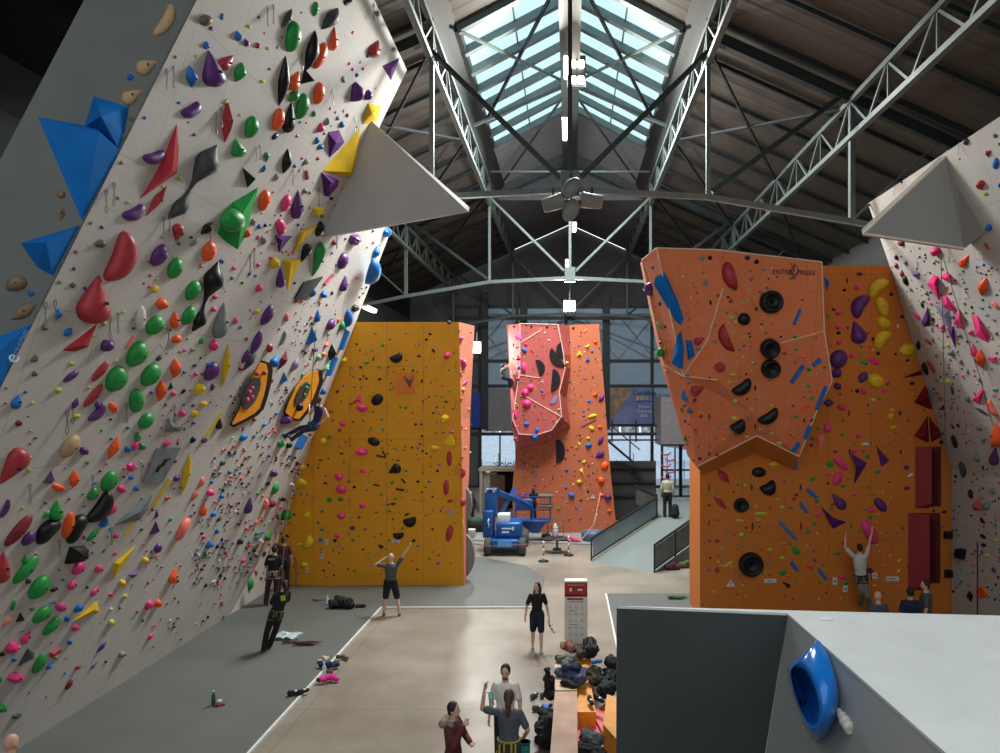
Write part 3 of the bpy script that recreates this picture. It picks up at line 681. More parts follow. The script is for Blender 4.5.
def hold_geo(sh, sd=0):
    """unit geometry: x along major axis, y along minor, both within +-.5, z height 0..1"""
    R = random.Random(sd)
    def loft(cf, wf, hf, ns=12, na=6, sm=True):
        vs = []; fs = []
        for i in range(ns+1):
            x = -.5*math.cos(math.pi*i/ns) ; w = max(wf(x), .015); c = cf(x); h = max(hf(x), .02)
            for j in range(na+1):
                a = math.pi*j/na; vs.append((x, c+math.cos(a)*w/2, math.sin(a)*h))
        k = na+1
        for i in range(ns):
            for j in range(na): fs.append((i*k+j, i*k+j+1, (i+1)*k+j+1, (i+1)*k+j))
            fs.append((i*k+na, i*k, (i+1)*k, (i+1)*k+na))
        fs += [tuple(range(k))[::-1], tuple(ns*k+j for j in range(k))]
        return vs, fs, sm
    Z = lambda x: 0
    el = lambda x: math.sqrt(max(0, 1-4*x*x))
    if sh == 'oval': return loft(Z, el, lambda x: el(x)*.95)
    if sh == 'dome': return loft(Z, el, el, 12, 8)
    if sh == 'drop':
        f = lambda x: (math.sqrt(max(0, 1-((x+.18)/.32)**2)) if x < -.18 else max(0, 1-((x+.18)/.68))**.85)
        return loft(Z, f, lambda x: f(x)**.8)
    if sh == 'leaf':
        f = lambda x: max(0, 1-abs(2*x)**1.5)
        return loft(Z, f, lambda x: f(x)**.8)
    if sh == 'rhomb':
        f = lambda x: max(0, 1-abs(2*(x+.05))*.95)
        return loft(Z, f, f, 8, 2, False)
    if sh == 'bean':
        f = lambda x: .9*max(0, 1-abs(2*x)**2.8)**.5
        return loft(lambda x: -.22+1.05*x*x, f, lambda x: f(x), 14)
    if sh == 'wave':
        f = lambda x: .14+.86*math.exp(-((x-.22)/.16)**2)*(1 if x < .4 else max(0, (.5-x)/.1)) + .5*math.exp(-((x+.32)/.1)**2) if abs(x) < .49 else .02
        return loft(lambda x: .18*math.sin(5*x), f, lambda x: f(x)*.9, 16)
    if sh in ('bar', 'stick', 'box'):
        vs = [(x*.5, y*.5, 0) for x, y in ((-1, -1), (1, -1), (1, 1), (-1, 1))] + [(x*.44, y*.32, 1) for x, y in ((-1, -1), (1, -1), (1, 1), (-1, 1))]
        return vs, [(3, 2, 1, 0), (4, 5, 6, 7), (0, 1, 5, 4), (1, 2, 6, 5), (2, 3, 7, 6), (3, 0, 4, 7)], False
    if sh == 'tri':
        vs = [(.5, 0, 0), (-.5, .5, 0), (-.42, -.5, 0), (-.12, -.02, 1)]
        return vs, [(0, 1, 3), (1, 2, 3), (2, 0, 3), (2, 1, 0)], False
    if sh == 'half':
        N = 14; pts = [(.5*math.cos(math.pi*i/N), math.sin(math.pi*i/N)-.5) for i in range(N+1)]
        vs = [(x, y, 0) for x, y in pts]+[(x*.93, (y+.5)*.93-.46, 1) for x, y in pts]; k = N+1
        return vs, [tuple(range(k))[::-1], tuple(range(k, 2*k))]+[(i, (i+1) % k, (i+1) % k+k, i+k) for i in range(k)], False
    if sh == 'blade':
        N = 12; pts = [(.5*math.cos(math.pi*i/N), math.sin(math.pi*i/N)**1.2-.5) for i in range(N+1)]; k = N+1
        vs = [(x, y, 0) for x, y in pts]+[(x*.62+.06, (y+.5)*.55-.4, .72) for x, y in pts]+[(.12, -.34, 1)]
        return vs, [tuple(range(k))[::-1]]+[(i, (i+1) % k, (i+1) % k+k, i+k) for i in range(k)]+[(k+i, k+(i+1) % k, 2*k) for i in range(k)], True
    if sh == 'disc':
        prof = [(1, 0), (.99, .4), (.93, .78), (.84, .95), (.74, 1.0), (.6, .82), (.5, .62), (.3, .52), (.12, .5), (.1, .3), (.02, .28)]; n = 24
        vs = [(r*.5*math.cos(2*math.pi*j/n), r*.5*math.sin(2*math.pi*j/n), z) for r, z in prof for j in range(n)]
        fs = [(i*n+j, i*n+(j+1) % n, (i+1)*n+(j+1) % n, (i+1)*n+j) for i in range(len(prof)-1) for j in range(n)]
        fs += [tuple(range(n))[::-1], tuple((len(prof)-1)*n+j for j in range(n))]; return vs, fs, True
    # blob: knobbly rock
    n = 8; vs = []; rings = [(1, 0), (.96, .3), (.72, .72), (.3, 1.0)]
    off = [R.uniform(.72, 1.05) for _ in range(n)]
    for i, (r, z) in enumerate(rings):
        for j in range(n):
            a = 2*math.pi*j/n; q = off[j]*R.uniform(.9, 1.05); vs.append((r*q*.5*math.cos(a), r*q*.5*math.sin(a), z*R.uniform(.85, 1.1)))
    fs = [(i*n+j, i*n+(j+1) % n, (i+1)*n+(j+1) % n, (i+1)*n+j) for i in range(3) for j in range(n)]+[tuple(range(n))[::-1], tuple(3*n+j for j in range(n))]
    return vs, fs, R.random() < .6
HF = dict(oval=.42, dome=.5, drop=.42, leaf=.5, rhomb=.45, bean=.5, wave=.6, bar=.55, stick=1.0, box=.6, tri=.5, half=.22, blade=.7, disc=.34, blob=.5)
def place(wall, px, py, L, Wd, ang, sh, off=0.):
    """axes and position on the wall for an outline L x Wd px at ang degrees"""
    W = WALL[wall]; h = W.hit(px, py)
    if h is None: return None
    p, n = h; d = ray(px, py).normalized(); cs = abs(d.dot(n)); tan = math.sqrt(max(0, 1-cs*cs))/max(cs, .15); k = 1/(1+(.13 if tan < 1.9 else .26)*tan)
    def onp(x, y, o=0.):
        r = ray(x, y); den = r.dot(n)
        if abs(den) < .05: return None
        t = (p+n*o-CAM).dot(n)/den; return CAM+r*t
    a = math.radians(ang); ux, uy = math.cos(a)*L/2, -math.sin(a)*L/2; vx, vy = -math.sin(a)*Wd/2, -math.cos(a)*Wd/2
    q = [onp(px+ux, py+uy), onp(px-ux, py-uy), onp(px+vx, py+vy), onp(px-vx, py-vy)]
    if None in q: return None
    U, V = q[0]-q[1], q[2]-q[3]
    t = (d-n*d.dot(n)); t = t.normalized() if t.length > .1 else None
    if t and tan > .5:
        U = U - t*U.dot(t)*(1-k); V = V - t*V.dot(t)*(1-k)
    hgt = HF[sh]*min(U.length, V.length) if sh != 'bean' else .5*V.length
    hgt = min(max(hgt, .02), .42)
    c = onp(px, py, off+hgt*.4); c = c-n*(off*0+hgt*.4) if off == 0 else c-n*(hgt*.4)
    if U.cross(V).dot(n) < 0: pass
    return c, U, V, n, hgt
HOLDS = []   # dict(wall, px, py, L, W, ang, col, shape, off)
def C(wall, ox, oy, s, txt):
    for e in txt.replace('\n', ';').split(';'):
        e = e.split()
        if not e: continue
        col, sh = e[0][0], e[0][1:] or 'blob'
        v = [float(x) for x in e[1:]]; x, y, L = v[0], v[1], v[2]; Wd = v[3] if len(v) > 3 else L*.85; ang = v[4] if len(v) > 4 else 0
        HOLDS.append(dict(wall=wall, px=ox+x/s, py=oy+y/s, L=L/s, W=Wd/s, ang=ang, col=col, sh=sh, off=v[5] if len(v) > 5 else 0))
C('end', 0, 0, 5, """nbean 820 95 180 75 60; ndrop 738 325 120 85 25; b 652 383 50 38; ndrop 662 475 118 80 30; t 655 592 34; t 614 680 40""")
C('end', 0, 150, 5, """t 305 218 55 48; trhomb 308 312 95 62 80; t 78 665 130 90; b 157 715 46 36; bdome 470 187 40 38""")
C('end', 0, 300, 5, """tleaf 118 55 165 68 32""")
C('left', 0, 0, 5, """bleaf 967 388 118 56 100; b 898 515 26; pbean 965 548 118 70 25; b 727 590 28; r 945 613 20; e 975 675 28; t 880 286 25; l 985 281 25""")
C('left', 200, 0, 5, """e 38 100 82 66 0; p 60 145 30; pdrop 78 350 185 115 100; rdrop 145 312 110 70 35; boval 115 85 38 22 80; b 38 230 55 42; bleaf 198 185 60 38 100
pleaf 237 217 46 28 100; r 292 230 40 25 80; p 298 88 24; l 250 133 40 28; r 324 167 18; l 343 243 28; gleaf 390 237 32 14 60; r 413 188 20
gleaf 208 365 108 55 70; k 350 347 30 18; l 315 408 38 25; rrhomb 148 600 235 70 88; l 132 510 42 28; l 202 577 25; goval 267 640 115 66 75
Dleaf 443 95 120 45 50; k 509 64 25 15; goval 475 188 158 88 80; kleaf 425 410 262 58 83; kleaf 568 260 215 66 74; Dleaf 665 98 158 72 38; k 745 10 80 40 20
goval 583 48 75 38 78; s 588 0 30 10; odrop 676 195 125 50 85; ooval 610 282 145 62 60; odrop 485 405 110 72 55; ktri 560 398 115 85 -20
ooval 602 470 115 62 78; gleaf 478 482 88 55 40; goval 520 535 135 72 72; ooval 400 600 118 66 70; kdrop 457 590 160 70 78; koval 380 683 50 32 25
K 768 165 30 20; rdrop 885 245 100 70 50; b 843 280 30; K 750 320 25; K 766 348 25; G 803 313 18; r 818 345 25; b 788 376 30; Goval 722 400 42 28 -50
pblob 790 468 125 64 85; pblob 846 478 70 38 75; l 880 443 18; K 737 487 22; K 655 543 22; r 680 563 22; y 720 555 25 10 90; r 740 578 28; G 638 612 50 28 75; G 693 593 32
b 713 625 40 28 90; b 657 631 16; g 573 570 40 24 90; o 534 615 18; G 503 612 22; K 606 645 60 35 75; r 626 668 24; K 489 681 24 20; b 588 705 45 25 70; b 608 735 46 36; r 785 634 16
gdrop 200 742 95 82 105; G 890 70 40 30 90; G 972 250 40 30 0""")
C('left', 0, 150, 5, """pbean 780 30 128 66 12; l 900 143 38 30; l 818 184 30 20; t 592 241 25; l 646 262 28; t 456 367 28; p 514 387 32 25; pbean 680 310 130 72 22
rdrop 898 418 95 64 265; k 960 438 30 18; Gleaf 975 465 72 26 35; e 512 470 76 56; g 897 470 28; l 817 435 28; poval 808 530 125 76 55; r 749 561 22; k 863 537 12
goval 886 595 112 72 65; rbean 612 540 262 125 68; t 384 510 30; p 373 595 28; t 302 662 38 25; e 369 677 42 36; p 428 693 28; r 755 628 24; l 786 646 24; k 722 668 18
K 751 685 24; yblob 782 698 62 40 20; k 892 700 12; goval 975 705 110 68 60; rrhomb 800 250 205 62 52; t 610 65 30""")
C('left', 99.6, 301, 1, """rdrop 0 0 49 34 78""")
C('left', 200, 183, 1, """Dwave 0 0 92 22 49""")
C('left', 211.5, 298, 1, """kwave 0 0 76 17 66""")
C('left', 200, 150, 5, """kleaf 440 60 132 50 80; gdrop 338 40 55 36 -80; b 322 95 46 25 60; b 478 80 28; G 535 62 46 36; r 593 44 28; K 514 42 22; K 500 103 20; G 385 137 46 26 80; rbar 535 125 50 18 -70
ktri 250 130 125 75 130; k 660 243 28; y 582 183 12; b 565 165 12; ooval 330 255 112 66 75; K 369 210 20; K 312 317 18; Koval 437 268 92 56 65; pdrop 497 275 150 72 86; K 455 318 24
G 530 207 38 35; r 552 215 24; r 552 288 20; ybox 592 307 52 42 0; g 613 332 32 25; koval 605 398 80 48 75; Koval 412 387 92 58 -65; r 385 362 20; G 270 362 50 28 100
b 300 383 36; k 330 378 28; b 340 408 18; G 320 452 56 30 100; K 293 440 28 20 90; o 240 420 52 42 60; b 448 203 14; kdrop 532 520 105 54 245; gdrop 598 553 180 66 258
y 378 567 66 56 40; pdrop 410 640 108 56 95; K 358 540 26; ooval 55 510 108 66 72; b 113 557 34; o 10 582 30 22; K 174 590 42 26; K 296 575 34 26; o 277 492 16; K 310 514 18
b 250 620 36 18 60; b 281 630 26 20; g 163 642 30 25; K 300 692 50 38 45; D 214 665 24; k 204 514 12; s 178 545 20 10; g 122 690 16; o 127 708 16; K 80 735 40 28
p 780 450 85 70; r 675 465 46 36; poval 722 558 86 58 75; b 683 575 18; pdrop 728 668 86 44 75; o 790 640 36 22; rbar 645 650 80 18 35; b 622 725 50 42 60; b 568 715 66 30 70
bleaf 885 515 76 34 65; r 917 505 32; boval 872 615 130 42 78; b 940 415 60 38 60; gleaf 905 475 36 12; k 663 515 22; kleaf 45 395 92 48 40; goval 3 690 70 34 80""")
C('left', 0, 300, 5, """bleaf 297 73 68 40 80; e 229 140 52 42; bleaf 348 163 64 42 40; l 525 120 32; l 620 61 25; k 667 101 15; p 670 142 28 18; l 471 180 20; woval 712 95 125 50 85
p 545 230 86 64 40; sbar 655 210 76 15 58; o 817 22 76 66; goval 788 130 112 82 50; odrop 882 98 92 52 90; goval 953 80 105 62 60; o 890 198 62 52; G 940 195 20
goval 700 275 140 95 55; goval 596 400 140 100 60; goval 766 378 130 85 55; goval 692 508 125 76 92; goval 740 608 95 66 50; g 693 690 50 36
l 364 320 36 28; l 586 306 26; l 297 452 42 38; l 449 440 28; l 165 516 28; l 391 583 50 32; l 160 655 26; poval 363 383 102 38 30; roval 510 358 136 44 48; roval 475 480 155 44 48; p 546 382 22
pleaf 382 520 76 30 65; p 493 528 42 38; pbean 492 563 120 50 45; ooval 571 540 72 42 -50; bdrop 93 508 82 58 70; b 132 462 30 20; p 31 518 22; e 180 295 56 38 45; e 179 370 40 35
t 35 441 26; d 100 618 46 38; e 143 583 26 14; e 182 690 38 18; p 153 721 20; k 556 597 22; g 510 652 26 16; b 560 695 25; oleaf 886 345 106 52 92; oleaf 813 457 118 50 88
K 870 470 36 30; ktri 858 430 50 28 80; D 800 290 56 26 40; G 968 250 38 25; K 926 253 24; D 976 328 36 22; k 921 456 46 22 35; b 763 463 30; b 926 362 26; K 983 372 32 30; b 921 523 22
K 914 570 50 50; p 970 528 40 20; p 970 615 36 25; K 840 718 60 42; b 642 640 26; k 967 700 46 28 60; K 893 703 38 15 50""")
C('left', 0, 360, 3.964, """y 795 117 56 56; y 808 176 40 34; y 775 215 40 38; noval 288 345 108 62 50; p 337 362 40 42; oleaf 457 350 108 34 68; g 548 300 32; g 567 345 32 36; Kdrop 547 333 64 28 50; b 510 355 34""")
C('left', 0, 450, 5, """rdrop 78 90 215 112 235; l 150 103 32; l 155 40 25; l 118 292 25; pbean 28 295 110 36 65; ptri 258 138 82 56 75; o 300 190 88 48 -15; oleaf 378 148 100 50 92; g 442 66 28 22
k 503 106 22; k 325 92 20 10; gdrop 292 305 112 76 85; gleaf 238 322 70 26 40; doval 105 405 212 62 48; poval 152 445 92 55 45; kbean 258 415 160 80 225; kbean 510 290 190 78 52
kbean 400 400 165 76 240; kblob 395 528 130 105 40; p 348 247 25 18; e 232 266 28; ooval 350 380 140 58 78; goval 558 160 115 74 60; goval 473 222 76 50 50; g 418 222 20; b 477 168 32 20
k 462 175 12; b 424 283 18; K 424 438 34 20 80; goval 468 428 86 32 45; K 663 88 62 52; s 625 93 25; b 658 140 36; b 684 196 40; K 614 198 56 46; Koval 560 298 80 54 40; k 620 136 18
bbean 522 362 60 38 60; G 474 462 28; b 463 514 25 15; b 553 397 28 16; K 582 433 38 36; ystick 808 215 180 12 57; ystick 650 395 92 10 50; yleaf 937 120 236 40 86
p 888 145 50 38; d 877 57 32; r 872 192 20; g 905 188 22; r 840 242 46 22; sleaf 978 225 90 28 62; y 888 265 15; ptri 787 320 62 26 90; ptri 784 392 82 54 85; k 765 300 25; g 856 347 36 20 40
D 926 364 25; sbean 925 400 130 50 240; p 795 492 62 54 45; y 730 553 48 42; r 735 507 20; K 578 519 40 20 40; K 500 597 72 46; Koval 402 595 86 54 35; Kdrop 372 672 70 44 45; Kdrop 482 705 76 36 42
ptri 680 612 72 44 50; y 613 667 44 44; D 438 687 24; b 318 650 26 20; rdrop 22 590 168 96 85; gdrop 128 545 52 36 90; goval 142 600 192 62 47; K 184 521 28 18; r 300 602 20; D 147 658 38
goval 210 690 146 82 48; k 275 700 52 24 20; odrop 875 630 86 50 75; k 887 657 30; K 908 578 22; G 813 585 24; l 630 732 40 28; K 560 725 46 24; e 522 505 36 15 50""")
C('left', 0, 600, 5, """goval 70 28 62 28 75; g 165 47 42 24; ktri 110 88 60 50 90; sleaf 42 110 86 22 45; goval 222 75 122 62 38; goval 268 132 126 48 45; K 312 38 70 56; b 397 43 62 42 30; b 270 14 50 20
b 340 95 46 34 60; K 380 138 62 46; Kdrop 140 185 86 40 55; Kblob 72 240 96 62 40; k 15 272 36; Dtri 138 298 120 56 228; goval 205 320 120 60 62; rbar 278 262 60 32 25; G 283 290 56 22; b 250 335 56 28 30
Kblob 88 392 102 66; b 75 300 32; l 562 118 50 42; b 352 213 38; r 258 217 20; pleaf 512 235 92 24 48; p 470 330 56 18 40; G 617 272 60 44; r 393 338 46 28 25; doval 350 425 64 32 55; b 327 368 22
k 532 310 22; r 333 293 14; b 147 465 18; k 233 487 16; D 88 583 76 34 10; g 15 545 50 60; g 5 400 20 46; Kleaf 755 185 54 25 50; k 768 236 14; k 531 172 12; b 110 158 32 16; K 750 28 62 46 60; o 795 20 50 50; d 872 118 20; w 558 47 28""")
C('left', 200, 300, 5, """Gdrop 118 105 188 88 80; g 12 205 46 32 40; K 73 230 66 58; K 72 48 40 36; K 180 105 46 28 60; b 205 138 32 20; y 288 58 42 30 25; poval 345 78 118 56 55; sbean 440 88 46 28 -80; Gbean 418 192 82 24 70
poval 290 212 130 48 65; poval 235 283 82 36 60; r 352 242 56 36 80; r 236 195 30; d 207 345 34; Dleaf 255 308 126 36 50; yleaf 135 328 238 38 88; poval 68 360 108 76 50; d 12 370 22; b 45 325 34
bdrop 385 305 72 56 50; drhomb 425 300 112 46 65; btri 425 390 66 40 85; Lleaf 480 325 88 34 60; btri 567 182 100 54 85; bdrop 593 80 68 34 85; poval 660 125 66 46 50; o 700 100 36 22; gleaf 713 132 66 28 70
boval 748 95 92 46 95; k 780 42 58 46; bbar 722 200 108 22 68; bbar 660 330 108 24 65; g 647 172 30 16; p 578 250 46 32; o 635 225 44 24 20; o 623 275 32 26; krhomb 667 262 92 50 90; m 632 340 56 28 30
m 595 290 44 25 70; k 602 395 46 28 90; r 533 152 24; r 562 85 36 20 30; k 563 118 26; D 530 265 28 22; p 435 600 70 52 40; s 480 600 42 22; b 221 688 64 38 25; kdrop 102 620 62 40 80; p 25 702 44 36
ystick 65 630 182 9 50; y 22 522 50 40; p 65 435 50 25 80; b 325 625 40 22 30; b 385 568 34 20; r 290 560 52 16 80; g 408 722 60 42; k 450 728 42 36; bbar 505 710 78 32 60; b 618 460 44 22 70; g 205 435 20; d 157 482 20; k 435 450 24; r 275 600 30""")
C('left', 200, 450, 5, """b 152 112 32 26; b 110 235 30 32; K 57 215 52 42 30; odrop 22 298 76 44 92; b 72 320 40 32; b 87 408 38 22 80; K 22 438 28 26; b 53 475 56 42 25; kblob 205 460 42 40; p 372 118 54 50; gleaf 380 195 82 32 70
k 341 170 38 26; pdrop 250 278 88 44 80; s 332 275 72 30 80; d 363 272 60 46; gdrop 345 430 54 30 80; goval 257 670 64 36 88; o 285 363 34 24; g 287 420 34 26; b 313 413 30 24; D 98 347 40 22 50; d 322 515 42 25 -50
y 334 567 28 25; D 118 65 40; s 10 165 76 28 70; G 105 520 30; Lleaf 303 125 52 16 70; K 235 395 30; k 200 370 18; g 148 585 22; K 220 553 32; w 70 660 22; k 105 630 26""")
C('yellow', 270, 310, 4.762, """kbean 598 222 64 46 25; koval 508 427 64 50 40; koval 492 627 60 42 -20; K 843 218 50 34 60; y 830 520 50 44 60; yhalf 853 625 56 44 110; Ktri 422 418 50 40 70; K 436 466 64 46; K 342 542 34
y 350 243 46 30 40; y 250 627 44 38; D 537 57 26; k 705 57 22; k 852 60 24; g 503 112 16; g 537 167 24 16 90; g 487 192 16; g 457 250 28 22; g 520 272 20; g 571 381 16; g 533 521 18; g 620 462 18; k 777 194 26 16 -60
k 761 113 20; k 744 140 18; D 709 219 22; b 649 111 13; b 710 163 13; e 428 192 16; k 412 163 15; e 680 287 18; D 723 337 24 16 90; b 748 275 13; p 330 572 20; g 341 435 18; e 290 484 26 16; g 283 603 28 22; p 298 525 15; K 865 580 28 20
k 571 140 14; g 475 575 14; g 536 575 14; k 692 545 18; k 720 545 16; b 792 465 14; b 804 492 14; k 777 490 16; r 680 488 18 10; k 838 437 18 12; b 820 412 13; k 722 600 16; r 530 625 12; k 520 330 20; k 430 272 18; r 400 440 18; k 428 330 18; k 458 326 18; p 318 390 20; k 386 448 14; g 474 410 12""")
C('yellow', 270, 440, 4.762, """K 430 58 74 46; K 440 148 34 30; K 325 175 54 44 -40; K 338 235 66 46; K 441 313 38 34; K 338 362 50 42; K 320 455 40 28 -60; kdrop 590 142 66 52 210; kbean 663 385 64 50 15; kbean 610 452 54 34 5; k 650 355 28 14 30
y 155 73 42 40; y 152 133 44 38; ybean 145 213 58 56 200; y 88 282 44 42; y 175 362 52 32 50; ybean 172 488 70 52 60; y 145 500 52 20; y 160 597 44 38; gdome 75 358 50 50; roval 853 90 74 26 90; roval 838 227 76 28 88; r 858 290 34 24
nhalf 863 348 50 38 180; roval 853 445 82 34 78; y 780 40 50 40; g 581 203 22; g 530 260 20; g 280 287 34 24; g 335 284 32 24; g 648 145 20; g 597 281 18; g 569 340 24 14; b 116 146 26 20; b 247 340 20; b 228 395 20; b 247 427 20
b 239 476 30 20; b 178 259 15; b 147 259 15; kstick 527 78 50 8 -10; kstick 543 65 32 7 -60; kstick 505 215 32 8 -10; kstick 635 195 28 8 -50; kstick 618 237 42 10 -10; k 585 305 38 14; p 390 420 30 22; r 423 368 20; r 453 425 18; k 527 507 30 18 -20
g 567 479 18; g 630 420 18; b 800 588 20; b 243 539 24 10; k 80 457 26 14 -30; b 320 510 14; b 347 518 16; K 305 594 16; K 272 651 15; K 350 621 13; r 860 587 13; g 402 622 20; k 700 617 16; k 685 480 22; b 705 506 18; k 757 565 14; k 255 622 16
g 392 478 22; k 308 480 24; p 262 205 26 14; k 400 225 22; g 470 203 10; k 705 198 20; b 757 198 16; b 688 285 14; k 797 148 18; b 805 117 14; r 718 290 12; k 740 225 12; k 240 97 30 10; k 340 65 24 12; k 675 36 16; b 705 40 14; g 533 38 16; p 352 105 14; g 584 92 14; k 610 97 26 9; b 705 90 13; k 745 65 14; k 775 335 12; b 740 360 13; k 773 425 16; p 505 345 14""")
C('yellow', 455, 310, 4.762, """K 32 135 30 28; Koval 44 252 54 30 -55; y 42 378 28 20; Koval 52 345 50 14 30; y 33 310 22 12""")
C('yellow', 270, 440, 4.762, """r 921 155 60 20 90; r 922 298 50 20 90; yleaf 917 400 60 14 90""")
C('tower', 500, 315, 8.333, """khalf 343 432 140 62 285; khalf 462 368 190 72 127; khalf 494 298 140 52 97; khalf 466 545 192 72 265; Ktri 142 165 92 56 90; K 145 360 60 44; K 197 440 105 56 90; K 147 530 38 32; Kdome 255 603 56 54; Kdome 210 645 62 60; Kdome 222 738 72 70
b 203 293 64 42 -40; b 153 438 44 30 90; K 217 245 32 28; b 258 541 24; b 348 632 30 24; g 115 498 26; g 188 558 22; g 175 680 26; g 108 365 22; Lhalf 455 710 90 40 235; ytri 735 258 56 52 60; ytri 662 318 58 56 90; b 768 302 32; btri 730 365 52 48 90
b 657 255 26 18; o 796 225 40 30; ystick 712 130 42 9 45; b 585 558 34 20; otri 803 655 66 54 60; pleaf 845 695 84 42 55; b 740 718 44 24; y 562 398 40 24 90; b 223 145 16; k 110 100 28; k 222 82 24; k 262 95 24; k 395 100 26; G 458 103 26; k 612 108 28
k 265 300 16; k 387 300 16; k 620 300 14; k 397 490 16; k 620 470 14; r 350 355 20 10; b 278 443 18; b 665 462 18; r 320 535 14; r 215 570 18; k 665 432 16; b 767 525 14; l 640 570 14; k 395 655 14; r 245 735 16; b 290 695 20 12; b 625 660 18; r 350 668 18; K 320 572 16""")
C('tower', 500, 395, 8.333, """Koval 128 155 98 34 -75; b 220 242 50 44; b 307 290 44 42; bbox 288 357 58 46 90; Koval 218 408 52 34 -60; K 128 370 52 32 90; K 145 265 28; g 145 97 22; g 258 427 22; g 293 460 22; g 268 527 20; g 274 600 26 20; b 213 473 24; b 190 613 26; K 205 598 34 28
b 300 677 52 14 25; yleaf 770 175 98 34 15; yleaf 765 278 66 42 -35; b 733 420 66 50; pleaf 840 378 102 40 60; pdrop 828 500 90 64 215; yleaf 662 412 52 22 -70; khalf 505 470 200 76 270; ytri 690 655 104 40 -70; ooval 872 590 74 62 60; o 835 265 56 36; b 697 133 22
b 697 172 32 20; m 490 122 42 22; o 843 710 66 70 ; y 735 360 34 30; y 700 558 40 30; y 660 725 56 44; b 555 625 28 40; r 565 455 24; G 560 365 26 16; k 600 435 18; D 668 335 24; D 668 370 22; b 735 337 14; D 665 547 34 18; k 740 588 22; k 547 530 22; r 360 487 24 14; r 445 213 24; r 487 185 24; r 505 245 20
k 250 520 16; k 410 520 18; k 620 500 16; r 320 570 36 10 -60; k 318 205 18; g 210 675 20; g 207 715 18; g 277 715 18; k 620 155 14; r 515 675 18; D 775 648 20; D 737 672 22; D 807 702 20; k 715 210 14; kstick 735 240 150 6 25; g 160 215 18; b 290 88 22; b 195 165 20; b 212 197 20; r 345 145 18; r 365 18 20""")
C('tower', 480, 470, 7.143, """b 653 182 54 46; otri 868 80 52 50 90; p 915 193 68 56; o 922 292 42 32; o 868 180 44 32; b 613 127 30 22; b 688 268 24; b 720 342 24; D 720 215 32 18; K 393 105 28; K 303 182 60 40; g 563 276 26; k 772 153 22; r 498 97 14; r 515 188 18; y 770 208 16; y 533 224 14; k 585 270 10""")
C('prow', 640, 240, 6.25, """rblade 560 225 200 68 108; rblade 534 625 195 68 112; kdisc 825 387 146 146; kdome 655 495 80 80; kdisc 817 681 126 126; l 578 487 46 34; l 602 515 36 30 90; l 637 390 34 25; l 677 392 28 23; l 685 321 32 22; l 655 281 25; l 768 256 25; l 758 552 32 24; l 655 607 28 20
G 388 108 46 36; k 437 108 38 34; D 675 112 46 38; k 730 135 40 36; Gdrop 412 262 50 34 60; G 340 295 20; K 354 328 28; r 486 348 28; r 570 382 42 32 90; rdrop 370 630 74 54 30; G 362 680 46 26; G 604 457 28; k 552 357 28 20; G 467 637 32; G 652 662 36 24; G 625 685 26
g 948 238 32 24; bbar 985 480 112 22 65; g 973 608 40 28; g 977 686 36 26; s 955 562 34; K 305 500 26; G 292 467 20; G 297 545 26 14; K 90 410 24; goval 120 535 86 22 -45; p 50 308 44 92; b 75 172 22 30; g 123 705 30 85; k 440 390 18 40; k 120 400 16 34; k 882 605 20; r 905 708 34 26; G 757 328 30
k 690 192 18; G 776 186 30; G 695 245 30; k 805 242 18; G 797 298 30; k 730 430 22 30; y 770 482 20; G 803 484 24; k 763 524 20; G 820 524 22; G 788 580 28; k 683 585 20; k 690 605 18; y 573 635 18; y 598 712 22; G 545 457 24; G 470 535 28; G 575 306 26; p 120 640 28; l 145 685 24 32; p 152 542 30""")
C('prow', 680, 350, 6.25, """kdisc 570 118 124 118; kbean 390 232 142 84 35; kbean 555 415 146 80 32; kbean 367 480 98 86 30; r 255 110 84 72; rdrop 112 253 92 72 25; bbar 735 152 136 28 55; bbar 857 78 64 30 40; bbar 885 303 166 28 68; bbar 798 515 92 30 70; bbar 727 610 72 30 60; l 333 155 52 26
l 317 205 44 24; l 340 325 40 36; l 342 430 52 36; l 425 545 40 24; l 618 588 52 32; l 575 350 26; l 500 495 26; l 573 525 28; l 450 370 24; g 808 123 40 32; g 905 110 38 25; g 806 227 38 26; g 827 303 38 28; g 727 420 40 28; s 770 42 52 26 -30; o 822 258 42 20 -25; ostick 782 362 76 12 30; b 707 347 25
G 253 263 34 22; Gleaf 60 203 54 22 40; G 260 332 25; G 235 483 50 18; G 260 460 46 14; n 293 485 34; r 130 416 34 26; p 92 315 34 24; btri 60 165 82 24 -10; btri 18 285 100 36 105; b 52 380 36 24 90; gtri 30 552 52 30 90; G 427 418 28; p 125 682 32; r 232 655 34 24; G 523 520 30; K 665 605 32 24; g 697 622 22; n 652 18 34 24
k 185 185 14 40; k 472 240 18 50; k 182 415 14 50; k 470 480 14 50; k 778 440 14 50; k 182 650 14 50; n 567 190 26; n 548 238 24; p 825 440 36 20 30; k 662 287 12; G 380 168 26; l 432 103 26 18; l 450 132 24 18; G 468 85 28; k 415 152 20; l 348 25 26; l 350 75 28 20; G 340 538 26; r 422 308 24; G 472 308 22; G 503 342 20; G 362 390 22
b 28 445 20 30; k 75 388 18; b 100 525 20; r 98 502 22; g 115 605 22; k 85 690 18; g 8 375 16 40; k 55 465 20; p 25 350 26; k 60 545 16; k 45 590 20""")
C('rwall', 680, 350, 6.25, """kblob 370 640 88 76; bbar 722 710 84 28 85; g 685 695 26; l 515 620 34; yleaf 590 715 80 34""")
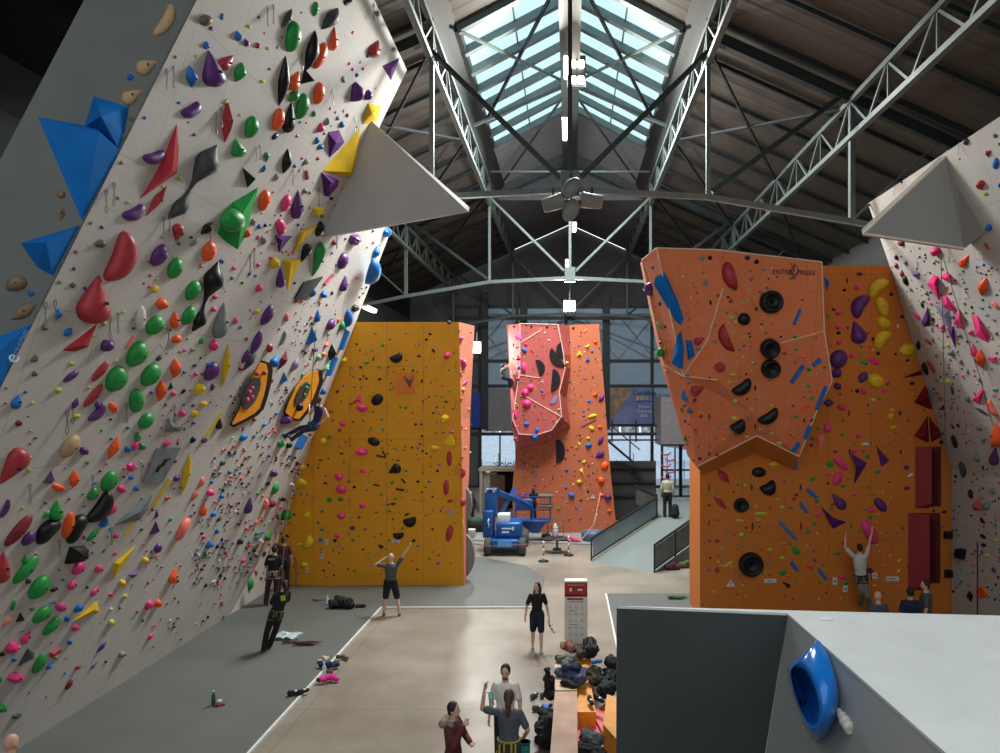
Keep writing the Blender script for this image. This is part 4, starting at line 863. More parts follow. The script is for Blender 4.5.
C('rwall', 690, 470, 6.25, """rrhomb 215 45 138 70 -48; rrhomb 195 212 138 54 -45; koval 433 15 92 66; kbean 490 105 102 92 30; kdisc 322 220 94 90; kdisc 384 593 154 152; pdrop 930 195 130 70 130; Koval 925 55 94 56 65; loval 443 272 86 20; lbar 313 315 48 14 -5; bbar 765 148 92 26 -40
bbar 713 238 80 24 -52; bbar 613 380 172 20 -47; bbar 655 603 72 26 -50; bbar 830 652 88 24 -52; btri 777 562 46 34 150; g 770 55 34; g 797 195 38 30; g 628 236 34 24; g 777 332 38 28; g 748 385 38; goval 665 506 60 42 -30; g 628 462 34 26; g 922 523 56 30; g 580 642 48 46; o 750 602 58 38
o 622 667 30; s 587 462 46 20; s 733 345 30 40; r 665 155 32; r 652 181 32 22; l 326 406 40 36; n 199 491 40; l 500 500 34; l 581 550 34; l 577 233 32; l 414 231 30; l 347 97 28; lbar 240 587 60 16 35; K 277 400 32; n 427 314 44; r 170 445 34 28; r 171 628 40 34 90; G 282 632 26; ktri 600 715 76 36 145; g 812 704 22; s 532 48 38 22
b 590 72 32 18; G 168 130 26 30; D 122 222 22; b 122 443 24; b 122 625 26 20; G 375 235 30; K 800 288 34 22; r 895 215 40 28; g 885 240 28; k 352 362 20; k 274 136 18; k 298 92 16; G 303 70 20; k 448 503 14; k 304 497 14; G 355 497 16; G 292 464 22; G 235 378 20; G 224 402 20; G 224 448 18; G 247 290 20; r 172 315 24; l 203 600 20; l 258 600 20; l 412 678 24; l 472 640 22
k 388 110 16 50; k 692 110 16 46; k 392 350 16 70; k 695 350 16 70; k 120 330 14 50; k 120 110 14 50; G 490 585 26; G 573 505 20; r 305 678 18; l 330 722 20; g 665 695 26 16; g 763 630 18; K 635 346 14; k 490 350 14; G 463 158 22; G 525 180 26 10; l 547 183 20; r 308 660 18; G 200 580 20; k 175 540 14""")
C('rwall', 810, 250, 6.25, """ybean 437 240 152 90 222; yoval 457 352 128 80 -70; yoval 465 455 96 72 -35; ybean 465 565 142 92 232; yoval 615 622 108 84 10; pbean 328 352 160 96 240; pdrop 303 510 152 108 108; poval 185 680 122 110 60; K 298 232 46; D 313 150 50 30; K 180 480 46; K 180 395 52 36; K 185 578 46 36
Koval 400 693 92 38 -35; goval 340 703 64 30 -15; k 403 555 46 32; k 428 645 34 26; k 510 275 30 24; k 578 415 34 30; k 218 250 28; k 150 372 34 24; g 115 412 28; k 180 518 40 24; k 237 487 16 28; k 235 190 14 50; g 322 607 28 20; g 320 650 28 20; k 612 690 30 20; k 538 650 24; w 552 475 18 36; k 368 517 24 14; K 427 520 28; K 375 607 26; y 398 625 28 20; K 265 662 40; o 140 600 40 26""")
C('rwall', 810, 370, 6.25, """yoval 415 65 108 90 -30; poval 335 45 76 56 50; p 170 20 92; p 175 100 62; K 337 132 60 46 110; k 298 132 36 28; K 463 132 40 26; K 197 235 66 48 -30; Kdrop 112 352 78 52 90; sdrop 70 455 112 56 265; Koval 195 585 124 50 -42; Koval 176 680 94 58 65
gblob 128 590 52 46; g 358 543 44 34; g 422 640 44 28; g 205 404 34; K 307 412 46 34; K 280 505 48 36; K 335 505 44 26; p 605 610 44 32; y 328 468 38 26 110; y 505 290 60 44 50; y 515 250 40 22 40; y 527 360 46 28; y 626 432 32; k 640 82 38 28; k 823 452 38 28; p 607 740 42 30; p 158 510 40 18; g 20 680 36; g 210 727 42 30
ptri 448 530 150 72 118; pleaf 120 205 70 50; y 643 150 34 18; w 395 185 36 24; g 435 180 30 20; g 380 270 28 20; g 208 313 28; k 245 270 16 46; k 565 270 26 36; k 618 316 20; K 270 365 20; g 328 362 18; g 382 362 18; K 442 365 20; K 357 320 14; p 540 392 18; K 495 458 30 20; g 383 455 22; g 275 456 14; k 250 510 18 46; k 568 512 16 40; K 118 652 32 20; k 238 683 14; g 368 735 26; w 630 660 46 22 30; p 498 700 20; w 638 568 12; k 487 88 22; g 55 362 30; g 20 430 34; p 10 470 30; w 350 465 60 30""")
C('rwall', 840, 490, 6.25, """poval 258 95 108 62 -50; Koval 190 265 170 78 -62; g 188 170 46 34; K 197 128 56 36; k 652 138 46 26; k 588 130 26; kbox 683 283 64 52; kbox 690 525 70 54; p 190 505 46 42; K 15 545 50 38; g 35 585 38 28; K 97 30 40 24; g 208 33 26; g 155 125 28; g 350 180 22; g 323 223 18; g 123 262 36 26; g 272 320 24; k 355 277 12; k 300 408 16
b 650 230 22; b 652 328 18; c 242 152 16; c 228 198 16; c 260 268 16; c 235 347 16; c 250 387 18; c 315 410 26 16; c 370 440 22; c 282 470 14; c 370 505 40 20 50; c 320 45 20; c 305 75 14; k 70 220 12 50; k 392 240 12 60; y 215 600 24; g 42 680 22; K 70 632 16; k 272 643 16; c 268 10 16""")
C('right', 880, 240, 8.333, """d 168 28 90 62; K 452 95 100 98; k 132 147 58 34 100; r 131 215 62 34 90; G 209 192 56 32 95; rleaf 178 285 88 40 100; koval 205 340 90 52 100; Ltri 275 275 140 70 150; s 575 440 60 36; odrop 695 175 135 78 50; oleaf 848 395 175 84 70; g 512 242 34; g 688 261 34; g 693 352 30; g 555 396 30 24; b 800 225 34 28
b 858 208 36; b 846 572 36; b 906 558 32; Koval 300 632 90 44 -35; l 300 712 48; l 232 593 38 30; l 433 612 30; k 350 545 50 28 90; G 383 445 42 30 90; G 258 418 34 28 90; r 260 335 24; r 391 532 22; sbean 950 550 98 44 140; r 885 50 92 34 -50; l 915 285 42 26; r 723 406 26; p 968 458 30; l 855 108 42 30; Ktri 515 725 62 60 60; g 708 608 36 26; o 705 660 28
G 605 645 50 34 90; Gdrop 255 300 10 8; G 325 68 30 18 90; G 253 92 24 16 90; G 327 148 26 20; k 372 125 28 18 90; D 462 175 28 18 90; k 302 240 30 18 90; k 415 275 26 18 90; k 303 403 22; G 345 388 32 22 90; g 372 292 22; r 95 228 24; l 82 75 20; l 168 138 30; r 220 430 20; l 258 500 24; k 418 438 32 20 90; G 345 462 24; k 440 665 40 24 90; G 430 740 36; r 845 322 20; l 350 540 10""")
C('right', 880, 330, 8.333, """roval 397 97 98 36 -30; Gtri 438 82 52 38 90; kleaf 312 130 98 46 85; l 350 172 42 32 90; l 562 131 40 28 90; G 585 190 74 66; G 462 213 42 36; l 505 213 46 14 -35; koval 368 325 118 58 105; rbean 418 310 132 40 130; Kdrop 772 168 118 66 100; oleaf 823 245 168 82 92; Kbox 935 241 70 38; G 672 268 58 32 110; Gdrop 724 342 52 32 90; G 825 417 58 32 100
l 556 435 66 60; G 550 365 44 40; Doval 598 507 86 36 95; r 500 572 60 40 -60; r 512 655 42 28 90; G 591 652 46 38 90; G 727 575 86 42 95; sbean 925 650 152 64 -60; m 950 495 70 38; l 598 725 42 28; k 502 393 28 18 90; r 694 688 24; r 645 655 38 20 90; K 995 577 36 20 90; K 752 25 58 50 90; G 655 45 48 40 -30; G 432 10 38 26; K 515 5 60 30; k 525 148 34 20; k 505 285 24
k 572 318 24; r 780 340 30 24; k 635 192 20; k 680 325 24; w 805 447 26; k 652 508 22; G 638 562 24; g 925 325 28; g 805 95 24; k 755 100 20; r 485 70 22; k 505 720 26; b 672 465 16; r 557 50 40 28; k 468 600 20; K 985 130 22""")
C('right', 880, 420, 8.333, """kbean 607 185 118 54 105; Dbean 675 420 146 64 100; G 822 65 78 44 110; Gtri 860 168 74 62 30; odrop 958 125 215 118 97; pdrop 940 305 165 90 80; Gblob 798 320 86 70 90; l 741 285 42 30 90; koval 748 617 82 44 105; r 592 38 40 30; k 648 48 50 28 120; r 645 192 28; g 877 65 22; r 803 490 28 24; K 990 525 42 26; w 730 95 62 30; l 712 540 38 28; l 703 162 28
k 625 470 40 28 90; G 745 348 22; D 855 400 60 24 100; G 848 465 42 16 -30; G 950 438 24; k 855 568 28 20 100; G 945 595 80 36 120; G 870 715 70 50; k 858 652 18; k 693 120 20; G 650 118 20; k 820 140 18; k 930 220 26; k 875 365 18; k 985 655 30; l 562 152 16; l 705 360 14""")
C('right', 840, 490, 6.25, """k 813 25 60 34 105; rtri 850 82 110 70 80; kbox 750 398 66 50 80; krhomb 802 660 76 50 100; odisc 884 640 72 72; s 790 218 30 20 90; s 830 470 42 32; r 843 381 24; kbean 888 190 50 24 -50; koval 888 290 54 26 -30; k 893 345 48 30; G 968 215 40 24 90; l 968 316 38 34; l 915 410 44 36; p 957 502 44 28 110; b 920 606 26; b 965 683 30 26; r 755 494 16; G 968 268 32 20
G 910 105 56 60; k 778 162 14; k 995 372 20; l 990 520 26; k 890 52 14; k 772 62 8; s 768 308 14; g 945 625 24; r 935 312 14; K 968 165 22; G 945 10 60 36 -30; s 895 460 30 16 -60; D 885 390 40 16 100; k 875 438 14; k 858 485 12; r 808 695 14; b 995 655 20; k 995 690 16; G 960 465 20 12; r 995 425 16 24""")
C('right', 880, 110, 8.333, """D 710 270 76 52 70; e 953 217 56 46; rtri 892 372 74 60 -90; boval 955 450 102 60 80; rdrop 830 625 84 72 50; l 878 702 46; b 992 628 56 30 90; D 300 510 66 52; k 175 602 32; e 990 285 40; k 660 410 30 22""")
C('right', 800, 180, 5, """b 938 240 46 38 60; l 877 266 28; r 897 22 52 46 60; l 923 70 32""")

def vmat(c):
    n, rgb = PAL[c]; return mat('volume_'+n.replace(' ', '_'), rgb, .85, 0, .12, 3, .03, spec=.08)
# polygonal volumes: wall, colour, base px polygon, apex px, protrusion m, label
VOLS = [
 ('end', 'b', [(38, 117), (99, 128), (120, 150), (82, 221)], (99, 133), .42, 'large blue pointed volume with its tip down on the grey end panel'),
 ('end', 'b', [(84, 127), (94, 96), (129, 107), (124, 137), (119, 149), (98, 133)], (101, 116), .5, 'blocky blue volume on top of the large pointed one on the grey end panel'),
 ('end', 'b', [(20.5, 243), (80, 225), (53, 276), (37, 267)], (46, 243), .4, 'blue triangular volume half way down the grey end panel'),
 ('end', 'b', [(-25, 345), (32, 324), (0, 388), (-12, 398)], (-6, 356), .3, 'blue volume with white lettering cut by the left photo edge'),
 ('left', 'r', [(176.8, 124), (179, 150), (177, 173), (140, 199), (160, 165)], (172.5, 170), .2, 'long red blade-shaped volume next to the purple holds high on the left wall'),
 ('left', 'r', [(98, 323), (88, 347), (75, 351.6), (62, 350.4)], (84, 345), .18, 'red swept blade volume hanging under the big red teardrop hold'),
 ('left', 'y', [(360.5, 127), (358, 150), (353, 178), (322, 171)], (350, 172), .25, 'large yellow triangular volume beside the grey wing'),
 ('left', 'y', [(368, 103), (381, 106), (377, 121), (362, 125)], (372, 113), .2, 'small yellow angular volume above the large yellow triangle'),
 ('left', 'p', [(321, 172), (339, 180), (338, 186), (329, 197), (324, 196)], (331, 182), .25, 'purple pyramid volume just under the large yellow triangle'),
 ('left', 'p', [(328, 132), (339, 130), (344.5, 142), (338, 150), (329, 158)], (336, 143), .2, 'purple angular volume just left of the large yellow triangle'),
 ('left', 'p', [(382, 66), (400, 57.5), (391, 80.5)], (391, 69), .12, 'purple triangular volume at the upper right edge of the left wall'),
 ('left', 'g', [(258.5, 187), (245, 236), (238, 249.5), (226, 242), (217, 233.6), (233, 202)], (243, 213), .35, 'large green faceted volume carrying a round green ball'),
 ('left', 'p', [(275, 235), (292, 236), (279, 253)], (282, 240), .18, 'purple triangular volume under the tilted pink hold'),
 ('left', 'y', [(320, 224), (304, 241), (292, 257), (300, 232)], (304, 233), .15, 'yellow dart-shaped volume left of the tall green hold'),
 ('left', 'y', [(283, 260), (302.5, 259), (288, 290.5)], (291, 262), .16, 'yellow downward triangle volume left of the black teardrop'),
 ('left', 'D', [(303, 282), (321.6, 276.4), (304, 300), (293.5, 299)], (306, 289), .06, 'dark grey flat slab volume with chalky top edge'),
 ('left', 'G', [(156.4, 447.8), (179, 447), (160.7, 482.9), (141.3, 482.4)], (160, 465), .05, 'grey flat parallelogram panel with a black squiggle on the left wall'),
 ('left', 'G', [(168, 417), (183, 427), (181, 431), (164.4, 432.4)], (172, 426), .15, 'small grey shark-fin volume above the grey parallelogram'),
 ('left', 'G', [(113.6, 525.6), (128, 512), (153, 493), (147.6, 510), (140, 520)], (140, 512), .15, 'long grey swept fin volume touching the yellow stick hold'),
 ('left', 'y', [(137, 544.6), (125, 563), (113, 580), (114, 563), (120, 558)], (120, 564), .15, 'yellow blade volume low on the left wall above the pink holds'),
 ('left', 'y', [(97, 601), (99, 611), (72.4, 621.6), (80, 615)], (94, 610), .15, 'yellow wedge volume near the bottom of the left wall'),
 ('left', 'd', [(269, 375), (274, 381), (263.6, 391)], (268, 382), .12, 'small maroon triangular volume touching the upper orange board'),
 ('rwall', 'p', [(849, 452), (867, 463), (854, 485), (856.4, 464.4)], (858, 468), .25, 'purple three-pointed volume in the middle of the right orange wall'),
 ('rwall', 'p', [(820.4, 506), (834, 518), (847, 522), (832.7, 529)], (832, 521), .25, 'purple winged volume left of the climber in white'),
 ('rwall', 'd', [(902, 378), (920.4, 370), (922, 375), (910, 377)], (917, 373), .2, 'dark red wedge volume highest at the edge of the right orange wall'),
 ('rwall', 'd', [(926, 384), (932, 409), (928.7, 409), (914, 402.5)], (928, 397), .5, 'dark red pyramid volume above the paired pyramids'),
 ('rwall', 'd', [(927.6, 415.6), (929.2, 441), (928, 443), (914, 436)], (924, 437), .3, 'left dark red pyramid of the pair above the tall red prisms'),
 ('rwall', 'd', [(928.7, 415.6), (943.6, 435.6), (931.6, 442), (930.2, 436)], (934, 435), .3, 'right dark red pyramid of the pair above the tall red prisms'),
 ('prow', 'b', [(664.8, 272), (655.2, 277.6), (653.6, 284), (674.4, 320), (680.8, 325.6), (684, 319.2), (678, 301)], (671, 294), .2, 'long blue crystal-shaped volume high on the left of the orange prow'),
 ('prow', 'b', [(681.3, 329.6), (676.8, 336), (671.2, 363), (683, 371.4), (684.3, 348)], (677, 353), .2, 'lower blue crystal-shaped volume on the left of the orange prow'),
 ('prow', 'b', [(685.6, 339.7), (692, 341), (695.2, 355.6), (687.6, 360.7)], (690, 352), .15, 'small blue box volume beside the lower blue crystal'),
 ('rwall', 'b', [(823.6, 275.6), (830, 282), (827.6, 291.6)], (827, 282), .12, 'blue triangular volume right of the prow edge on the shaded wall'),
 ('right', 'K', [(926.8, 283.8), (934, 274.2), (937.6, 276), (938.8, 300.6)], (934, 283), .25, 'pink triangular volume upper left on the right white wall'),
 ('right', 'K', [(939, 277), (946.6, 272.4), (950.2, 274), (952, 285)], (947, 278), .2, 'pink rounded triangular volume beside the upper pink triangle'),
 ('right', 'K', [(940, 295.2), (946, 295.2), (957.4, 309.6), (956.8, 313.4), (942.4, 307.2)], (947, 303), .15, 'pink slanted block volume in the middle of the right white wall'),
 ('right', 'K', [(959.8, 309), (963.4, 330), (953.2, 324)], (959, 318), .15, 'narrow pink triangular volume below the slanted pink block'),
 ('right', 'p', [(927.6, 306.6), (930.2, 325.8), (923.8, 327), (921.4, 322.8)], (927, 320), .15, 'dark purple spear-shaped volume on the right white wall'),
 ('right', 'L', [(934.6, 304.8), (949.6, 309.6), (952, 322.8), (950.8, 330), (945.4, 325.2)], (944, 315), .1, 'lilac star-shaped volume above the purple spike'),
 ('right', 'p', [(946.6, 328), (954, 326), (955.6, 349)], (951, 333), .12, 'purple downward spike volume below the lilac star'),
 ('right', 'K', [(971.8, 316.8), (977, 315), (989.8, 337), (988, 343), (976, 336.6)], (980, 328), .18, 'large pink slanted block volume at the right edge of the photo'),
 ('right', 'K', [(982, 388), (984, 390), (979, 405), (971.6, 400)], (979, 396), .15, 'pink wedge volume above the salmon bean hold on the right white wall'),
 ('right', 'D', [(973.6, 407), (981, 409), (990, 415.6), (981, 413)], (980, 411), .1, 'flat dark volume under the pink wedge'),
]
def make_volume(wall, col, base, apex, prot, label):
    W = WALL[wall]; cx = sum(p[0] for p in base)/len(base); cy = sum(p[1] for p in base)/len(base)
    h = W.hit(cx, cy) or W.hit(*apex)
    if h is None:
        h = (WALL['end'].hit(46, 243)) if wall == 'end' else None
    p, n = h
    def onp(x, y, o=0.):
        r = ray(x, y); return CAM+r*((p+n*o-CAM).dot(n)/r.dot(n))
    ds = ray(cx, cy).normalized(); cs = abs(ds.dot(n)); prot = prot*(1 if cs > .7 else .8)
    b = [onp(x, y) for x, y in base]; a = onp(apex[0], apex[1], prot)
    mb = MB(); nb = len(b); bi = [v-n*.03 for v in b]
    if prot <= .07:
        mb.prism(bi, n*(prot+.03))
    else:
        mb.add(b+[a]+bi, [(i, (i+1) % nb, nb) for i in range(nb)]+[(i, i+nb+1, (i+1) % nb+nb+1, (i+1) % nb) for i in range(nb)]+[tuple(range(nb+1, 2*nb+1))[::-1]])
    o = mb.build('wall_volume', vmat(col), origin=p); tag(o, label, 'volume'); return o, p, n, onp
vol = {}
for v in VOLS: vol[v[5]] = make_volume(*v)
# lettering on the lowest blue volume, squiggle on grey parallelogram
o, p, n, onp = vol[VOLS[3][5]]
def plane_frame(onp, x0, y0, x1, y1, off):
    a, b_ = onp(x0, y0, off), onp(x1, y1, off); return a, b_
a, b_ = onp(12, 358, .16), onp(22, 338, .1)
M = frame_on((a+b_)/2, a, b_, Vector((-.4, -.3, .8)))
text_obj('lettering', 'e', .24, frame_on(a.lerp(b_, .0), a, b_, Vector((-.4, -.3, .8))), white_trim, o)
text_obj('lettering', 'entre-prises', .1, frame_on(a.lerp(b_, .6), a, b_, Vector((-.4, -.3, .8))), mat('faint_print', (110, 150, 190), .6), o)
o, p, n, onp = vol['grey flat parallelogram panel with a black squiggle on the left wall']
part(MB().tube([onp(157, 472, .06), onp(159, 467, .06), onp(163, 465, .06), onp(166, 460, .06), onp(170, 459, .06)], .025), 'squiggle_hold', hmat('k'), o)
# tall red prisms on the right wall
def prism_vol(l, r, top, bot, label, dep):
    t = thing('prism_volume', label, 'volume', P((l+r)/2, bot, YR))
    a = P(l, top, YR); b_ = P(r, top, YR); c = P(r, bot, YR); d = P(l, bot, YR); k = (a.z-d.z)*.1
    m1 = (a+b_)/2+Vector(((b_.x-a.x)*dep[0], -dep[1], -k*dep[2])); m2 = (c+d)/2+Vector(((b_.x-a.x)*dep[0], -dep[1], k))
    part(MB().add([a, b_, c, d, m1, m2], [(0, 4, 5, 3), (1, 2, 5, 4), (0, 1, 4), (2, 3, 5), (3, 2, 1, 0)]), 'prism', mat('prism_red', (142, 38, 42), .6) if 'left' in label else mat('prism_maroon', (104, 34, 40), .6), t)
prism_vol(915.3, 929.0, 446.8, 508, 'upper left tall red prism on the right orange wall', (.3, .3, 0))
prism_vol(930.2, 941.2, 446.8, 506.6, 'upper right tall maroon prism on the right orange wall', (-.3, .3, 1))
prism_vol(908, 926, 513, 590, 'lower left tall red prism on the right orange wall', (.35, .35, 0))
prism_vol(926.5, 940.5, 513, 583, 'lower right tall maroon prism on the right orange wall', (-.3, .35, 1))
# the green ball and the two orange boards on the left wall
def board(outl, pad, lab, extra):
    W = WALL['left']; cx = sum(p[0] for p in outl)/len(outl); cy = sum(p[1] for p in outl)/len(outl); p, n = W.hit(cx, cy)
    onp = lambda x, y, o=0.: CAM+ray(x, y)*((p+n*o-CAM).dot(n)/ray(x, y).dot(n))
    t = thing('board_volume', lab, 'volume', p)
    sc = lambda f: [(cx+(x-cx)*f, cy+(y-cy)*f) for x, y in outl]
    part(MB().prism([onp(x, y) for x, y in outl], n*.1), 'rim', hmat('k'), t)
    part(MB().prism([onp(x, y, .1) for x, y in [(cx+(x-cx)*.9, cy+(y-cy)*.95) for x, y in outl]], n*.02), 'deck', mat('board_orange', (232, 150, 30), .5), t)
    x0, y0, L, Wd, an = pad; a = math.radians(an); N = 16
    pts = [(x0+L/2*math.cos(a)*math.cos(q)-Wd/2*math.sin(a)*math.sin(q), y0-L/2*math.sin(a)*math.cos(q)-Wd/2*math.cos(a)*math.sin(q)) for q in [2*math.pi*i/N for i in range(N)]]
    part(MB().prism([onp(x, y, .12) for x, y in pts], n*.03), 'pad', hmat('D'), t)
    for (x, y, r, c) in extra:
        part(MB().ball(onp(x, y, .15), r), 'grip', hmat(c), t)
board([(261, 360), (267, 362), (269, 370), (267, 384), (264, 396), (260, 408), (254, 414), (243, 420), (230, 426), (229.6, 424), (238, 410), (244, 394), (252, 376)], (250.5, 393, 35, 13, 66),
      'upper orange board-shaped volume with black rim on the left wall', [(252, 388, .05, 'K'), (249, 392, .06, 'K'), (252, 397, .05, 'K'), (247, 400, .06, 'K'), (257, 374, .05, 'r'), (264, 373, .06, 'r')])
board([(319, 369), (320, 380), (316, 392), (312, 401), (305, 412), (298, 420), (290, 419), (283, 413), (287, 402), (294, 388), (303, 376), (312, 370)], (302, 393, 26, 10, 62),
      'lower orange board-shaped volume with black rim beside the climbing woman', [(299, 407, .12, 'k'), (306, 388, .07, 'g'), (308, 384, .05, 'g'), (304, 395, .06, 'g')])
# recess plate on the yellow wall
def yp(x, y, o=0): return P(x, y, YY-o)
rc = thing('plate_volume', 'translucent orange square plate with a brown triangle on the yellow wall', 'volume', yp(405, 383))
part(MB().prism([yp(396, 373), yp(415, 373), yp(415, 393), yp(396, 393)], (0, -.04, 0)), 'plate', mat('plate_orange', (226, 122, 42), .4), rc)
part(MB().add([yp(403, 376, .05), yp(414, 377, .05), yp(410, 389, .05), yp(409, 380, .12)], [(0, 1, 3), (1, 2, 3), (2, 0, 3), (2, 1, 0)]), 'triangle', mat('brown_ply', (120, 76, 40), .6), rc)

HOLDS.append(dict(wall='left', px=236, py=221.6, L=23, W=22.5, ang=0, col='g', sh='dome', off=.28))
# rank by pictured size: the largest become things of their own, the rest one mesh per wall
for h in HOLDS: h['A'] = h['L']*h['W']
HOLDS = [h for h in HOLDS if place(h['wall'], h['px'], h['py'], h['L'], h['W'], h['ang'], h['sh'])]
HOLDS.sort(key=lambda h: -h['A'])
NIND = 300
def hold_verts(h, sd):
    c, U, V, n, hg = place(h['wall'], h['px'], h['py'], h['L'], h['W'], h['ang'], h['sh'], h['off'])
    vs, fs, sm = hold_geo(h['sh'], sd)
    return c, n, hg, [U*x+V*y+n*(hg*z-.012) for x, y, z in vs], fs, sm
WN = dict(left='left grey wall', end='grey end panel', yellow='yellow wall', tower='central tower', prow='orange prow', rwall='right orange wall', right='right white wall')
def size_word(h): return 'big' if h['A'] > 320 else 'medium' if h['A'] > 90 else 'small' if h['A'] > 40 else 'tiny'
def base_desc(h): return '%s %s %s hold' % (size_word(h), PAL[h['col']][0], SHN[h['sh']])
def direction(dx, dy):
    a = math.degrees(math.atan2(-dy, dx)) % 360
    return ['right of', 'upper right of', 'above', 'upper left of', 'left of', 'lower left of', 'below', 'lower right of'][int(((a+22.5) % 360)//45)]
ind = HOLDS[:NIND]
byd = {}
for h in ind: byd.setdefault((h['wall'], base_desc(h)), []).append(h)
uniq = [v[0] for v in byd.values() if len(v) == 1]
used = set()
for i, h in enumerate(ind):
    cand = [base_desc(h)+' on the '+WN[h['wall']]] if h in uniq else []
    near_ = sorted([u for u in ind if u is not h and u['wall'] == h['wall'] and (u['col'], u['sh']) != (h['col'], h['sh'])], key=lambda u: (u['px']-h['px'])**2+(u['py']-h['py'])**2)
    for u in near_[:8]:
        cand.append('%s %s a %s' % (base_desc(h), direction(h['px']-u['px'], h['py']-u['py']), base_desc(u)[:-5]+' one')+', '+WN[h['wall']])
    for a in near_[:4]:
        for b in near_[:6]:
            if a is not b: cand.append('%s %s a %s one and %s a %s one' % (base_desc(h), direction(h['px']-a['px'], h['py']-a['py']), PAL[a['col']][0]+' '+SHN[a['sh']], direction(h['px']-b['px'], h['py']-b['py']), PAL[b['col']][0]+' '+SHN[b['sh']]))
    # a relation only counts if no look-alike shares it
    lab = None
    for c in cand:
        if c not in used and len(c.split()) <= 16: lab = c; break
    lab = lab or [c for c in cand if len(c.split()) <= 16][-1]; used.add(lab); h['label'] = lab
GRP = dict(left='holds on the left overhanging wall', end='holds on the grey end panel', yellow='holds on the yellow wall', tower='holds on the central tower',
           prow='holds on the orange prow', rwall='holds on the right orange wall', right='holds on the right white wall')
for i, h in enumerate(ind):
    c, n, hg, vs, fs, sm = hold_verts(h, i)
    o = MB().add(vs, fs, hmat(h['col']), sm).build('climbing_hold'); o.location = c
    tag(o, h['label'], 'climbing hold', GRP[h['wall']])
    if h['L'] > 13 and h['sh'] in ('oval', 'drop', 'bean', 'leaf', 'disc', 'half', 'dome', 'blob', 'rhomb'):
        M = n.to_track_quat('Z', 'Y').to_matrix().to_4x4(); r = .01+.0003*h['L']; zt_b = dict(disc=.5, rhomb=.8, bean=.75, blob=.9).get(h['sh'], .93)
        U = vs[0]*0; s = {'bean': -.25}.get(h['sh'], 0)
        MB().lathe([(r, -.03), (r, .006), (r*.7, .012), (r*.4, .004)], n*(hg*zt_b-.012)+(place(h['wall'], h['px'], h['py'], h['L'], h['W'], h['ang'], h['sh'])[2]*s), boltm, 8, M).build('bolt', None, o)
# the many small screw-on holds
rest = {}
for i, h in enumerate(HOLDS[NIND:]): rest.setdefault(h['wall'], []).append((h, i))
def scatter(wall, ox0, oy0, ox1, oy1, n, cols, smin, smax, sd, cond=None):
    R = random.Random(sd); k = 0; tries = 0
    while k < n and tries < n*8:
        tries += 1; x, y = R.uniform(ox0, ox1), R.uniform(oy0, oy1)
        if cond and not cond(x, y): continue
        if any(abs(h['px']-x) < h['L']*.5+1 and abs(h['py']-y) < h['L']*.5+1 for h in HOLDS if h['A'] > 25 and h['wall'] == wall): continue
        s = R.uniform(smin, smax); h = dict(wall=wall, px=x, py=y, L=s*R.uniform(1, 1.5), W=s, ang=R.uniform(0, 180), col=R.choice(cols), sh='blob', off=0)
        if place(wall, x, y, h['L'], h['W'], h['ang'], 'blob') is None: continue
        if not WALL[wall].hit(x, y): continue
        rest.setdefault(wall, []).append((h, R.randrange(999))); k += 1
seg = lambda x, y: x > 200+(600-y)*.0 and y < 600-(x-200)*.3
scatter('left', 190, 430, 300, 590, 300, 'kGGbKrgkwGodpke', 1.8, 4.2, 1, lambda x, y: x+.5*y > 430 and y < 742-(x-27)*.614-14)
scatter('left', 120, 300, 330, 440, 130, 'kbKrgkwGpdk', 1.6, 3.2, 2, lambda x, y: x > 160)
scatter('left', 270, 180, 390, 330, 90, 'kbKrgkwGpro', 1.6, 3.4, 3, lambda x, y: not (x < 330 and y < 200))
scatter('left', 100, 430, 230, 640, 80, 'kwGbKrgkw', 1.8, 3.6, 4)
scatter('yellow', 290, 345, 455, 580, 230, 'kkkbrKgGpeo', 1.3, 2.8, 5)
scatter('yellow', 458, 330, 472, 470, 14, 'rKdy', 1.5, 3, 15)
scatter('tower', 512, 330, 612, 525, 230, 'kkbrdgwGlG', 1.0, 2.0, 6)
scatter('rwall', 700, 475, 950, 605, 130, 'kkbrgGlGpKc', 1.3, 2.8, 7)
scatter('rwall', 840, 280, 940, 470, 30, 'kgKcp', 1.5, 3, 8)
scatter('prow', 650, 262, 830, 460, 90, 'kGGrlwp', 1.3, 2.6, 9)
scatter('right', 890, 255, 1000, 600, 260, 'kkGGrglGK', 1.4, 3.4, 10)
for wl, lst in rest.items():
    mb = MB()
    for h, sd in lst:
        c, n, hg, vs, fs, sm = hold_verts(h, sd); mb.add([v+c for v in vs], fs, hmat(h['col']), sm)
    o = mb.build('small_climbing_holds'); tag(o, 'many small bolt-on holds in mixed colours scattered over the '+WN[wl], 'small climbing holds', None, 'stuff')

# quickdraws: sling with a carabiner at each end
qm = mat('quickdraw_metal', (120, 118, 112), .4, .6); slm = mat('quickdraw_sling', (120, 108, 96), .8)
def quickdraw(wall, px, py, hpx, label, group):
    h = WALL[wall].hit(px, py)
    if not h: return
    p, n = h; sc = hpx*(p-CAM).y/F/2; p = p+n*.05; dn = Vector((0, 0, -1)); a = p-dn*sc; b_ = p+dn*sc
    t = thing('quickdraw', label, 'quickdraw', p, group)
    side = n.cross(dn).normalized()
    def ring(c, r, w): return [c+dn*math.cos(q)*r+side*math.sin(q)*w for q in [2*math.pi*i/10 for i in range(11)]]
    part(MB().tube(ring(a+dn*sc*.3, sc*.34, sc*.16), sc*.03, None, 5, cap=False), 'carabiner', qm, t)
    part(MB().tube(ring(b_-dn*sc*.3, sc*.34, sc*.16), sc*.03, None, 5, cap=False), 'carabiner', qm, t)
    part(MB().bar(a+dn*sc*.55, b_-dn*sc*.55, sc*.07, sc*.05), 'sling', slm, t)
ql = 'wire quickdraw hanging on the left overhanging grey wall'
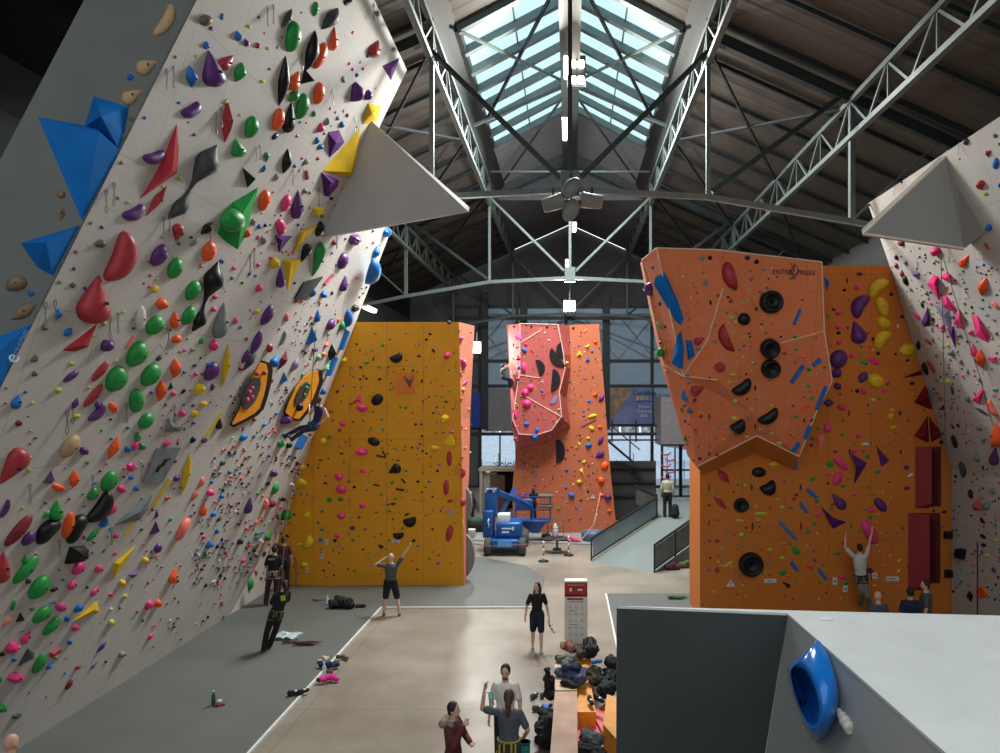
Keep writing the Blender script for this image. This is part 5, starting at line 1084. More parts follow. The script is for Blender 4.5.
for x, y, s in [(164, 78, 20), (171, 76, 22), (103, 200, 24), (111, 193, 24), (161, 226, 24), (167, 220, 20), (42, 313, 26), (52, 310, 22), (107, 326, 24), (115, 322, 20), (166, 335, 22), (64, 420, 26), (70, 412, 22), (124, 412, 20), (172, 412, 18), (27, 493, 20),
                (90, 483, 18), (57, 548, 18), (109, 535, 18), (139, 470, 16), (265, 15, 20), (271, 13, 20), (214, 121, 22), (219, 116, 20), (300, 60, 20), (331, 96, 16), (248, 262, 22), (252, 256, 20), (291, 176, 18), (317, 195, 20), (334, 216, 22), (335, 238, 20), (372, 10, 22), (353, 122, 16),
                (301, 170, 14), (254, 154, 16), (258, 152, 16), (208, 240, 16)]:
    quickdraw('left', x, y, s, ql, 'quickdraws on the left overhanging wall')
for x, col in ((350, (371, 407, 441, 471, 503)), (387.3, (330, 371, 407, 441, 470, 502)), (423.7, (330, 371, 407, 441, 470, 502)), (456, (330, 367, 405, 441, 470, 502)), (312.5, (441, 471, 502))):
    for y in col: quickdraw('yellow', x, y, 9, 'quickdraw hanging in one of the vertical rows on the yellow wall', 'quickdraws on the yellow wall')
for x, y in ((752, 490), (801, 490), (753, 528), (801, 528), (709, 489), (709, 524), (849, 412), (900, 412), (850, 455), (901, 455)):
    quickdraw('rwall', x, y, 9, 'quickdraw hanging in one of the rows on the right orange wall', 'quickdraws on the right orange wall')
for x, y in ((961, 148), (896, 190), (919, 268), (951, 255), (967, 308), (985, 368), (968, 428)):
    quickdraw('right', x, y, 12, 'quickdraw hanging on the right white wall', 'quickdraws on the right white wall')
# ropes
ropem = mat('climbing_rope', (104, 100, 90), .9)
def rope(pts, r, label, m=ropem):
    p0 = Vector(pts[0]); o = MB().tube(pts, r, None, 6).build('climbing_rope', m, origin=p0); tag(o, label, 'rope'); return o
R_ = lambda w, x, y, o=.06: (lambda h: h[0]+h[1]*o)(WALL[w].hit(x, y))
rope([R_('right', 949, 256, .2), R_('right', 951, 330, .2), R_('right', 952, 420, .2), R_('right', 953, 462, .2)], .009, 'dark rope hanging straight down the left part of the right white wall')
rope([R_('right', 952, 258, .2), R_('right', 972, 332, .15), R_('right', 985, 372, .15), R_('right', 999, 424, .15)], .009, 'slanting rope running down the right white wall to the photo edge')
# paper route tags on the walls
tagm = mat('paper_tag', (205, 205, 198), .7)
for wl, x, y, wd, hg, lab in (('yellow', 326.7, 542, 3.4, 5, 'small white paper tag hanging high left on the yellow wall'), ('yellow', 322, 556, 3, 5, 'small white paper tag hanging lower left on the yellow wall'),
        ('yellow', 307, 570, 3, 5.6, 'small white paper tag under the lowest yellow hold'), ('yellow', 396, 541.5, 8.5, 2.6, 'small white sign under a black bean hold on the yellow wall'), ('yellow', 285.6, 547.5, 4.5, 3, 'small white sign beside the left climber on the yellow wall'),
        ('rwall', 770, 580.7, 12, 4, 'small white sign under the large black dish on the right orange wall'), ('rwall', 892, 578.6, 13, 4.6, 'small white sign left of the lower red prism'),
        ('rwall', 834.5, 581, 4.4, 7.5, 'white paper tag under the pink holds near the white-shirted climber'), ('rwall', 845, 588.5, 4.4, 6.5, 'white paper tag left of the climbing man legs'), ('rwall', 874.5, 575.6, 4.6, 6, 'white paper tag right of the climbing man hip')):
    hh = WALL[wl].hit(x, y)
    if not hh: print('SKIP sign', x, y); continue
    p, n = hh; s = p.y/F
    o = MB().rbox((p.x, p.y-.02, p.z), (wd*s, .02, hg*s), .005).build('paper_sign', tagm, origin=p); tag(o, lab, 'sign')
    MB().box((0, -.032, 0), (wd*s*.5, .004, hg*s*.25), mat('print_blue', (90, 100, 130), .6)).build('print', None, o)
def warn(wl, x, y, s, lab):
    p, n = WALL[wl].hit(x, y); k = s*p.y/F
    o = thing('warning_sign', lab, 'sign', p)
    T3 = lambda q, d: [p+Vector((-q/2, d, -q*.43)), p+Vector((q/2, d, -q*.43)), p+Vector((0, d, q*.43))]
    part(MB().prism(T3(k, -.02), (0, .02, 0)), 'border', mat('warn_red', (215, 70, 60), .5), o)
    part(MB().prism(T3(k*.78, -.026), (0, .006, 0)), 'panel', tagm, o)
    part(MB().box(p+Vector((0, -.03, .0)), (k*.07, .006, k*.28)).box(p+Vector((0, -.03, -k*.23)), (k*.07, .006, k*.07)), 'symbol', black_m, o)
warn('rwall', 730.5, 582.5, 11.5, 'red-bordered triangular warning sign low on the right orange wall')
warn('tower', 592.8, 496.5, 6, 'small triangular warning sign low on the central tower')

# grey half discs on the yellow wall's return
for (x, y, hgt, lab) in ((463.5, 505, 36, 'upper grey half-disc volume on the right end of the yellow wall'), (464.5, 556, 42, 'lower grey half-disc volume on the right end of the yellow wall')):
    c = P(x, y, YY+.45); r = hgt*(YY+.45)/F/2; N = 18
    pts = [c+Vector((math.sin(math.pi*i/N)*r*.48-.02, 0, math.cos(math.pi*i/N)*r)) for i in range(N+1)]
    o = MB().prism(pts, (0, .25, 0)).build('wall_volume', hmat('G'), origin=c); tag(o, lab, 'volume')
# blue shell hold and white hold on the near block
p0, nB = BLK
def onb(x, y, o=0.): r = ray(x, y); return CAM+r*((p0+nB*o-CAM).dot(nB)/r.dot(nB))
t = thing('climbing_hold', 'big glossy blue hollow hold on the near grey block', 'climbing hold', onb(815, 690), 'holds on the near grey block')
bm_ = mat('glossy_blue', (20, 112, 196), .16, 0, .06, 4)
def outline(pts, off, f=1.0, c=None):
    c = c or (sum(p[0] for p in pts)/len(pts), sum(p[1] for p in pts)/len(pts)); n = len(pts); out = []
    for i in range(n):
        p0, p1, p2, p3 = [pts[(i+k) % n] for k in (-1, 0, 1, 2)]
        for q in (0, .25, .5, .75):
            v = [.5*(2*p1[k]+(p2[k]-p0[k])*q+(2*p0[k]-5*p1[k]+4*p2[k]-p3[k])*q*q+(3*p1[k]-p0[k]-3*p2[k]+p3[k])*q**3) for k in (0, 1)]
            out.append(onb(c[0]+(v[0]-c[0])*f, c[1]+(v[1]-c[1])*f, off))
    return out
OUT = [(818, 640), (828, 655), (836, 680), (838, 703), (832, 727), (817, 741), (806, 728), (796, 704), (790, 684), (788, 668), (798, 658), (810, 648)]
OPN = [(798, 667), (806, 672), (813, 684), (818, 700), (819, 717), (815, 727), (808, 723), (801, 711), (796, 697), (792, 683), (790, 673), (792, 668)]
mixp = lambda A, B, f: [(a[0]+(b[0]-a[0])*f, a[1]+(b[1]-a[1])*f) for a, b in zip(A, B)]
rings = [outline(OUT, -.01), outline(OUT, .05, 1.0), outline(mixp(OUT, OPN, .35), .13), outline(mixp(OUT, OPN, .75), .19), outline(mixp(OUT, OPN, .93), .2), outline(OPN, .185), outline(OPN, .1, .86), outline(OPN, .04, .7), outline(OPN, .015, .3)]
mb = MB(); N = 48; vs = [v for r in rings for v in r]
mb.add(vs, [(i*N+j, i*N+(j+1) % N, (i+1)*N+(j+1) % N, (i+1)*N+j) for i in range(len(rings)-1) for j in range(N)]+[tuple(range(N))[::-1], tuple((len(rings)-1)*N+j for j in range(N))], None, True)
part(mb, 'shell', bm_, t)
part(MB().ball(onb(803, 702, .05), .018), 'bolt', boltm, t)
c = onb(845, 722, .03)
hw = MB(); 
for i, (x, y, r) in enumerate(((839, 711, .02), (842, 716, .03), (845, 721, .036), (848, 726, .034), (849, 731, .024))): hw.ball(onb(x, y, r*.7), (r, r*.8, r))
o = hw.build('climbing_hold', mat('bone_hold', (206, 200, 192), .45, 0, .1, 8, .05), origin=c); tag(o, 'small bone-white twisted hold beside the big blue hold on the near block', 'climbing hold', 'holds on the near grey block')
m_ = o.modifiers.new('Remesh', 'REMESH'); m_.mode = 'VOXEL'; m_.voxel_size = .006; m_.use_smooth_shade = True
# ================================================================ PEOPLE
def baked(mb, name, m, parent, vox, origin, smooth=2):
    """voxel-fused continuous surface from overlapping closed pieces"""
    o = mb.build('tmp', m, fix=False)
    r = o.modifiers.new('r', 'REMESH'); r.mode = 'VOXEL'; r.voxel_size = vox; r.use_smooth_shade = True
    k = o.modifiers.new('s', 'SMOOTH'); k.factor = .5; k.iterations = smooth
    bpy.context.view_layer.update()
    me = bpy.data.meshes.new_from_object(o.evaluated_get(bpy.context.evaluated_depsgraph_get()))
    bpy.data.objects.remove(o); me.name = name; me.transform(Matrix.Translation(-Vector(origin)))
    me.materials.clear(); me.materials.append(m)
    for p in me.polygons: p.use_smooth = True
    n = bpy.data.objects.new(name, me); COL.objects.link(n)
    if parent: n.parent = parent
    return n
def cap(mb, p, q, r0, r1, n=10):
    p, q = Vector(p), Vector(q); mb.ball(p, r0, None, n, 6); mb.ball(q, r1, None, n, 6)
    if (q-p).length > 1e-4: mb.tube([p, q], [r0, r1], None, n)
def chain(mb, pts, rs):
    for (a, b_), (r0, r1) in zip(zip(pts, pts[1:]), zip(rs, rs[1:])): cap(mb, a, b_, r0, r1)
skin_m = mat('skin', (206, 158, 132), .55, 0, .06, 8); skin_p = mat('skin_pale', (216, 172, 150), .55, 0, .06, 8)
def cloth(n, rgb): return mat('cloth_'+n, rgb, .85, 0, .12, 12, .15)
hair_k = mat('hair_dark', (34, 26, 22), .6, 0, .3, 40); hair_b = mat('hair_brown', (86, 58, 40), .6, 0, .3, 40)
eye_m = mat('eye_dark', (30, 26, 26), .3); lip_m = mat('lips', (160, 92, 84), .5)
BASE = dict(hip=(0, 0, .93), chest=(0, .0, 1.27), sh=(0, -.01, 1.425), neck=(0, .0, 1.49), head=(0, .015, 1.625),
            sL=(-.168, -.01, 1.4), eL=(-.235, -.02, 1.13), wL=(-.23, .06, .88), sR=(.168, -.01, 1.4), eR=(.235, -.02, 1.13), wR=(.23, .06, .88),
            hL=(-.09, 0, .91), kL=(-.105, .02, .49), aL=(-.11, -.02, .075), hR=(.09, 0, .91), kR=(.105, .02, .49), aR=(.11, -.02, .075))
def person(label, pos, rz, h, top, bottom, pose={}, sleeves='short', legs='trousers', hair='short', hairm=None, shoes=None, skin=None, tilt=(0, 0), headturn=0, world=None, vox=.014, harness=None, beard=False, lean=(0, 0), group=None, headnod=0, w=1.0):
    s = h/1.75; J = {k: Vector(v) for k, v in BASE.items()}; J.update({k: Vector(v) for k, v in pose.items()})
    for k in J:
        if k not in ('aL', 'aR'): J[k].x += lean[0]*(J[k].z-.08); J[k].y += lean[1]*(J[k].z-.08)
    M = Matrix.Translation(pos) @ Matrix.Rotation(rz, 4, 'Z') @ Matrix.Rotation(tilt[0], 4, 'X') @ Matrix.Rotation(tilt[1], 4, 'Y') @ Matrix.Scale(s, 4)
    G = {k: M @ v for k, v in J.items()}
    if world: G.update({k: Vector(v) for k, v in world.items()})
    skin = skin or skin_m; hairm = hairm or hair_k; pos = Vector(pos)
    root = thing('person', label, 'person', pos, group)
    X = (G['sR']-G['sL']).normalized(); Zt = (G['sh']-G['hip']).normalized(); Fw = Zt.cross(X).normalized(); X = Fw.cross(Zt).normalized()
    HX = Matrix.Rotation(headturn, 3, 'Z') @ X
    if world and 'hz' in world: Zh = Vector(world['hz']).normalized()
    else: Zh = (Zt+Vector((0, 0, 1))*(0 if tilt != (0, 0) else 1)).normalized()
    HF_ = Zh.cross(HX).normalized(); HX = HF_.cross(Zh).normalized()
    if headnod:
        R = Matrix.Rotation(headnod, 3, HX); HF_ = R @ HF_; Zh = R @ Zh
    def hp(x, y, z): return G['head']+HX*x*s+HF_*y*s+Zh*z*s
    HM = Matrix((HX, HF_, Zh)).transposed()
    def torso(mb, e, lo=0, hi=1):
        secs = [(G['hip']-Zt*.07*s, .145, .105), (G['hip']+Zt*.04*s, .158, .112), ((G['hip']*.55+G['chest']*.45), .132, .096), (G['chest'], .158, .115), ((G['chest']*.4+G['sh']*.6), .165, .112), (G['sh'], .135, .085), (G['sh']+Zt*.04*s, .07, .06)]
        secs = secs[lo:]; vs = []; n = 14
        for c, a, b_ in secs:
            for j in range(n):
                t = 2*math.pi*j/n; vs.append(c+X*math.cos(t)*(a*w+e)*s+Fw*math.sin(t)*(b_*w+e)*s)
        k = len(secs)
        mb.add(vs, [(i*n+j, i*n+(j+1) % n, (i+1)*n+(j+1) % n, (i+1)*n+j) for i in range(k-1) for j in range(n)]+[tuple(range(n))[::-1], tuple((k-1)*n+j for j in range(n))])
    def arm(mb, S_, e, upto=1.):
        a, b_, c = G['s'+S_], G['e'+S_], G['w'+S_]
        if upto >= 1: chain(mb, [a, b_, c], [(.043+e)*s, (.038+e)*s, (.027+e)*s])
        elif upto > .5: chain(mb, [a, b_, b_.lerp(c, (upto-.5)*2)], [(.052+e)*s, (.042+e)*s, (.034+e)*s])
        else: chain(mb, [a, a.lerp(b_, upto*2)], [(.045+e)*s, (.047+e)*s])
    def leg(mb, S_, e, upto=1.):
        a, b_, c = G['h'+S_], G['k'+S_], G['a'+S_]
        if upto >= 1: chain(mb, [a, b_, b_.lerp(c, .35)+(-Fw*.012*s), c], [(.086+e)*s, (.056+e)*s, (.054+e)*s, (.037+e)*s])
        elif upto > .5: chain(mb, [a, b_, b_.lerp(c, (upto-.5)*2)], [(.088+e)*s, (.06+e)*s, (.056+e)*s])
        else: chain(mb, [a, a.lerp(b_, upto*2)], [(.092+e)*s, (.075+e)*s])
    body = MB(); torso(body, 0); cap(body, G['sh'], G['head']-Zh*.06*s, .058*s, .052*s)
    body.ball(hp(0, -.005, .015), (.073*s, .092*s, .105*s), None, 16, 10, HM); body.ball(hp(0, .022, -.052), (.054*s, .062*s, .058*s), None, 14, 8, HM)
    body.ball(hp(0, .095, -.012), (.011*s, .02*s, .024*s), None, 8, 6, HM)
    for q in (-1, 1): body.ball(hp(q*.074, -.005, -.008), (.012*s, .02*s, .03*s), None, 8, 6, HM)
    for S_ in 'LR':
        arm(body, S_, 0); leg(body, S_, 0)
        wv, d = G['w'+S_], (G['w'+S_]-G['e'+S_]).normalized(); sx = -1 if S_ == 'L' else 1
        pd = X*-sx*.3+Fw*.8; pd = (pd-d*pd.dot(d)).normalized(); nd = d.cross(pd).normalized()   # palm broad axis, palm normal
        body.ball(wv+d*.05*s, (.038*s, .018*s, .05*s), None, 10, 8, Matrix((pd, nd, d)).transposed())
        if nd.dot(X*sx) > 0: nd = -nd
        for i, (o_, L) in enumerate(((.03, .062), (.011, .072), (-.009, .067), (-.028, .052))):
            b0 = wv+d*.085*s+pd*o_*s; b1 = b0+(d*.85+nd*.3).normalized()*L*.5*s; b2 = b1+(d*.55+nd*.8).normalized()*L*.5*s
            chain(body, [b0, b1, b2], [.0105*s, .0095*s, .008*s])
        t0 = wv+d*.03*s+pd*.032*s; t1 = t0+(d*.6+pd*.7).normalized()*.035*s; t2 = t1+(d*.95+nd*.2).normalized()*.03*s
        chain(body, [t0, t1, t2], [.013*s, .012*s, .009*s])
        fd = (Fw-Zt*Fw.dot(Zt)); 
        if world and 'toe' in world: fd = Vector(world['toe'])
        else: fd = Vector((fd.x, fd.y, 0))
        fd.normalize(); av = G['a'+S_]; dn = Vector((0, 0, -1)) if not (world and 'sole' in world) else Vector(world['sole'])
        cap(body, av-fd*.02*s+dn*.03*s, av+fd*.13*s+dn*.045*s, .036*s, .026*s)
        G['f'+S_] = (av, fd, dn)
    baked(body, 'body', skin, root, vox, pos)
    ta = MB(); torso(ta, .016, 1)
    if sleeves == 'short': [arm(ta, q, .013, .36) for q in 'LR']
    elif sleeves == 'long': [arm(ta, q, .013, .97) for q in 'LR']
    baked(ta, 'shirt' if sleeves != 'tank' else 'tank_top', top, root, vox, pos)
    bo = MB(); n = 14
    vs = [c+X*math.cos(2*math.pi*j/n)*(a+.014)*s+Fw*math.sin(2*math.pi*j/n)*(b_+.014)*s for c, a, b_ in ((G['hip']-Zt*.09*s, .14, .105), (G['hip']+Zt*.03*s, .16, .115), (G['hip']+Zt*.1*s, .15, .105)) for j in range(n)]
    bo.add(vs, [(i*n+j, i*n+(j+1) % n, (i+1)*n+(j+1) % n, (i+1)*n+j) for i in range(2) for j in range(n)]+[tuple(range(n))[::-1], tuple(2*n+j for j in range(n))])
    for q in 'LR': leg(bo, q, .016 if legs != 'leggings' else .006, {'trousers': .97, 'leggings': .97, 'shorts': .45, 'skirt': .3}[legs] if legs not in ('trousers', 'leggings') else .99)
    baked(bo, {'trousers': 'trousers', 'leggings': 'leggings', 'shorts': 'shorts', 'skirt': 'shorts'}[legs], bottom, root, vox, pos)
    for q in 'LR':
        av, fd, dn = G['f'+q]; sh = MB(); cap(sh, av-fd*.03*s+dn*.025*s, av+fd*.14*s+dn*.035*s, .046*s, .034*s); cap(sh, av-fd*.04*s+dn*.05*s, av+fd*.15*s+dn*.05*s, .032*s, .03*s)
        baked(sh, 'shoe', shoes or cloth('shoe_black', (34, 34, 36)), root, vox*.9, pos)
    if hair != 'bald':
        hm = MB(); hm.ball(hp(0, -.022, .035), (.083*s, .094*s, .1*s), None, 16, 10, HM)
        hm.ball(hp(0, -.045, -.01), (.076*s, .062*s, .085*s), None, 14, 8, HM)
        for q in (-1, 1): hm.ball(hp(q*.06, -.01, .02), (.024*s, .045*s, .05*s), None, 10, 6, HM)
        if hair == 'long':
            chain(hm, [hp(0, -.07, 0), hp(0, -.085, -.12), hp(0, -.09, -.28)], [.07*s, .075*s, .04*s])
            for q in (-1, 1): chain(hm, [hp(q*.065, -.02, .0), hp(q*.08, .0, -.14), hp(q*.1, .02, -.28)], [.03*s, .036*s, .022*s])
        if hair == 'tail': chain(hm, [hp(0, -.1, .03), hp(0, -.13, -.06), hp(0, -.125, -.2), hp(.01, -.12, -.3)], [.035*s, .045*s, .038*s, .015*s])
        baked(hm, 'hair', hairm, root, vox*.8, pos)
    if beard:
        bd = MB(); bd.ball(hp(0, .036, -.082), (.05*s, .048*s, .032*s), None, 12, 8, HM); baked(bd, 'beard', mat('beard_brown', (92, 70, 56), .7, 0, .3, 40), root, vox*.8, pos)
    for q in (-1, 1): part(MB().ball(hp(q*.03, .083, .012), (.011*s, .006*s, .007*s), None, 8, 6, HM), 'eye', eye_m, root)
    part(MB().ball(hp(0, .086, -.058), (.022*s, .008*s, .007*s), None, 8, 6, HM), 'mouth', lip_m, root)
    if harness:
        hn = MB()
        def hoop(c, a, b_, ax, r):
            u = X; v = ax.cross(u).normalized(); hn.tube([c+u*math.cos(t)*a*s+v*math.sin(t)*b_*s for t in [2*math.pi*i/16 for i in range(17)]], r*s, None, 6, cap=False)
        hoop(G['hip']+Zt*.07*s, .168*w, .13*w, Zt, .018)
        for q in 'LR':
            d = (G['k'+q]-G['h'+q]).normalized(); hoop(G['h'+q]+d*0.12*s, .098, .1, d, .012)
        for q, dz in ((-.12, .08), (.12, .08), (-.05, .05), (.06, .05)): hn.bar(G['hip']+X*q*s-Fw*.14*s+Zt*.06*s, G['hip']+X*q*s-Fw*.16*s-Zt*dz*s, .03*s, .03*s)
        part(hn, 'harness', harness, root)
    return root, G
R_d = math.radians
sil = cloth('black', (22, 22, 25)); grey_c = cloth('charcoal', (74, 78, 80)); navy = cloth('navy', (30, 34, 66))
W1, g = person('woman in black t-shirt and dark shorts walking towards the viewer on the concrete floor', fp(537, 650)+Vector((0, 0, 0)), R_d(186), 1.66, sil, cloth('ink', (24, 26, 48)),
    dict(aL=(-.1, .16, .09), kL=(-.1, .1, .5), aR=(.1, -.16, .1), kR=(.1, -.02, .5), wL=(-.29, .1, .92), eL=(-.25, .02, 1.14), wR=(.3, .0, .86), eR=(.26, -.04, 1.13)), hair='long', hairm=mat('hair_darkbrown', (52, 34, 28), .6, 0, .3, 40), legs='shorts', shoes=cloth('sock_white', (205, 196, 190)), headturn=R_d(-35), skin=skin_p, w=.86)
for i, o_ in enumerate((0, .09)):
    c = g['wL']+Vector((.02+o_*.6, -.03, -.16-o_)); o = MB(); cap(o, c, c+Vector((.06, -.1, -.12)), .045, .035); cap(o, c+Vector((0, 0, .04)), c, .04, .045)
    o = baked(o, 'climbing_shoe', cloth('shoe_white', (205, 205, 200)), None, .012, c); o.location = c; tag(o, 'white and black climbing shoe dangling %s in the walking woman hand' % ('higher' if i == 0 else 'lower'), 'shoe')
    part(MB().ball(c+Vector((.03, -.07, -.07)), (.04, .03, .03)), 'toe_patch', black_m, o)
MW, g = person('bearded man in white t-shirt facing the viewer behind the grey-shirted woman', (-1.06, 11.5, 0), R_d(176), 1.76, cloth('white', (226, 222, 214)), sil, dict(wL=(-.25, .1, .92), wR=(.25, .1, .92)), beard=True, hairm=hair_k, vox=.011, skin=skin_p)
WG, g = person('woman with ponytail and grey t-shirt seen from behind with left arm raised', (-.92, 10.55, 0), R_d(-4), 1.74, cloth('slate', (84, 88, 96)), cloth('grey_pants', (60, 62, 66)),
    dict(eL=(-.42, .05, 1.42), wL=(-.40, .12, 1.66), eR=(.29, -.03, 1.15), wR=(.22, .14, .98)), hair='tail', hairm=hair_b, harness=cloth('harness_yellow', (170, 150, 60)), vox=.011)
c = g['wL']+Vector((.1, 0, -.08)); o = MB().tube([c+Vector((-.06, 0, .06)), c+Vector((.02, 0, .05)), c+Vector((.04, 0, -.12)), c+Vector((0, 0, -.2)), c+Vector((-.02, 0, -.08)), c+Vector((-.03, 0, .04))], .012, None, 6).build('rope_strand', mat('teal_cord', (90, 170, 170), .7), origin=c); tag(o, 'teal cord held in the raised hand of the grey-shirted woman', 'cord')
c = g['hip']+Vector((.24, .02, -.05)); o = thing('chalk_bag', 'teal chalk bag hanging at the hip of the grey-shirted woman', 'bag', c)
part(MB().lathe([(.05, -.16), (.075, -.13), (.08, .04), (.085, .06), (.07, .07)], c, None, 16), 'pouch', cloth('teal', (40, 140, 140)), o); part(MB().lathe([(.086, .04), (.09, .055), (.086, .07)], c, None, 16), 'rim', cloth('teal_dark', (24, 70, 80)), o)
HO, g = person('person in maroon hoodie with hand at the chin, lowest left figure on the concrete', (-1.72, 10.3, 0), R_d(-105), 1.66, cloth('maroon', (96, 40, 42)), sil, dict(eR=(.2, .1, 1.16), wR=(.06, .2, 1.42), eL=(-.2, .12, 1.15), wL=(-.06, .26, 1.12)), sleeves='long', hair='short', vox=.011, skin=skin_p)
o = MB(); sc = g['sh']; cap(o, sc+Vector((-.1, .08, .03)), sc+Vector((-.14, -.04, .0)), .06, .065); cap(o, sc+Vector((-.14, -.04, .0)), sc+Vector((0, -.13, .02)), .065, .05)
baked(o, 'hood', cloth('hood_cream', (140, 130, 112)), HO, .012, world_loc(HO))
BL, g = person('belayer in black leaning back on the grey mat with feet near a coiled rope', fp(267, 652)+Vector((0, 0, .04)), R_d(40), 1.68, sil, sil, dict(aL=(-.08, -.02, .08), aR=(.1, .12, .08), wR=(.1, .2, 1.05), wL=(-.08, .22, 1.1), eL=(-.2, .05, 1.14), eR=(.22, .04, 1.14)), hair='tail', lean=(.24, -.12), harness=cloth('harness_olive', (96, 96, 60)))
part(MB().bar(g['chest']+Vector((.1, -.12, .12)), g['chest']+Vector((.12, -.13, .0)), .1, .02), 'shirt_print', mat('print_lime', (170, 190, 40), .6), BL)
B2, g = person('man in black t-shirt and maroon trousers belaying in the left corner', fp(272, 606)+Vector((0, 0, .04)), R_d(8), 1.76, sil, cloth('wine', (62, 34, 36)), dict(aL=(-.16, -.05, .08), kL=(-.14, 0, .5), wL=(-.12, .2, 1.05), wR=(.14, .22, 1.02)), harness=cloth('harness_white', (150, 150, 150)), shoes=cloth('shoe_red', (120, 48, 34)), lean=(.05, 0))
text_obj('shirt_print', 'BLOC', .09, Matrix.Translation(g['chest']+Vector((0, -.148, .1))) @ Matrix.Rotation(math.pi/2, 4, 'X'), white_trim, B2, .001)
B3, g = person('dark-haired climber in dark red top starting up the corner behind the belayer', (-9.1, 22.25, .04), R_d(10), 1.72, cloth('dark_red', (70, 34, 40)), sil, dict(eL=(-.3, .15, 1.5), wL=(-.25, .25, 1.7)), hair='short')
MA, g = person('man in grey t-shirt and black shorts with right arm raised before the yellow wall', fp(390, 616)+Vector((0, 0, .0)), R_d(3), 1.78, grey_c, sil, dict(aL=(-.17, 0, .08), aR=(.26, 0, .08), kL=(-.13, .02, .5), kR=(.19, .02, .5), eR=(.33, .02, 1.66), wR=(.47, .04, 1.88), eL=(-.42, .05, 1.42), wL=(-.2, .1, 1.58)), legs='shorts', hair='bald', skin=skin_p, shoes=cloth('shoe_grey', (110, 110, 112)), harness=sil, lean=(.02, 0), headnod=R_d(15))
def at(px, py, Y): return P(px, py, Y)
CW, g = person('woman in navy tank top hanging off the left overhanging wall with feet on it', at(316, 424, 19.2), R_d(90), 1.68, cloth('navy_top', (28, 30, 88)), cloth('denim', (44, 52, 72)), sleeves='tank', legs='leggings', hair='tail', hairm=hair_b, skin=skin_p, w=.85, harness=cloth('harness_blue', (50, 90, 130)), shoes=cloth('shoe_brown', (92, 70, 60)),
    world=dict(hip=at(315, 425, 19.2), chest=at(318.5, 414, 19.2), sh=at(320, 407.5, 19.2), neck=at(320, 405, 19.2), head=at(320, 400.5, 19.2), sL=at(315.5, 408, 19.35), sR=at(324.5, 409, 19.0), eL=at(310, 414, 19.4), wL=at(309, 407, 19.5), eR=at(328, 417, 19.0), wR=at(322, 422, 18.95),
               hL=at(313, 426.5, 19.3), kL=at(301, 427.5, 19.35), aL=at(285.5, 436, 19.4), hR=at(315, 427.5, 19.1), kR=at(303, 431, 19.1), aR=at(292.5, 439, 19.1), toe=(-.5, 0, .8), sole=(-.9, 0, -.3), hz=(.1, 0, 1)))
rope([g['hip']+Vector((-.12, -.05, .1)), at(312, 380, 19.3), at(318, 300, 19.3), at(325, 238, 19.3)], .012, 'thin rope running up from the climbing woman to the grey wing')
rope([at(316, 428, 19.1), at(300, 460, 18.4), at(288, 500, 18.0), at(283, 560, 17.4), g['hip']*0+at(279, 622, 16.9)], .012, 'thin rope running down from the climbing woman to the leaning belayer')
CM, g = person('climber in white t-shirt and grey trousers with both arms up on the right orange wall', (7.85, 18.95, .3), 0, 1.74, cloth('white_print', (196, 196, 190)), cloth('grey_trouser', (120, 116, 108)), hair='short', harness=sil, skin=skin_p,
    world={k: at(x, y, Y) for k, (x, y, Y) in dict(hip=(861, 577, 18.95), chest=(860, 565, 18.9), sh=(859.5, 555.5, 18.9), neck=(859.5, 553.5, 18.9), head=(859.5, 548, 18.92), sL=(853, 556, 18.9), sR=(866, 556, 18.9), eL=(845, 547, 19.05), wL=(845.5, 536, 19.25), eR=(869, 544, 19.05), wR=(872, 531, 19.2),
         hL=(859, 579, 18.95), kL=(862, 591, 18.85), aL=(861, 602, 19.2), hR=(863.5, 579, 18.95), kR=(867.5, 596, 18.85), aR=(871, 612, 19.2)).items()})
B5, g = person('bald man in grey t-shirt seen from behind above the grey block', (6.98, 15.86, .04), R_d(5), 1.73, grey_c, sil, hair='bald', skin=skin_p)
B6, g = person('black-haired person in navy t-shirt standing between the bald man and the bearded man', (7.87, 16.2, .04), R_d(0), 1.73, navy, sil, hair='short')
B7, g = person('bearded man in charcoal t-shirt in profile below the red prisms', (8.42, 16.56, .04), R_d(60), 1.81, grey_c, sil, hair='short', beard=True, headturn=R_d(25), skin=skin_p, w=1.1)
B8, g = person('worker in black standing in the blue lift basket', (-1.58, 30.2, .98), R_d(5), 1.35, sil, sil, dict(wL=(-.16, .22, 1.1), wR=(.16, .22, 1.1)), hair='long', vox=.018)
B9, g = person('long-haired person in dark clothes standing behind the end of the yellow wall', (-4.75, 33.4, 0), R_d(200), 1.78, sil, sil, hair='long', vox=.018, sleeves='long')
B10, g = person('person in cream top standing at the head of the grey ramp', (4.12, 29.6, 1.15), R_d(-10), 1.85, cloth('cream', (178, 170, 150)), sil, hair='short', vox=.016, sleeves='long')
B11, g = person('bald man cut off at the lower left photo corner', (-7.24, 9.05, .04), R_d(-20), 1.74, sil, sil, hair='bald', vox=.012)
B12, g = person('climber in dark clothes on the left side of the central tower', P(505, 387, 31.7), R_d(-60), 1.5, cloth('olive_shirt', (78, 76, 66)), navy, vox=.018, lean=(0, -.1),
    pose=dict(hip=(0, -.05, .5), chest=(0, -.05, .78), sh=(0, -.03, .95), neck=(0, 0, 1.0), head=(0, .02, 1.1), sL=(-.17, 0, .94), sR=(.17, 0, .94), eL=(-.2, .2, 1.05), eR=(.2, .2, 1.05), wL=(-.14, .38, 1.2), wR=(.14, .38, 1.2), hL=(-.09, 0, .48), hR=(.09, 0, .48), kL=(-.15, .3, .4), kR=(.15, .3, .4), aL=(-.1, .3, .05), aR=(.1, .3, .08)))
from mathutils import noise
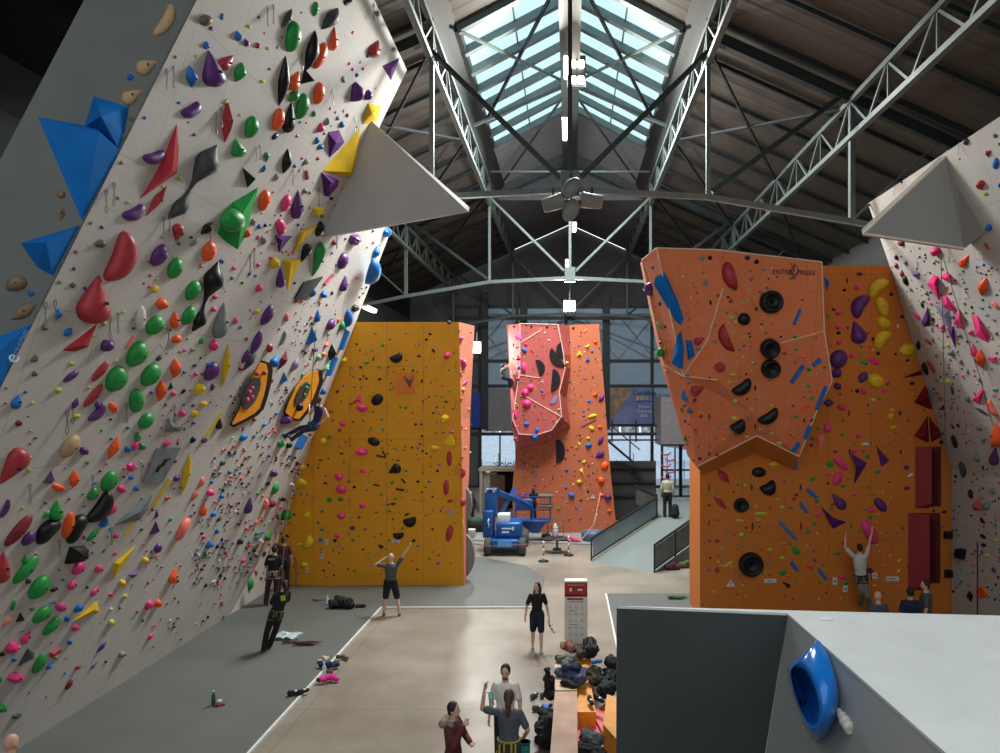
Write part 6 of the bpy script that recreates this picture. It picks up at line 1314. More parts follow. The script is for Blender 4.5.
# ================================================================ PROPS
# --- boom lift
bluep = mat('lift_blue', (32, 84, 150), .35, .1, .1, 3); tyre = mat('tyre', (70, 72, 68), .85); wht = mat('lift_white', (212, 216, 220), .5)
hz = mat('hazard_yellow', (222, 184, 40), .5)
c0 = Vector((-2.55, 28.0, 0)); bl_ = thing('boom_lift', 'blue articulated boom lift parked in front of the central tower', 'lift', c0)
def LP(px, py, Y=28.): return P(px, py, Y)
part(MB().rbox(c0+Vector((0, .4, .42)), (1.25, 2.0, .34), .05).rbox(c0+Vector((0, -.55, .5)), (1.05, .35, .28), .05), 'chassis', bluep, bl_)
part(MB().rbox(c0+Vector((.12, .2, .95)), (1.0, 1.1, .62), .1), 'engine_cover', bluep, bl_)
part(MB().rbox(c0+Vector((-.72, .3, 1.15)), (.42, .9, 1.1), .06), 'side_cabinet', bluep, bl_)
part(MB().rbox(c0+Vector((-.62, .2, 2.0)), (.5, .5, 1.1), .05), 'mast', bluep, bl_)
part(MB().box(c0+Vector((.05, -.36, 1.02)), (.4, .02, .05)).box(c0+Vector((.3, -.36, 1.02)), (.06, .02, .14)), 'logo_mark', wht, bl_)
part(MB().box(c0+Vector((.0, -.36, .88)), (.28, .02, .08)), 'logo_mark', wht, bl_)
part(MB().tube([c0+Vector((-.7, -.17, 1.0)), c0+Vector((-.66, -.17, 1.12)), c0+Vector((-.72, -.17, 1.25)), c0+Vector((-.67, -.17, 1.38))], .03, None, 6), 'logo_mark', wht, bl_)
part(MB().box(c0+Vector((.0, -.735, .5)), (.55, .02, .26)), 'front_plate', mat('lift_pale_blue', (90, 150, 210), .4), bl_)
part(MB().rbox(c0+Vector((-.1, .1, 1.38)), (.5, .5, .35), .04), 'motor_box', wht, bl_)
part(MB().bar(c0+Vector((-.6, .1, 2.5)), c0+Vector((.5, .9, 1.9)), .2, .22), 'upper_boom', bluep, bl_)
part(MB().bar(c0+Vector((-.3, .6, 1.4)), c0+Vector((.3, .9, 2.5)), .18, .2), 'lower_boom', bluep, bl_)
part(MB().bar(c0+Vector((.4, .9, 2.0)), c0+Vector((.9, 1.9, 1.5)), .16, .16), 'jib', bluep, bl_)
for i in range(6): part(MB().prism([c0+Vector((-.86+.16*i, -.06, 2.42)), c0+Vector((-.79+.16*i, -.06, 2.42)), c0+Vector((-.74+.16*i, -.06, 2.54)), c0+Vector((-.81+.16*i, -.06, 2.54))], (0, -.02, 0)), 'hazard_stripe', hz if i % 2 == 0 else black_m, bl_) if i < 4 else None
for sx in (-1, 1):
    for dy in (-.45, 1.35):
        w_ = part(MB().lathe([(.1, -.13), (.3, -.13), (.34, -.09), (.34, .09), (.3, .13), (.1, .13)], c0+Vector((sx*.68, dy, .345)), None, 20, Matrix.Rotation(math.pi/2, 4, 'Y')), 'wheel', tyre, bl_)
        part(MB().lathe([(.12, -.14), (.14, 0), (.12, .14)], c0+Vector((sx*.68, dy, .345)), None, 14, Matrix.Rotation(math.pi/2, 4, 'Y')), 'hub', bluep, w_)
bk_ = MB(); b0 = Vector((-1.6, 30.25, .82))
bk_.rbox(b0+Vector((0, 0, .1)), (1.5, .9, .1), .02)
for dx in (-.75, 0, .75):
    for dy in (-.45, .45): bk_.bar(b0+Vector((dx, dy, .1)), b0+Vector((dx, dy, 1.15)), .045, .045)
for z in (.6, 1.15):
    for dy in (-.45, .45): bk_.bar(b0+Vector((-.75, dy, z)), b0+Vector((.75, dy, z)), .045, .045)
    for dx in (-.75, .75): bk_.bar(b0+Vector((dx, -.45, z)), b0+Vector((dx, .45, z)), .045, .045)
part(bk_, 'basket', bluep, bl_)
part(MB().rbox(b0+Vector((-.35, -.46, .85)), (.7, .1, .42), .03), 'control_box', bluep, bl_)
part(MB().prism([b0+Vector((-.6, -.3, .05)), b0+Vector((.6, -.3, .05)), b0+Vector((.25, -.1, -.45)), b0+Vector((-.05, -.1, -.45))], (0, .5, 0)), 'basket_mount', bluep, bl_)
for dz, lab in ((-4, 'upper'), (6, 'lower')):
    p = P(546, 500+dz, 29.9); o = MB().rbox(p, (.62, .5, .13), .03).build('tray', mat('tray_grey', (92, 90, 82), .7), origin=p, parent=None); o.parent = bl_; o.location = p-c0
# --- person holds nothing here; coiled rope on the basket rail
# --- trestle table on tape barrier and posts
tt = thing('folding_table', 'low black-topped table with a wheeled frame behind the barrier posts', 'table', P(557, 553, 27.9)); q = Vector((P(557, 553, 27.9).x, 28.0, 0))
tt.location = q
part(MB().box(q+Vector((0, 0, .55)), (1.0, .7, .05)), 'tabletop', black_m, tt)
part(MB().bar(q+Vector((0, 0, .52)), q+Vector((0, 0, .14)), .1, .1), 'stem', steel, tt)
part(MB().box(q+Vector((0, 0, .1)), (.34, .5, .08)), 'foot', steel, tt)
tr_ = thing('trolley', 'wire trolley with a white bottle standing in front of the central tower', 'trolley', Vector((-.62, 30.2, 0))); q2 = Vector((-.62, 30.2, 0))
tm = MB()
for dx in (-.35, .35):
    for dy in (-.2, .2): tm.bar(q2+Vector((dx, dy, .1)), q2+Vector((dx, dy, .95)), .025, .025)
for z in (.2, .6, .95):
    for dy in (-.2, .2): tm.bar(q2+Vector((-.35, dy, z)), q2+Vector((.35, dy, z)), .02, .02)
    for dx in (-.35, .35): tm.bar(q2+Vector((dx, -.2, z)), q2+Vector((dx, .2, z)), .02, .02)
part(tm, 'frame', steel, tr_); part(MB().box(q2+Vector((0, 0, .2)), (.7, .4, .02)), 'shelf', steel_dark, tr_)
for dx in (-.33, .33):
    for dy in (-.18, .18): part(MB().ball(q2+Vector((dx, dy, .05)), .05), 'castor', black_m, tr_)
o = MB().lathe([(.1, 0), (.12, .05), (.12, .42), (.05, .5), (.05, .56)], q2+Vector((-.02, 0, .215)), None, 16).build('gas_bottle', wht, origin=q2+Vector((-.02, 0, .215))); tag(o, 'white bottle standing on the wire trolley', 'bottle')
bp_m = mat('post_white', (225, 225, 220), .5); bp_r = mat('post_red', (190, 40, 40), .5)
posts = []
for x, y, lab in ((543.5, 561.5, 'nearer red and white barrier post on a black foot'), (568.5, 555.5, 'farther red and white barrier post right of the low table')):
    q = fp(x, y); t = thing('barrier_post', lab, 'post', q); posts.append(q)
    part(MB().lathe([(.2, 0), (.2, .03), (.06, .07), (.03, .08)], q, None, 18), 'foot', black_m, t)
    for i in range(5): part(MB().lathe([(.03, .07+.14*i), (.03, .07+.14*(i+1))], q, None, 10), 'band', bp_r if i % 2 else bp_m, t)
tape = mat('tape_pink', (180, 128, 118), .6)
def strip(pts, lab):
    mb = MB()
    for a, b_ in zip(pts, pts[1:]): mb.bar(a, b_, .035, .006)
    o = mb.build('barrier_tape', tape, origin=pts[0]); tag(o, lab, 'tape')
strip([Vector((-4.1, 26.9, .62)), Vector((-3.0, 26.6, .55)), posts[0]+Vector((-.03, 0, .68))], 'red and white tape stretched in front of the blue lift')
strip([posts[0]+Vector((.03, 0, .7)), posts[1]+Vector((-.03, 0, .7))], 'red and white tape between the two barrier posts')
strip([posts[1]+Vector((.03, .02, .7)), Vector((.4, 28.4, .35)), Vector((1.0, 29.3, .9)), Vector((1.35, 31.0, 2.0))], 'tape sagging from the farther barrier post up towards the central tower')
q = Vector((1.0, 30.3, 0)); o = thing('pool_ring', 'grey-blue round tub leaning at the foot of the central tower', 'tub', q)
part(MB().lathe([(.42, 0), (.5, .1), (.52, .38), (.5, .42), (.45, .38), (.42, .1), (.1, .08)], q, None, 24), 'tub', mat('tub_blue', (84, 104, 128), .5), o)
o = baked((lambda m: (cap(m, (.12, 29.9, .16), (.42, 29.8, .1), .12, .07), cap(m, (.05, 29.9, .24), (.2, 29.8, .12), .07, .07), m)[-1])(MB()), 'jacket', cloth('hotpink', (220, 70, 110)), None, .02, (.12, 29.9, 0)); o.location = (.12, 29.9, 0); tag(o, 'pink jacket lying in front of the central tower', 'jacket')
o = baked((lambda m: (cap(m, (-1.15, 30.8, .12), (-.95, 30.7, .14), .12, .12), cap(m, (-1.0, 30.6, .2), (-.98, 30.6, .3), .08, .05), m)[-1])(MB()), 'rucksack', cloth('rust', (70, 50, 44)), None, .02, (-1.15, 30.8, 0)); o.location = (-1.15, 30.8, 0); tag(o, 'small brown rucksack at the foot of the central tower', 'bag')
tag(MB().prism([Vector((-4.2, 30.3, 0)), Vector((.9, 29.4, 0)), Vector((2.4, 31.9, 0)), Vector((-4.2, 31.9, 0))], (0, 0, .05), mat('pale_mat', (140, 142, 140), .6)).build('floor_mat'), 'pale mat strip at the foot of the central tower', 'floor mat')
# --- booth left of the tower
q = Vector((-4.6, 38.2, 0)); bo_ = thing('booth', 'beige kiosk with a brown door panel left of the central tower', 'booth', q)
be = mat('booth_beige', (172, 166, 152), .6)
x0, x1 = (480-CX)*38/F, (520-CX)*38/F; zt = H-68*38/F
part(MB().box(((x0+x1)/2, 38.6, zt-.08), (x1-x0+.1, 1.7, .16)), 'roof_board', be, bo_)
part(MB().box((x0+.08, 38.6, zt/2), (.16, 1.6, zt)), 'side_panel', be, bo_)
part(MB().box((x0+.55, 38.05, zt/2-.1), (.72, .1, zt-.3)), 'door_panel', be, bo_) 
part(MB().box((x0+.95, 37.98, zt/2-.15), (.8, .06, zt-.45)), 'door', mat('booth_brown', (104, 78, 62), .6), bo_)
part(MB().box(((x0+x1)/2+.2, 39.4, zt/2), (x1-x0-.4, .1, zt)), 'back_panel', mat('booth_dark', (30, 28, 28), .7), bo_)
for i in range(3):
    qq = Vector((x0+.9+.45*i, 38.7, zt)); o = MB()
    for k in range(7): o.tube([qq+Vector((0, 0, .0)), qq+Vector((math.cos(k*.9)*.1, 0, .12)), qq+Vector((math.cos(k*.9)*.26, math.sin(k*1.7)*.2, .2+.04*(k % 3)))], .015, None, 5)
    o = o.build('bike_frame', steel_dark, origin=qq); tag(o, 'tangled dark metal stand on top of the beige kiosk, %s of three' % ('leftmost', 'middle', 'rightmost')[i], 'stand')
q = Vector((-4.45, 32.0, 0)); t = thing('bucket', 'white bucket beside the green crate behind the yellow wall', 'bucket', q+Vector((.1, -1.0, 0)))
part(MB().lathe([(.14, 0), (.17, .36), (.18, .38), (.16, .38), (.13, .03)], q+Vector((.1, -1.0, 0)), None, 18), 'pail', bp_m, t)
t = thing('crate', 'green heap of netting in a dark crate behind the yellow wall', 'crate', q+Vector((.05, .6, 0)))
part(MB().rbox(q+Vector((.05, .6, .2)), (.8, .6, .4), .03), 'box', black_m, t); part(MB().ball(q+Vector((.05, .6, .45)), (.36, .28, .22), None, 10, 6), 'netting', mat('net_green', (46, 84, 60), .8, 0, .3, 10, .3), t)
# --- ramp with glass-sided railings
rg = mat('ramp_surface', (116, 124, 120), .6, 0, .05, 1); A0 = Vector((.76, 26.5, 0)); B0 = Vector((2.93, 24.7, 0)); D = Vector((2.89, 2.9, 1.15))
rp_ = thing('ramp', 'pale grey access ramp rising behind the right orange prow', 'ramp', A0)
A1, B1 = A0+D, B0+D; flat = Vector((4.5, 3.2, 0))
part(MB().add([A0, B0, B1, A1, Vector((A1.x, A1.y, 0)), Vector((B1.x, B1.y, 0))], [(0, 1, 2, 3), (0, 3, 4), (1, 5, 2), (2, 5, 4, 3), (0, 4, 5, 1)]), 'slope', rg, rp_)
part(MB().prism([A1, B1, B1+Vector((3, 1, 0)), A1+Vector((4, 6, 0)), A1+Vector((.4, 4, 0))], (0, 0, -.3)), 'landing', rg, rp_)
rail_g = glass('rail_glass', (.5, .58, .62), .5, .2); rail_d = glass('rail_dark_glass', (.2, .22, .22), .75, .2)
def railing(p, q_, hgt, label, gm_, n=2):
    t = thing('railing', label, 'railing', p); up = Vector((0, 0, hgt))
    part(MB().bar(p+up, q_+up, .07, .07), 'handrail', mull, t)
    part(MB().bar(p+Vector((0, 0, .1)), q_+Vector((0, 0, .1)), .05, .05), 'bottom_rail', mull, t)
    for i in range(n+1):
        c = p.lerp(q_, i/n); part(MB().bar(c, c+up, .06, .06), 'post', mull, t)
    for i in range(n):
        a, b_ = p.lerp(q_, i/n+.02), p.lerp(q_, (i+1)/n-.02); nrm = (b_-a).cross(up).normalized()*.01
        part(MB().prism([a+Vector((0, 0, .14)), b_+Vector((0, 0, .14)), b_+up*.93, a+up*.93], nrm), 'panel', gm_, t)
railing(A0+Vector((.05, .05, 0)), A1, .85, 'railing with pale glass along the left side of the ramp', rail_g, 1)
railing(B0+D*.02, B0+D*.62, .95, 'dark railing along the right side of the ramp', rail_d, 2)
railing(A1+Vector((0, .1, 0)), A1+Vector((-.6, 3.2, .0)), .95, 'short dark railing at the head of the ramp', rail_d, 1)
# stairs and dark landing behind the ramp
st = thing('staircase', 'dark staircase descending to the right beyond the ramp', 'stairs', P(612, 500, 34)*Vector((1, 1, 0)) if False else Vector((2.1, 34.5, 0)))
a = P(607, 440, 35); b_ = P(640, 468, 35)
part(MB().bar(a, b_, .12, .3), 'stringer', mull, st)
part(MB().bar(a+Vector((0, 0, .9)), b_+Vector((0, 0, .9)), .06, .06), 'handrail', mull, st)
part(MB().box((P(632, 480, 35.2).x, 35.6, 1.5), (2.5, .12, 3.0)), 'wall_panel', mat('stair_dark', (54, 54, 52), .7), st)
for py in (468, 482, 496): part(MB().box((P(632, py, 35.1).x, 35.45, P(640, py, 35.1).z), (2.4, .1, .12)), 'rail', mull, st)
# entrance doors
for i, (xa, xb) in enumerate(((662, 680), (681, 699))):
    Yd = 41.0; t = tag(MB().box((0, 0, 0), (.01, .01, .01), mull).build('door_%d' % (i+1)), kind='structure'); t.location = P((xa+xb)/2, 450, Yd)
    fr = MB(); l, r, tp, bt = P(xa, 445, Yd), P(xb, 445, Yd), 0, P(xa, 497, Yd).z
    for x in (l.x, r.x): fr.bar((x, Yd, bt), (x, Yd, l.z), .14, .14)
    for z in (bt+.05, l.z, P(0, 470, Yd).z): fr.bar((l.x, Yd, z), (r.x, Yd, z), .1, .14)
    part(fr, 'door_frame', mull, t)
    part(MB().box(((l.x+r.x)/2, Yd, (bt+l.z)/2), (r.x-l.x-.1, .03, l.z-bt-.1)), 'pane', glass('low_glass', (.9, .95, 1), .06), t)
for k in range(5): part(MB().tube([P(666+6*math.cos(q_)*.8+(k % 2)*4, 452+k*6+3*math.sin(q_), 40.85) for q_ in (0, .8, 1.6, 2.4, 3.1)], .05, None, 5), 'glass_marking', mat('sign_red', (210, 90, 70), .6), bpy.data.objects['door_1'])
# things at the foot of the ramp
for i, (x, y, cn, cc, lab) in enumerate(((673, 570, 'plum', (90, 34, 54), 'dark red bag on the floor right of the ramp'), (687, 568, 'moss', (90, 96, 50), 'olive bag on the floor near the orange prow foot'))):
    q = fp(x, y); m = MB(); cap(m, q+Vector((-.2, 0, .12)), q+Vector((.2, .05, .1)), .12, .1); cap(m, q+Vector((0, 0, .2)), q+Vector((.1, .1, .16)), .1, .08)
    o = baked(m, 'bag', cloth(cn, cc), None, .02, q); o.location = q; tag(o, lab, 'bag')
q = P(675, 519, 29.3); q.z = 1.15; m = MB(); cap(m, q+Vector((0, 0, .2)), q+Vector((0, 0, .45)), .2, .16); o = baked(m, 'rucksack', cloth('black', (22, 22, 25)), None, .02, q); o.location = q; tag(o, 'black rucksack beside the person on the ramp head', 'bag')
# --- information totem
Yt = 17.5; x0, x1 = (564.5-CX)*Yt/F, (587.5-CX)*Yt/F; zt = H-(581-CY)*Yt/F; cxm = (x0+x1)/2
to = thing('information_totem', 'tall white and red information totem standing before the bags', 'totem', (cxm, Yt+.12, 0))
part(MB().rbox((cxm, Yt+.14, zt/2), (x1-x0, .28, zt), .012), 'board', mat('totem_white', (216, 212, 204), .5, 0, .03), to)
part(MB().box((cxm, Yt-.004, zt-.19), (x1-x0-.01, .008, .30)), 'red_header', mat('totem_red', (176, 44, 40), .5), to)
part(MB().box((cxm, Yt-.004, zt-.365), (x1-x0-.01, .008, .05)), 'dark_band', mat('totem_dark', (44, 32, 34), .5), to)
part(MB().box((cxm-.02, Yt-.004, zt-.45), (.4, .008, .05)), 'red_strip', mat('totem_red', (176, 44, 40), .5), to)
Rt = Matrix.Rotation(math.pi/2, 4, 'X'); tx = mat('print_grey', (110, 106, 104), .6)
text_obj('lettering', "RÈGLES DE SÉCURITÉ", .045, Matrix.Translation((cxm, Yt-.012, zt-.1)) @ Rt, bp_m, to, .001)
for k_ in (-.14, -.05, .05, .14): part(MB().box((cxm+k_, Yt-.008, zt-.52), (.07, .004, .018)), 'print_dash', mat('totem_red', (176, 44, 40), .5), to)
part(MB().ball((cxm-.13, Yt-.008, zt-.22), (.035, .006, .05)), 'pictogram', bp_m, to)
part(MB().box((cxm+.1, Yt-.01, zt-.22), (.12, .004, .045)), 'print_dash', bp_m, to)
for r in range(5):
    for k in range(3):
        x, z = cxm-.15+.15*k, zt-.66-.17*r
        if z > .1: part(MB().tube([(x-.03, Yt-.008, z-.02), (x-.01, Yt-.008, z+.03), (x+.02, Yt-.008, z+.01), (x+.03, Yt-.008, z-.03)], .005, None, 5), 'pictogram', tx, to)
    if r in (1, 3): part(MB().box((cxm-.08, Yt-.008, zt-.575-.17*r), (.2, .004, .012)), 'print_dash', tx, to)
# --- bench with coloured seats
wood = mat('bench_wood', (176, 134, 100), .55, 0, .2, 3, .05, detail=6); sz = .46
orange_m = mat('foam_orange', (232, 150, 36), .55); pink_m = mat('foam_pink', (226, 108, 100), .55)
be_ = thing('bench', 'long wooden bench with orange and pink foam seats beside the near block', 'bench', (0, 13, 0))
def topz(px, py, z=sz): Y = F*(H-z)/(py-CY); return Vector(((px-CX)*Y/F, Y, z))
def slab(pxs, z, th, name, m, grow=0):
    b = [topz(x, y, z) for x, y in pxs]; part(MB().prism(b, (0, 0, -th)), name, m, be_)
slab([(555, 690), (577, 690), (578, 770), (549, 770)], .72, .72, 'wooden_side', wood)
slab([(555, 660), (577, 657), (577, 690), (555, 690)], .74, .74, 'wooden_end', mat('bench_wood_light', (196, 164, 130), .55, 0, .15, 3))
slab([(577, 683), (590, 680), (596, 712), (577, 712)], .62, .62, 'orange_seat', orange_m)
slab([(577, 712.5), (596, 712.5), (608, 735), (576, 741)], .38, .38, 'pink_seat', pink_m)
slab([(592, 712.5), (610, 700), (622, 735), (606, 738)], .45, .1, 'pink_seat', pink_m)
slab([(607, 694), (618, 698), (622, 745), (603, 724)], .78, .6, 'orange_back', orange_m)
slab([(578, 741), (606, 738), (622, 790), (576, 790)], .3, .3, 'wooden_step', wood)
slab([(577, 655), (590, 655), (592, 668), (577, 668)], .62, .62, 'orange_seat', orange_m)
def lump(name, label, cat, cn, cc, blobs, z0=0.0, vox=.016, extra=None):
    """soft thing: blobs = (px, py, z, r) with px,py on the plane of height z"""
    m = MB(); pts = [topz(x, y, z) for x, y, z, r in blobs]; rs = [b[3] for b in blobs]
    for p, r in zip(pts, rs): m.ball(p, (r, r*.95, r*.8), None, 12, 8)
    for (p, r), (q_, r2) in zip(zip(pts, rs), list(zip(pts, rs))[1:]): cap(m, p, q_, r*.8, r2*.8)
    R = random.Random(len(label))
    for p, r in zip(pts, rs):
        for k in range(4): a = R.uniform(0, 6.3); m.ball(p+Vector((math.cos(a)*r*.7, math.sin(a)*r*.6, R.uniform(-.2, .5)*r)), r*R.uniform(.35, .55), None, 8, 6)
    o0 = pts[0]; o = baked(m, name, cloth(cn, cc), None, vox, o0, 1); o.location = o0; amp = min(.03, max(rs)*.22)
    for v in o.data.vertices:      # folds and creases in the cloth
        q_ = v.co*9+Vector((R.random()*0, len(label), 0)); f_ = 1-abs(noise.noise(q_))*2.2; v.co += v.normal*(amp*(f_-.55)+amp*.35*noise.noise(q_*3))
    tag(o, label, cat)
    if extra: extra(o, o0)
    return o
lump('jacket', 'crumpled grey-green jacket on the far end of the bench', 'jacket', 'sage', (96, 104, 92), [(560, 659, .8, .1), (572, 658, .8, .11), (566, 664, .8, .1)])
lump('jacket', 'slate-blue jacket heaped on the bench below the grey-green one', 'jacket', 'slateblue', (70, 76, 104), [(560, 672, .82, .11), (572, 675, .82, .13), (583, 672, .82, .12), (580, 680, .8, .12)])
lump('jacket', 'dark navy jacket on top of the slate-blue one', 'jacket', 'nightblue', (34, 40, 68), [(566, 668, .94, .09), (576, 667, .96, .1)])
lump('bag', 'black folded bag hanging off the near edge of the jacket heap', 'bag', 'black', (22, 22, 25), [(566, 683, .78, .1), (573, 686, .76, .09)])
lump('rucksack', 'red and cream patterned rucksack behind the jacket heap', 'bag', 'brick', (118, 68, 58), [(566, 645, .7, .13), (574, 650, .74, .12)], extra=lambda o, q: part(MB().ball(q+Vector((-.05, -.09, .05)), (.07, .05, .09)), 'pocket', cloth('cream_print', (196, 180, 150)), o))
lump('rucksack', 'dark brown rucksack between the patterned one and the black box bag', 'bag', 'brown', (60, 42, 38), [(578, 651, .74, .12), (582, 655, .76, .1)])
lump('rucksack', 'upright black rucksack at the far right end of the heap', 'bag', 'black', (22, 22, 25), [(590, 652, .8, .15), (590, 643, .6, .16), (594, 650, .95, .1)], extra=lambda o, q: part(MB().tube([q+Vector((-.08, 0, .15)), q+Vector((-.05, 0, .3)), q+Vector((.05, 0, .3)), q+Vector((.08, 0, .15))], .014), 'handle', black_m, o))
lump('rucksack', 'olive-brown rucksack in the right part of the heap', 'bag', 'oliveb', (76, 72, 60), [(594, 672, .8, .15), (596, 680, .7, .14)])
lump('jacket', 'bright blue jacket strip on top of the right heap', 'jacket', 'brightblue', (60, 110, 160), [(593, 662, .98, .06), (600, 661, 1.0, .05)])
lump('jacket', 'black padded jacket at the right edge of the heap beside the near block', 'jacket', 'black', (22, 22, 25), [(606, 690, .7, .18), (611, 676, .8, .17), (602, 682, .7, .16)])
lump('helmet_bag', 'round black bag on top of the right heap', 'bag', 'coal', (30, 28, 30), [(612, 662, 1.0, .13)])
lump('rucksack', 'big black rucksack with a blue tag standing on the floor left of the bench', 'bag', 'black', (22, 22, 25), [(549, 718, .3, .2), (548, 738, .2, .2), (553, 722, .45, .17), (543, 728, .2, .16)], extra=lambda o, q: part(MB().rbox(q+Vector((-.05, -.1, .26)), (.1, .1, .02), .005, rx=.5), 'tag', mat('tag_blue', (70, 120, 190), .5), o))
lump('rucksack', 'black mesh bag leaning on the wooden end of the bench', 'bag', 'coal', (30, 28, 30), [(549, 680, .5, .12), (550, 694, .3, .14), (547, 670, .72, .06)])
lump('rucksack', 'grey-topped black rucksack at the bottom edge of the photo on the bench step', 'bag', 'greytop', (84, 88, 90), [(587, 737, .62, .13), (595, 740, .6, .14)])
lump('rucksack', 'black rucksack cut off by the bottom photo edge under the grey-topped one', 'bag', 'black', (22, 22, 25), [(586, 752, .5, .17), (597, 756, .5, .17)])
def shoe_pair(x, y, label, cn, cc, z=0.0, ang=0., group=None, s=1.):
    for k, d in enumerate((-.07, .07)):
        q = topz(x, y, z)+Vector((d*1.1, d*.5, .05)); a = ang+(.3 if k else -.15); f = Vector((math.cos(a), math.sin(a), 0))*.1*s
        m = MB(); cap(m, q-f, q+f, .048*s, .038*s); cap(m, q-f+Vector((0, 0, .03)), q-f*.3+Vector((0, 0, .02)), .042*s, .04*s)
        o = baked(m, 'shoe', cloth(cn, cc), None, .012, q); o.location = q; tag(o, label % ('left' if k == 0 else 'right'), 'shoe', group)
        part(MB().ball(q+f*.2+Vector((0, 0, .035)), (.03*s, .03*s, .014*s)), 'laces', bp_m, o)
shoe_pair(538.5, 697, 'grey sneaker on the concrete beside the black mesh bag, %s of its pair', 'sneaker_grey', (90, 92, 88), 0, 1.2)
shoe_pair(543, 710, 'mottled grey-green shoe above the big black rucksack, %s of its pair', 'sneaker_green', (70, 84, 76), 0, .4)
shoe_pair(595, 703, 'black and white shoe on the pink seat side of the heap, %s of its pair', 'sneaker_black', (30, 30, 32), .66, -1.2)
shoe_pair(299, 694.5, 'black shoe with green trim on the mat edge near the concrete, %s of its pair', 'shoe_dark', (26, 30, 28), .04, .6)
# --- items on the left mat
def bottle(q, label, m, hgt=.26, r=.04, capm=None):
    o = MB().lathe([(r*.9, 0), (r, .02), (r, hgt*.7), (r*.45, hgt*.86), (r*.45, hgt)], q, None, 14).build('bottle', m, origin=q); tag(o, label, 'bottle')
    part(MB().lathe([(r*.52, hgt), (r*.52, hgt*1.1), (r*.3, hgt*1.12)], q, None, 12), 'cap', capm or bp_m, o)
bottle(topz(213.5, 705, .04), 'green bottle standing alone on the grey mat', mat('bottle_green', (50, 92, 76), .3), .26)
lump('chalk_bag', 'small pale chalk bag beside the green bottle on the mat', 'bag', 'chalkw', (180, 174, 166), [(219, 702, .1, .06)], vox=.012)
lump('climbing_shoe', 'red climbing shoe lying beside the green bottle', 'shoe', 'shoe_r', (140, 34, 38), [(218, 705, .07, .04), (223, 704, .06, .04)], vox=.012)
bottle(topz(324, 675.5, .04), 'white bottle standing between the blue and pink clothes on the mat edge', bp_m, .27)
bottle(topz(327.5, 605, .04), 'white bottle left of the black gear heap by the yellow wall', bp_m, .26)
lump('jacket', 'dark blue jacket on the mat edge', 'jacket', 'petrol', (24, 44, 74), [(322, 664, .12, .08), (329, 665, .12, .1), (336, 664, .1, .08)])
lump('chalk_bag', 'cream pouch behind the dark blue jacket', 'bag', 'creamp', (186, 174, 154), [(325, 659, .1, .1), (320, 661, .08, .05)])
lump('climbing_shoe', 'olive shoe at the right end of the clothes on the mat edge', 'shoe', 'olives', (92, 84, 60), [(343, 656.5, .06, .06), (347, 658, .06, .05)], vox=.012)
lump('cap', 'small olive pouch between the cream pouch and the olive shoe', 'pouch', 'olivep', (74, 70, 56), [(338, 657, .08, .06)], vox=.012)
lump('jacket', 'bright pink top crumpled on the mat edge', 'top', 'magenta', (206, 34, 130), [(323, 679.5, .09, .07), (331, 677, .1, .09), (337, 678.5, .08, .06)])
lump('climbing_shoe', 'dark shoe at the left end of the pink top', 'shoe', 'darkshoe', (54, 32, 34), [(319.5, 680, .08, .06)], vox=.012)
lump('chalk_bag', 'dark red pouch right of the white bottle', 'bag', 'darkredp', (84, 34, 36), [(329.5, 672, .08, .07)], vox=.012)
lump('rucksack', 'heap of black gear on the mat before the yellow wall', 'gear', 'black', (22, 22, 25), [(334, 604, .16, .16), (341, 602, .2, .2), (347, 603, .18, .18), (350, 605, .14, .14)])
lump('climbing_shoe', 'black shoes pair lump right of the black gear heap', 'shoe', 'black', (22, 22, 25), [(358, 606, .08, .08), (363, 606, .08, .07)])
lump('towel', 'grey-blue towel lying flat left of the black gear heap', 'towel', 'towel', (92, 106, 112), [(315, 600, .06, .08), (321, 600, .06, .09)])
tp = MB(); R = random.Random(4); q = topz(286, 637, .045)
tarp = thing('rope_tarp', 'pale teal patterned rope tarp beside the leaning belayer', 'tarp', q)
N = 9; vs = []
for i in range(N):
    for j in range(N): vs.append(q+Vector(((i/(N-1)-.5)*.62+(j/(N-1)-.5)*.1, (j/(N-1)-.5)*.5, .02+.07*R.random()*(1 if 0 < i < N-1 else .2))))
top_n = len(vs); vs += [Vector((v.x, v.y, q.z)) for v in vs]
fs = [(i*N+j, (i+1)*N+j, (i+1)*N+j+1, i*N+j+1) for i in range(N-1) for j in range(N-1)]
fs += [tuple(top_n+k for k in f[::-1]) for f in fs]
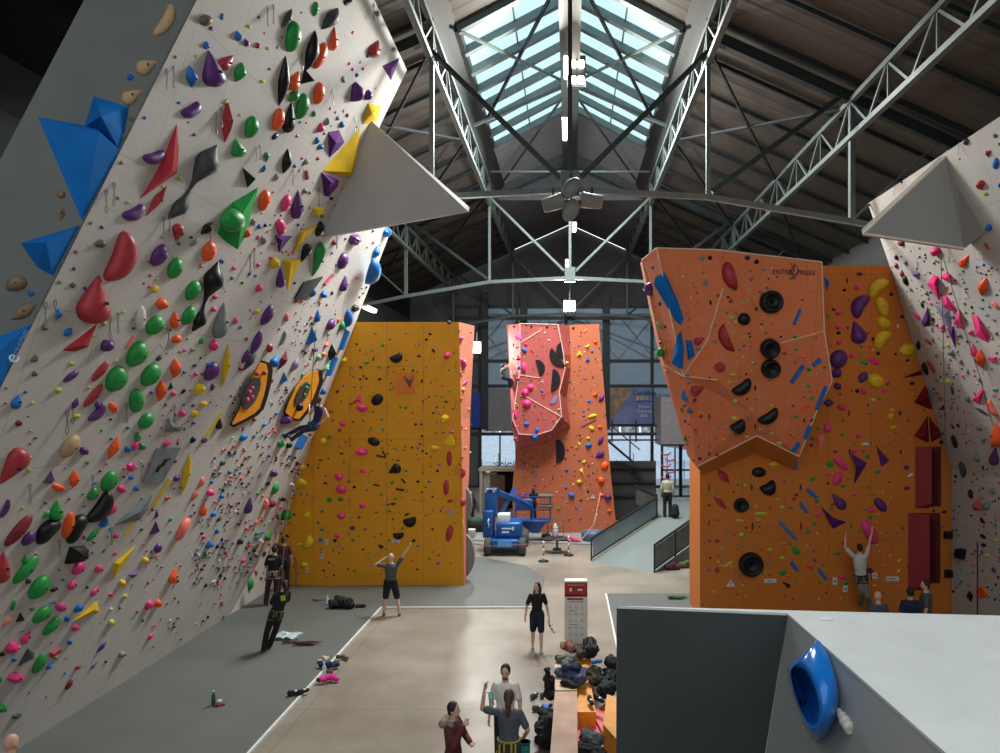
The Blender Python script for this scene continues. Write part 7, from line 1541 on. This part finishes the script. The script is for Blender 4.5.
part(MB().add(vs, fs), 'sheet', mat('tarp_print', (150, 190, 186), .8, 0, .5, 14, alt=(210, 222, 220)), tarp)
def coil(c, sx, sy, r, label, m, sd, n=26):
    R = random.Random(sd); pts = []
    for i in range(n*5): a = i*.9+R.uniform(-.2, .2); k = R.uniform(.25, 1); pts.append(Vector(c)+Vector((math.cos(a)*sx*k, math.sin(a*1.13)*sy*k, r+R.uniform(0, .07))))
    sm = [pts[0]]+[(a_+b_*2+c_)/4 for a_, b_, c_ in zip(pts, pts[1:], pts[2:])]
    o = MB().tube(sm, r, None, 6).build('climbing_rope', m, origin=c); tag(o, label, 'rope'); return o
coil(topz(306, 644.5, .05), .52, .16, .009, 'dark red rope piled loosely on the mat right of the leaning belayer', mat('rope_red', (84, 36, 34), .9), 3, 13)
coil(topz(290, 643, .05), .28, .14, .009, 'end of the dark red rope pile nearest the leaning belayer', mat('rope_red', (84, 36, 34), .9), 5, 6)
coil(topz(675, 598.5, .05), .42, .14, .014, 'green rope heap on the grey mat behind the near block', mat('rope_green', (60, 84, 56), .9), 8, 14)
# standing pole in front of the right wall
q = Vector((8.28, 14.1, 0)); t = thing('auto_belay_pole', 'thin dark vertical pole in front of the right white wall', 'pole', q); 
px_, Yp = 977.5, 14.2; q = Vector(((px_-CX)*Yp/F, Yp, 0)); t.location = q; ztp = H-(542-CY)*Yp/F
part(MB().bar(q, Vector((q.x, q.y, ztp)), .022, .022), 'pole', steel_dark, t)
part(MB().lathe([(.14, 0), (.14, .02), (.03, .05)], q, None, 16), 'foot', steel_dark, t)
# cables of the belayers' barrier frame drawn on the yellow wall foot
fr = thing('door_outline', 'thin grey frame strip fixed at the foot of the yellow wall', 'frame', P(296, 586, 22.85)*Vector((1, 1, 0)))
a, b_ = P(286, 558, 22.87), P(296, 558, 22.87)
part(MB().bar(a, b_, .04, .03), 'strip', mat('strip_grey', (150, 130, 90), .6), fr); part(MB().bar(b_, Vector((b_.x, b_.y, .03)), .04, .03), 'strip', mat('strip_grey', (150, 130, 90), .6), fr)
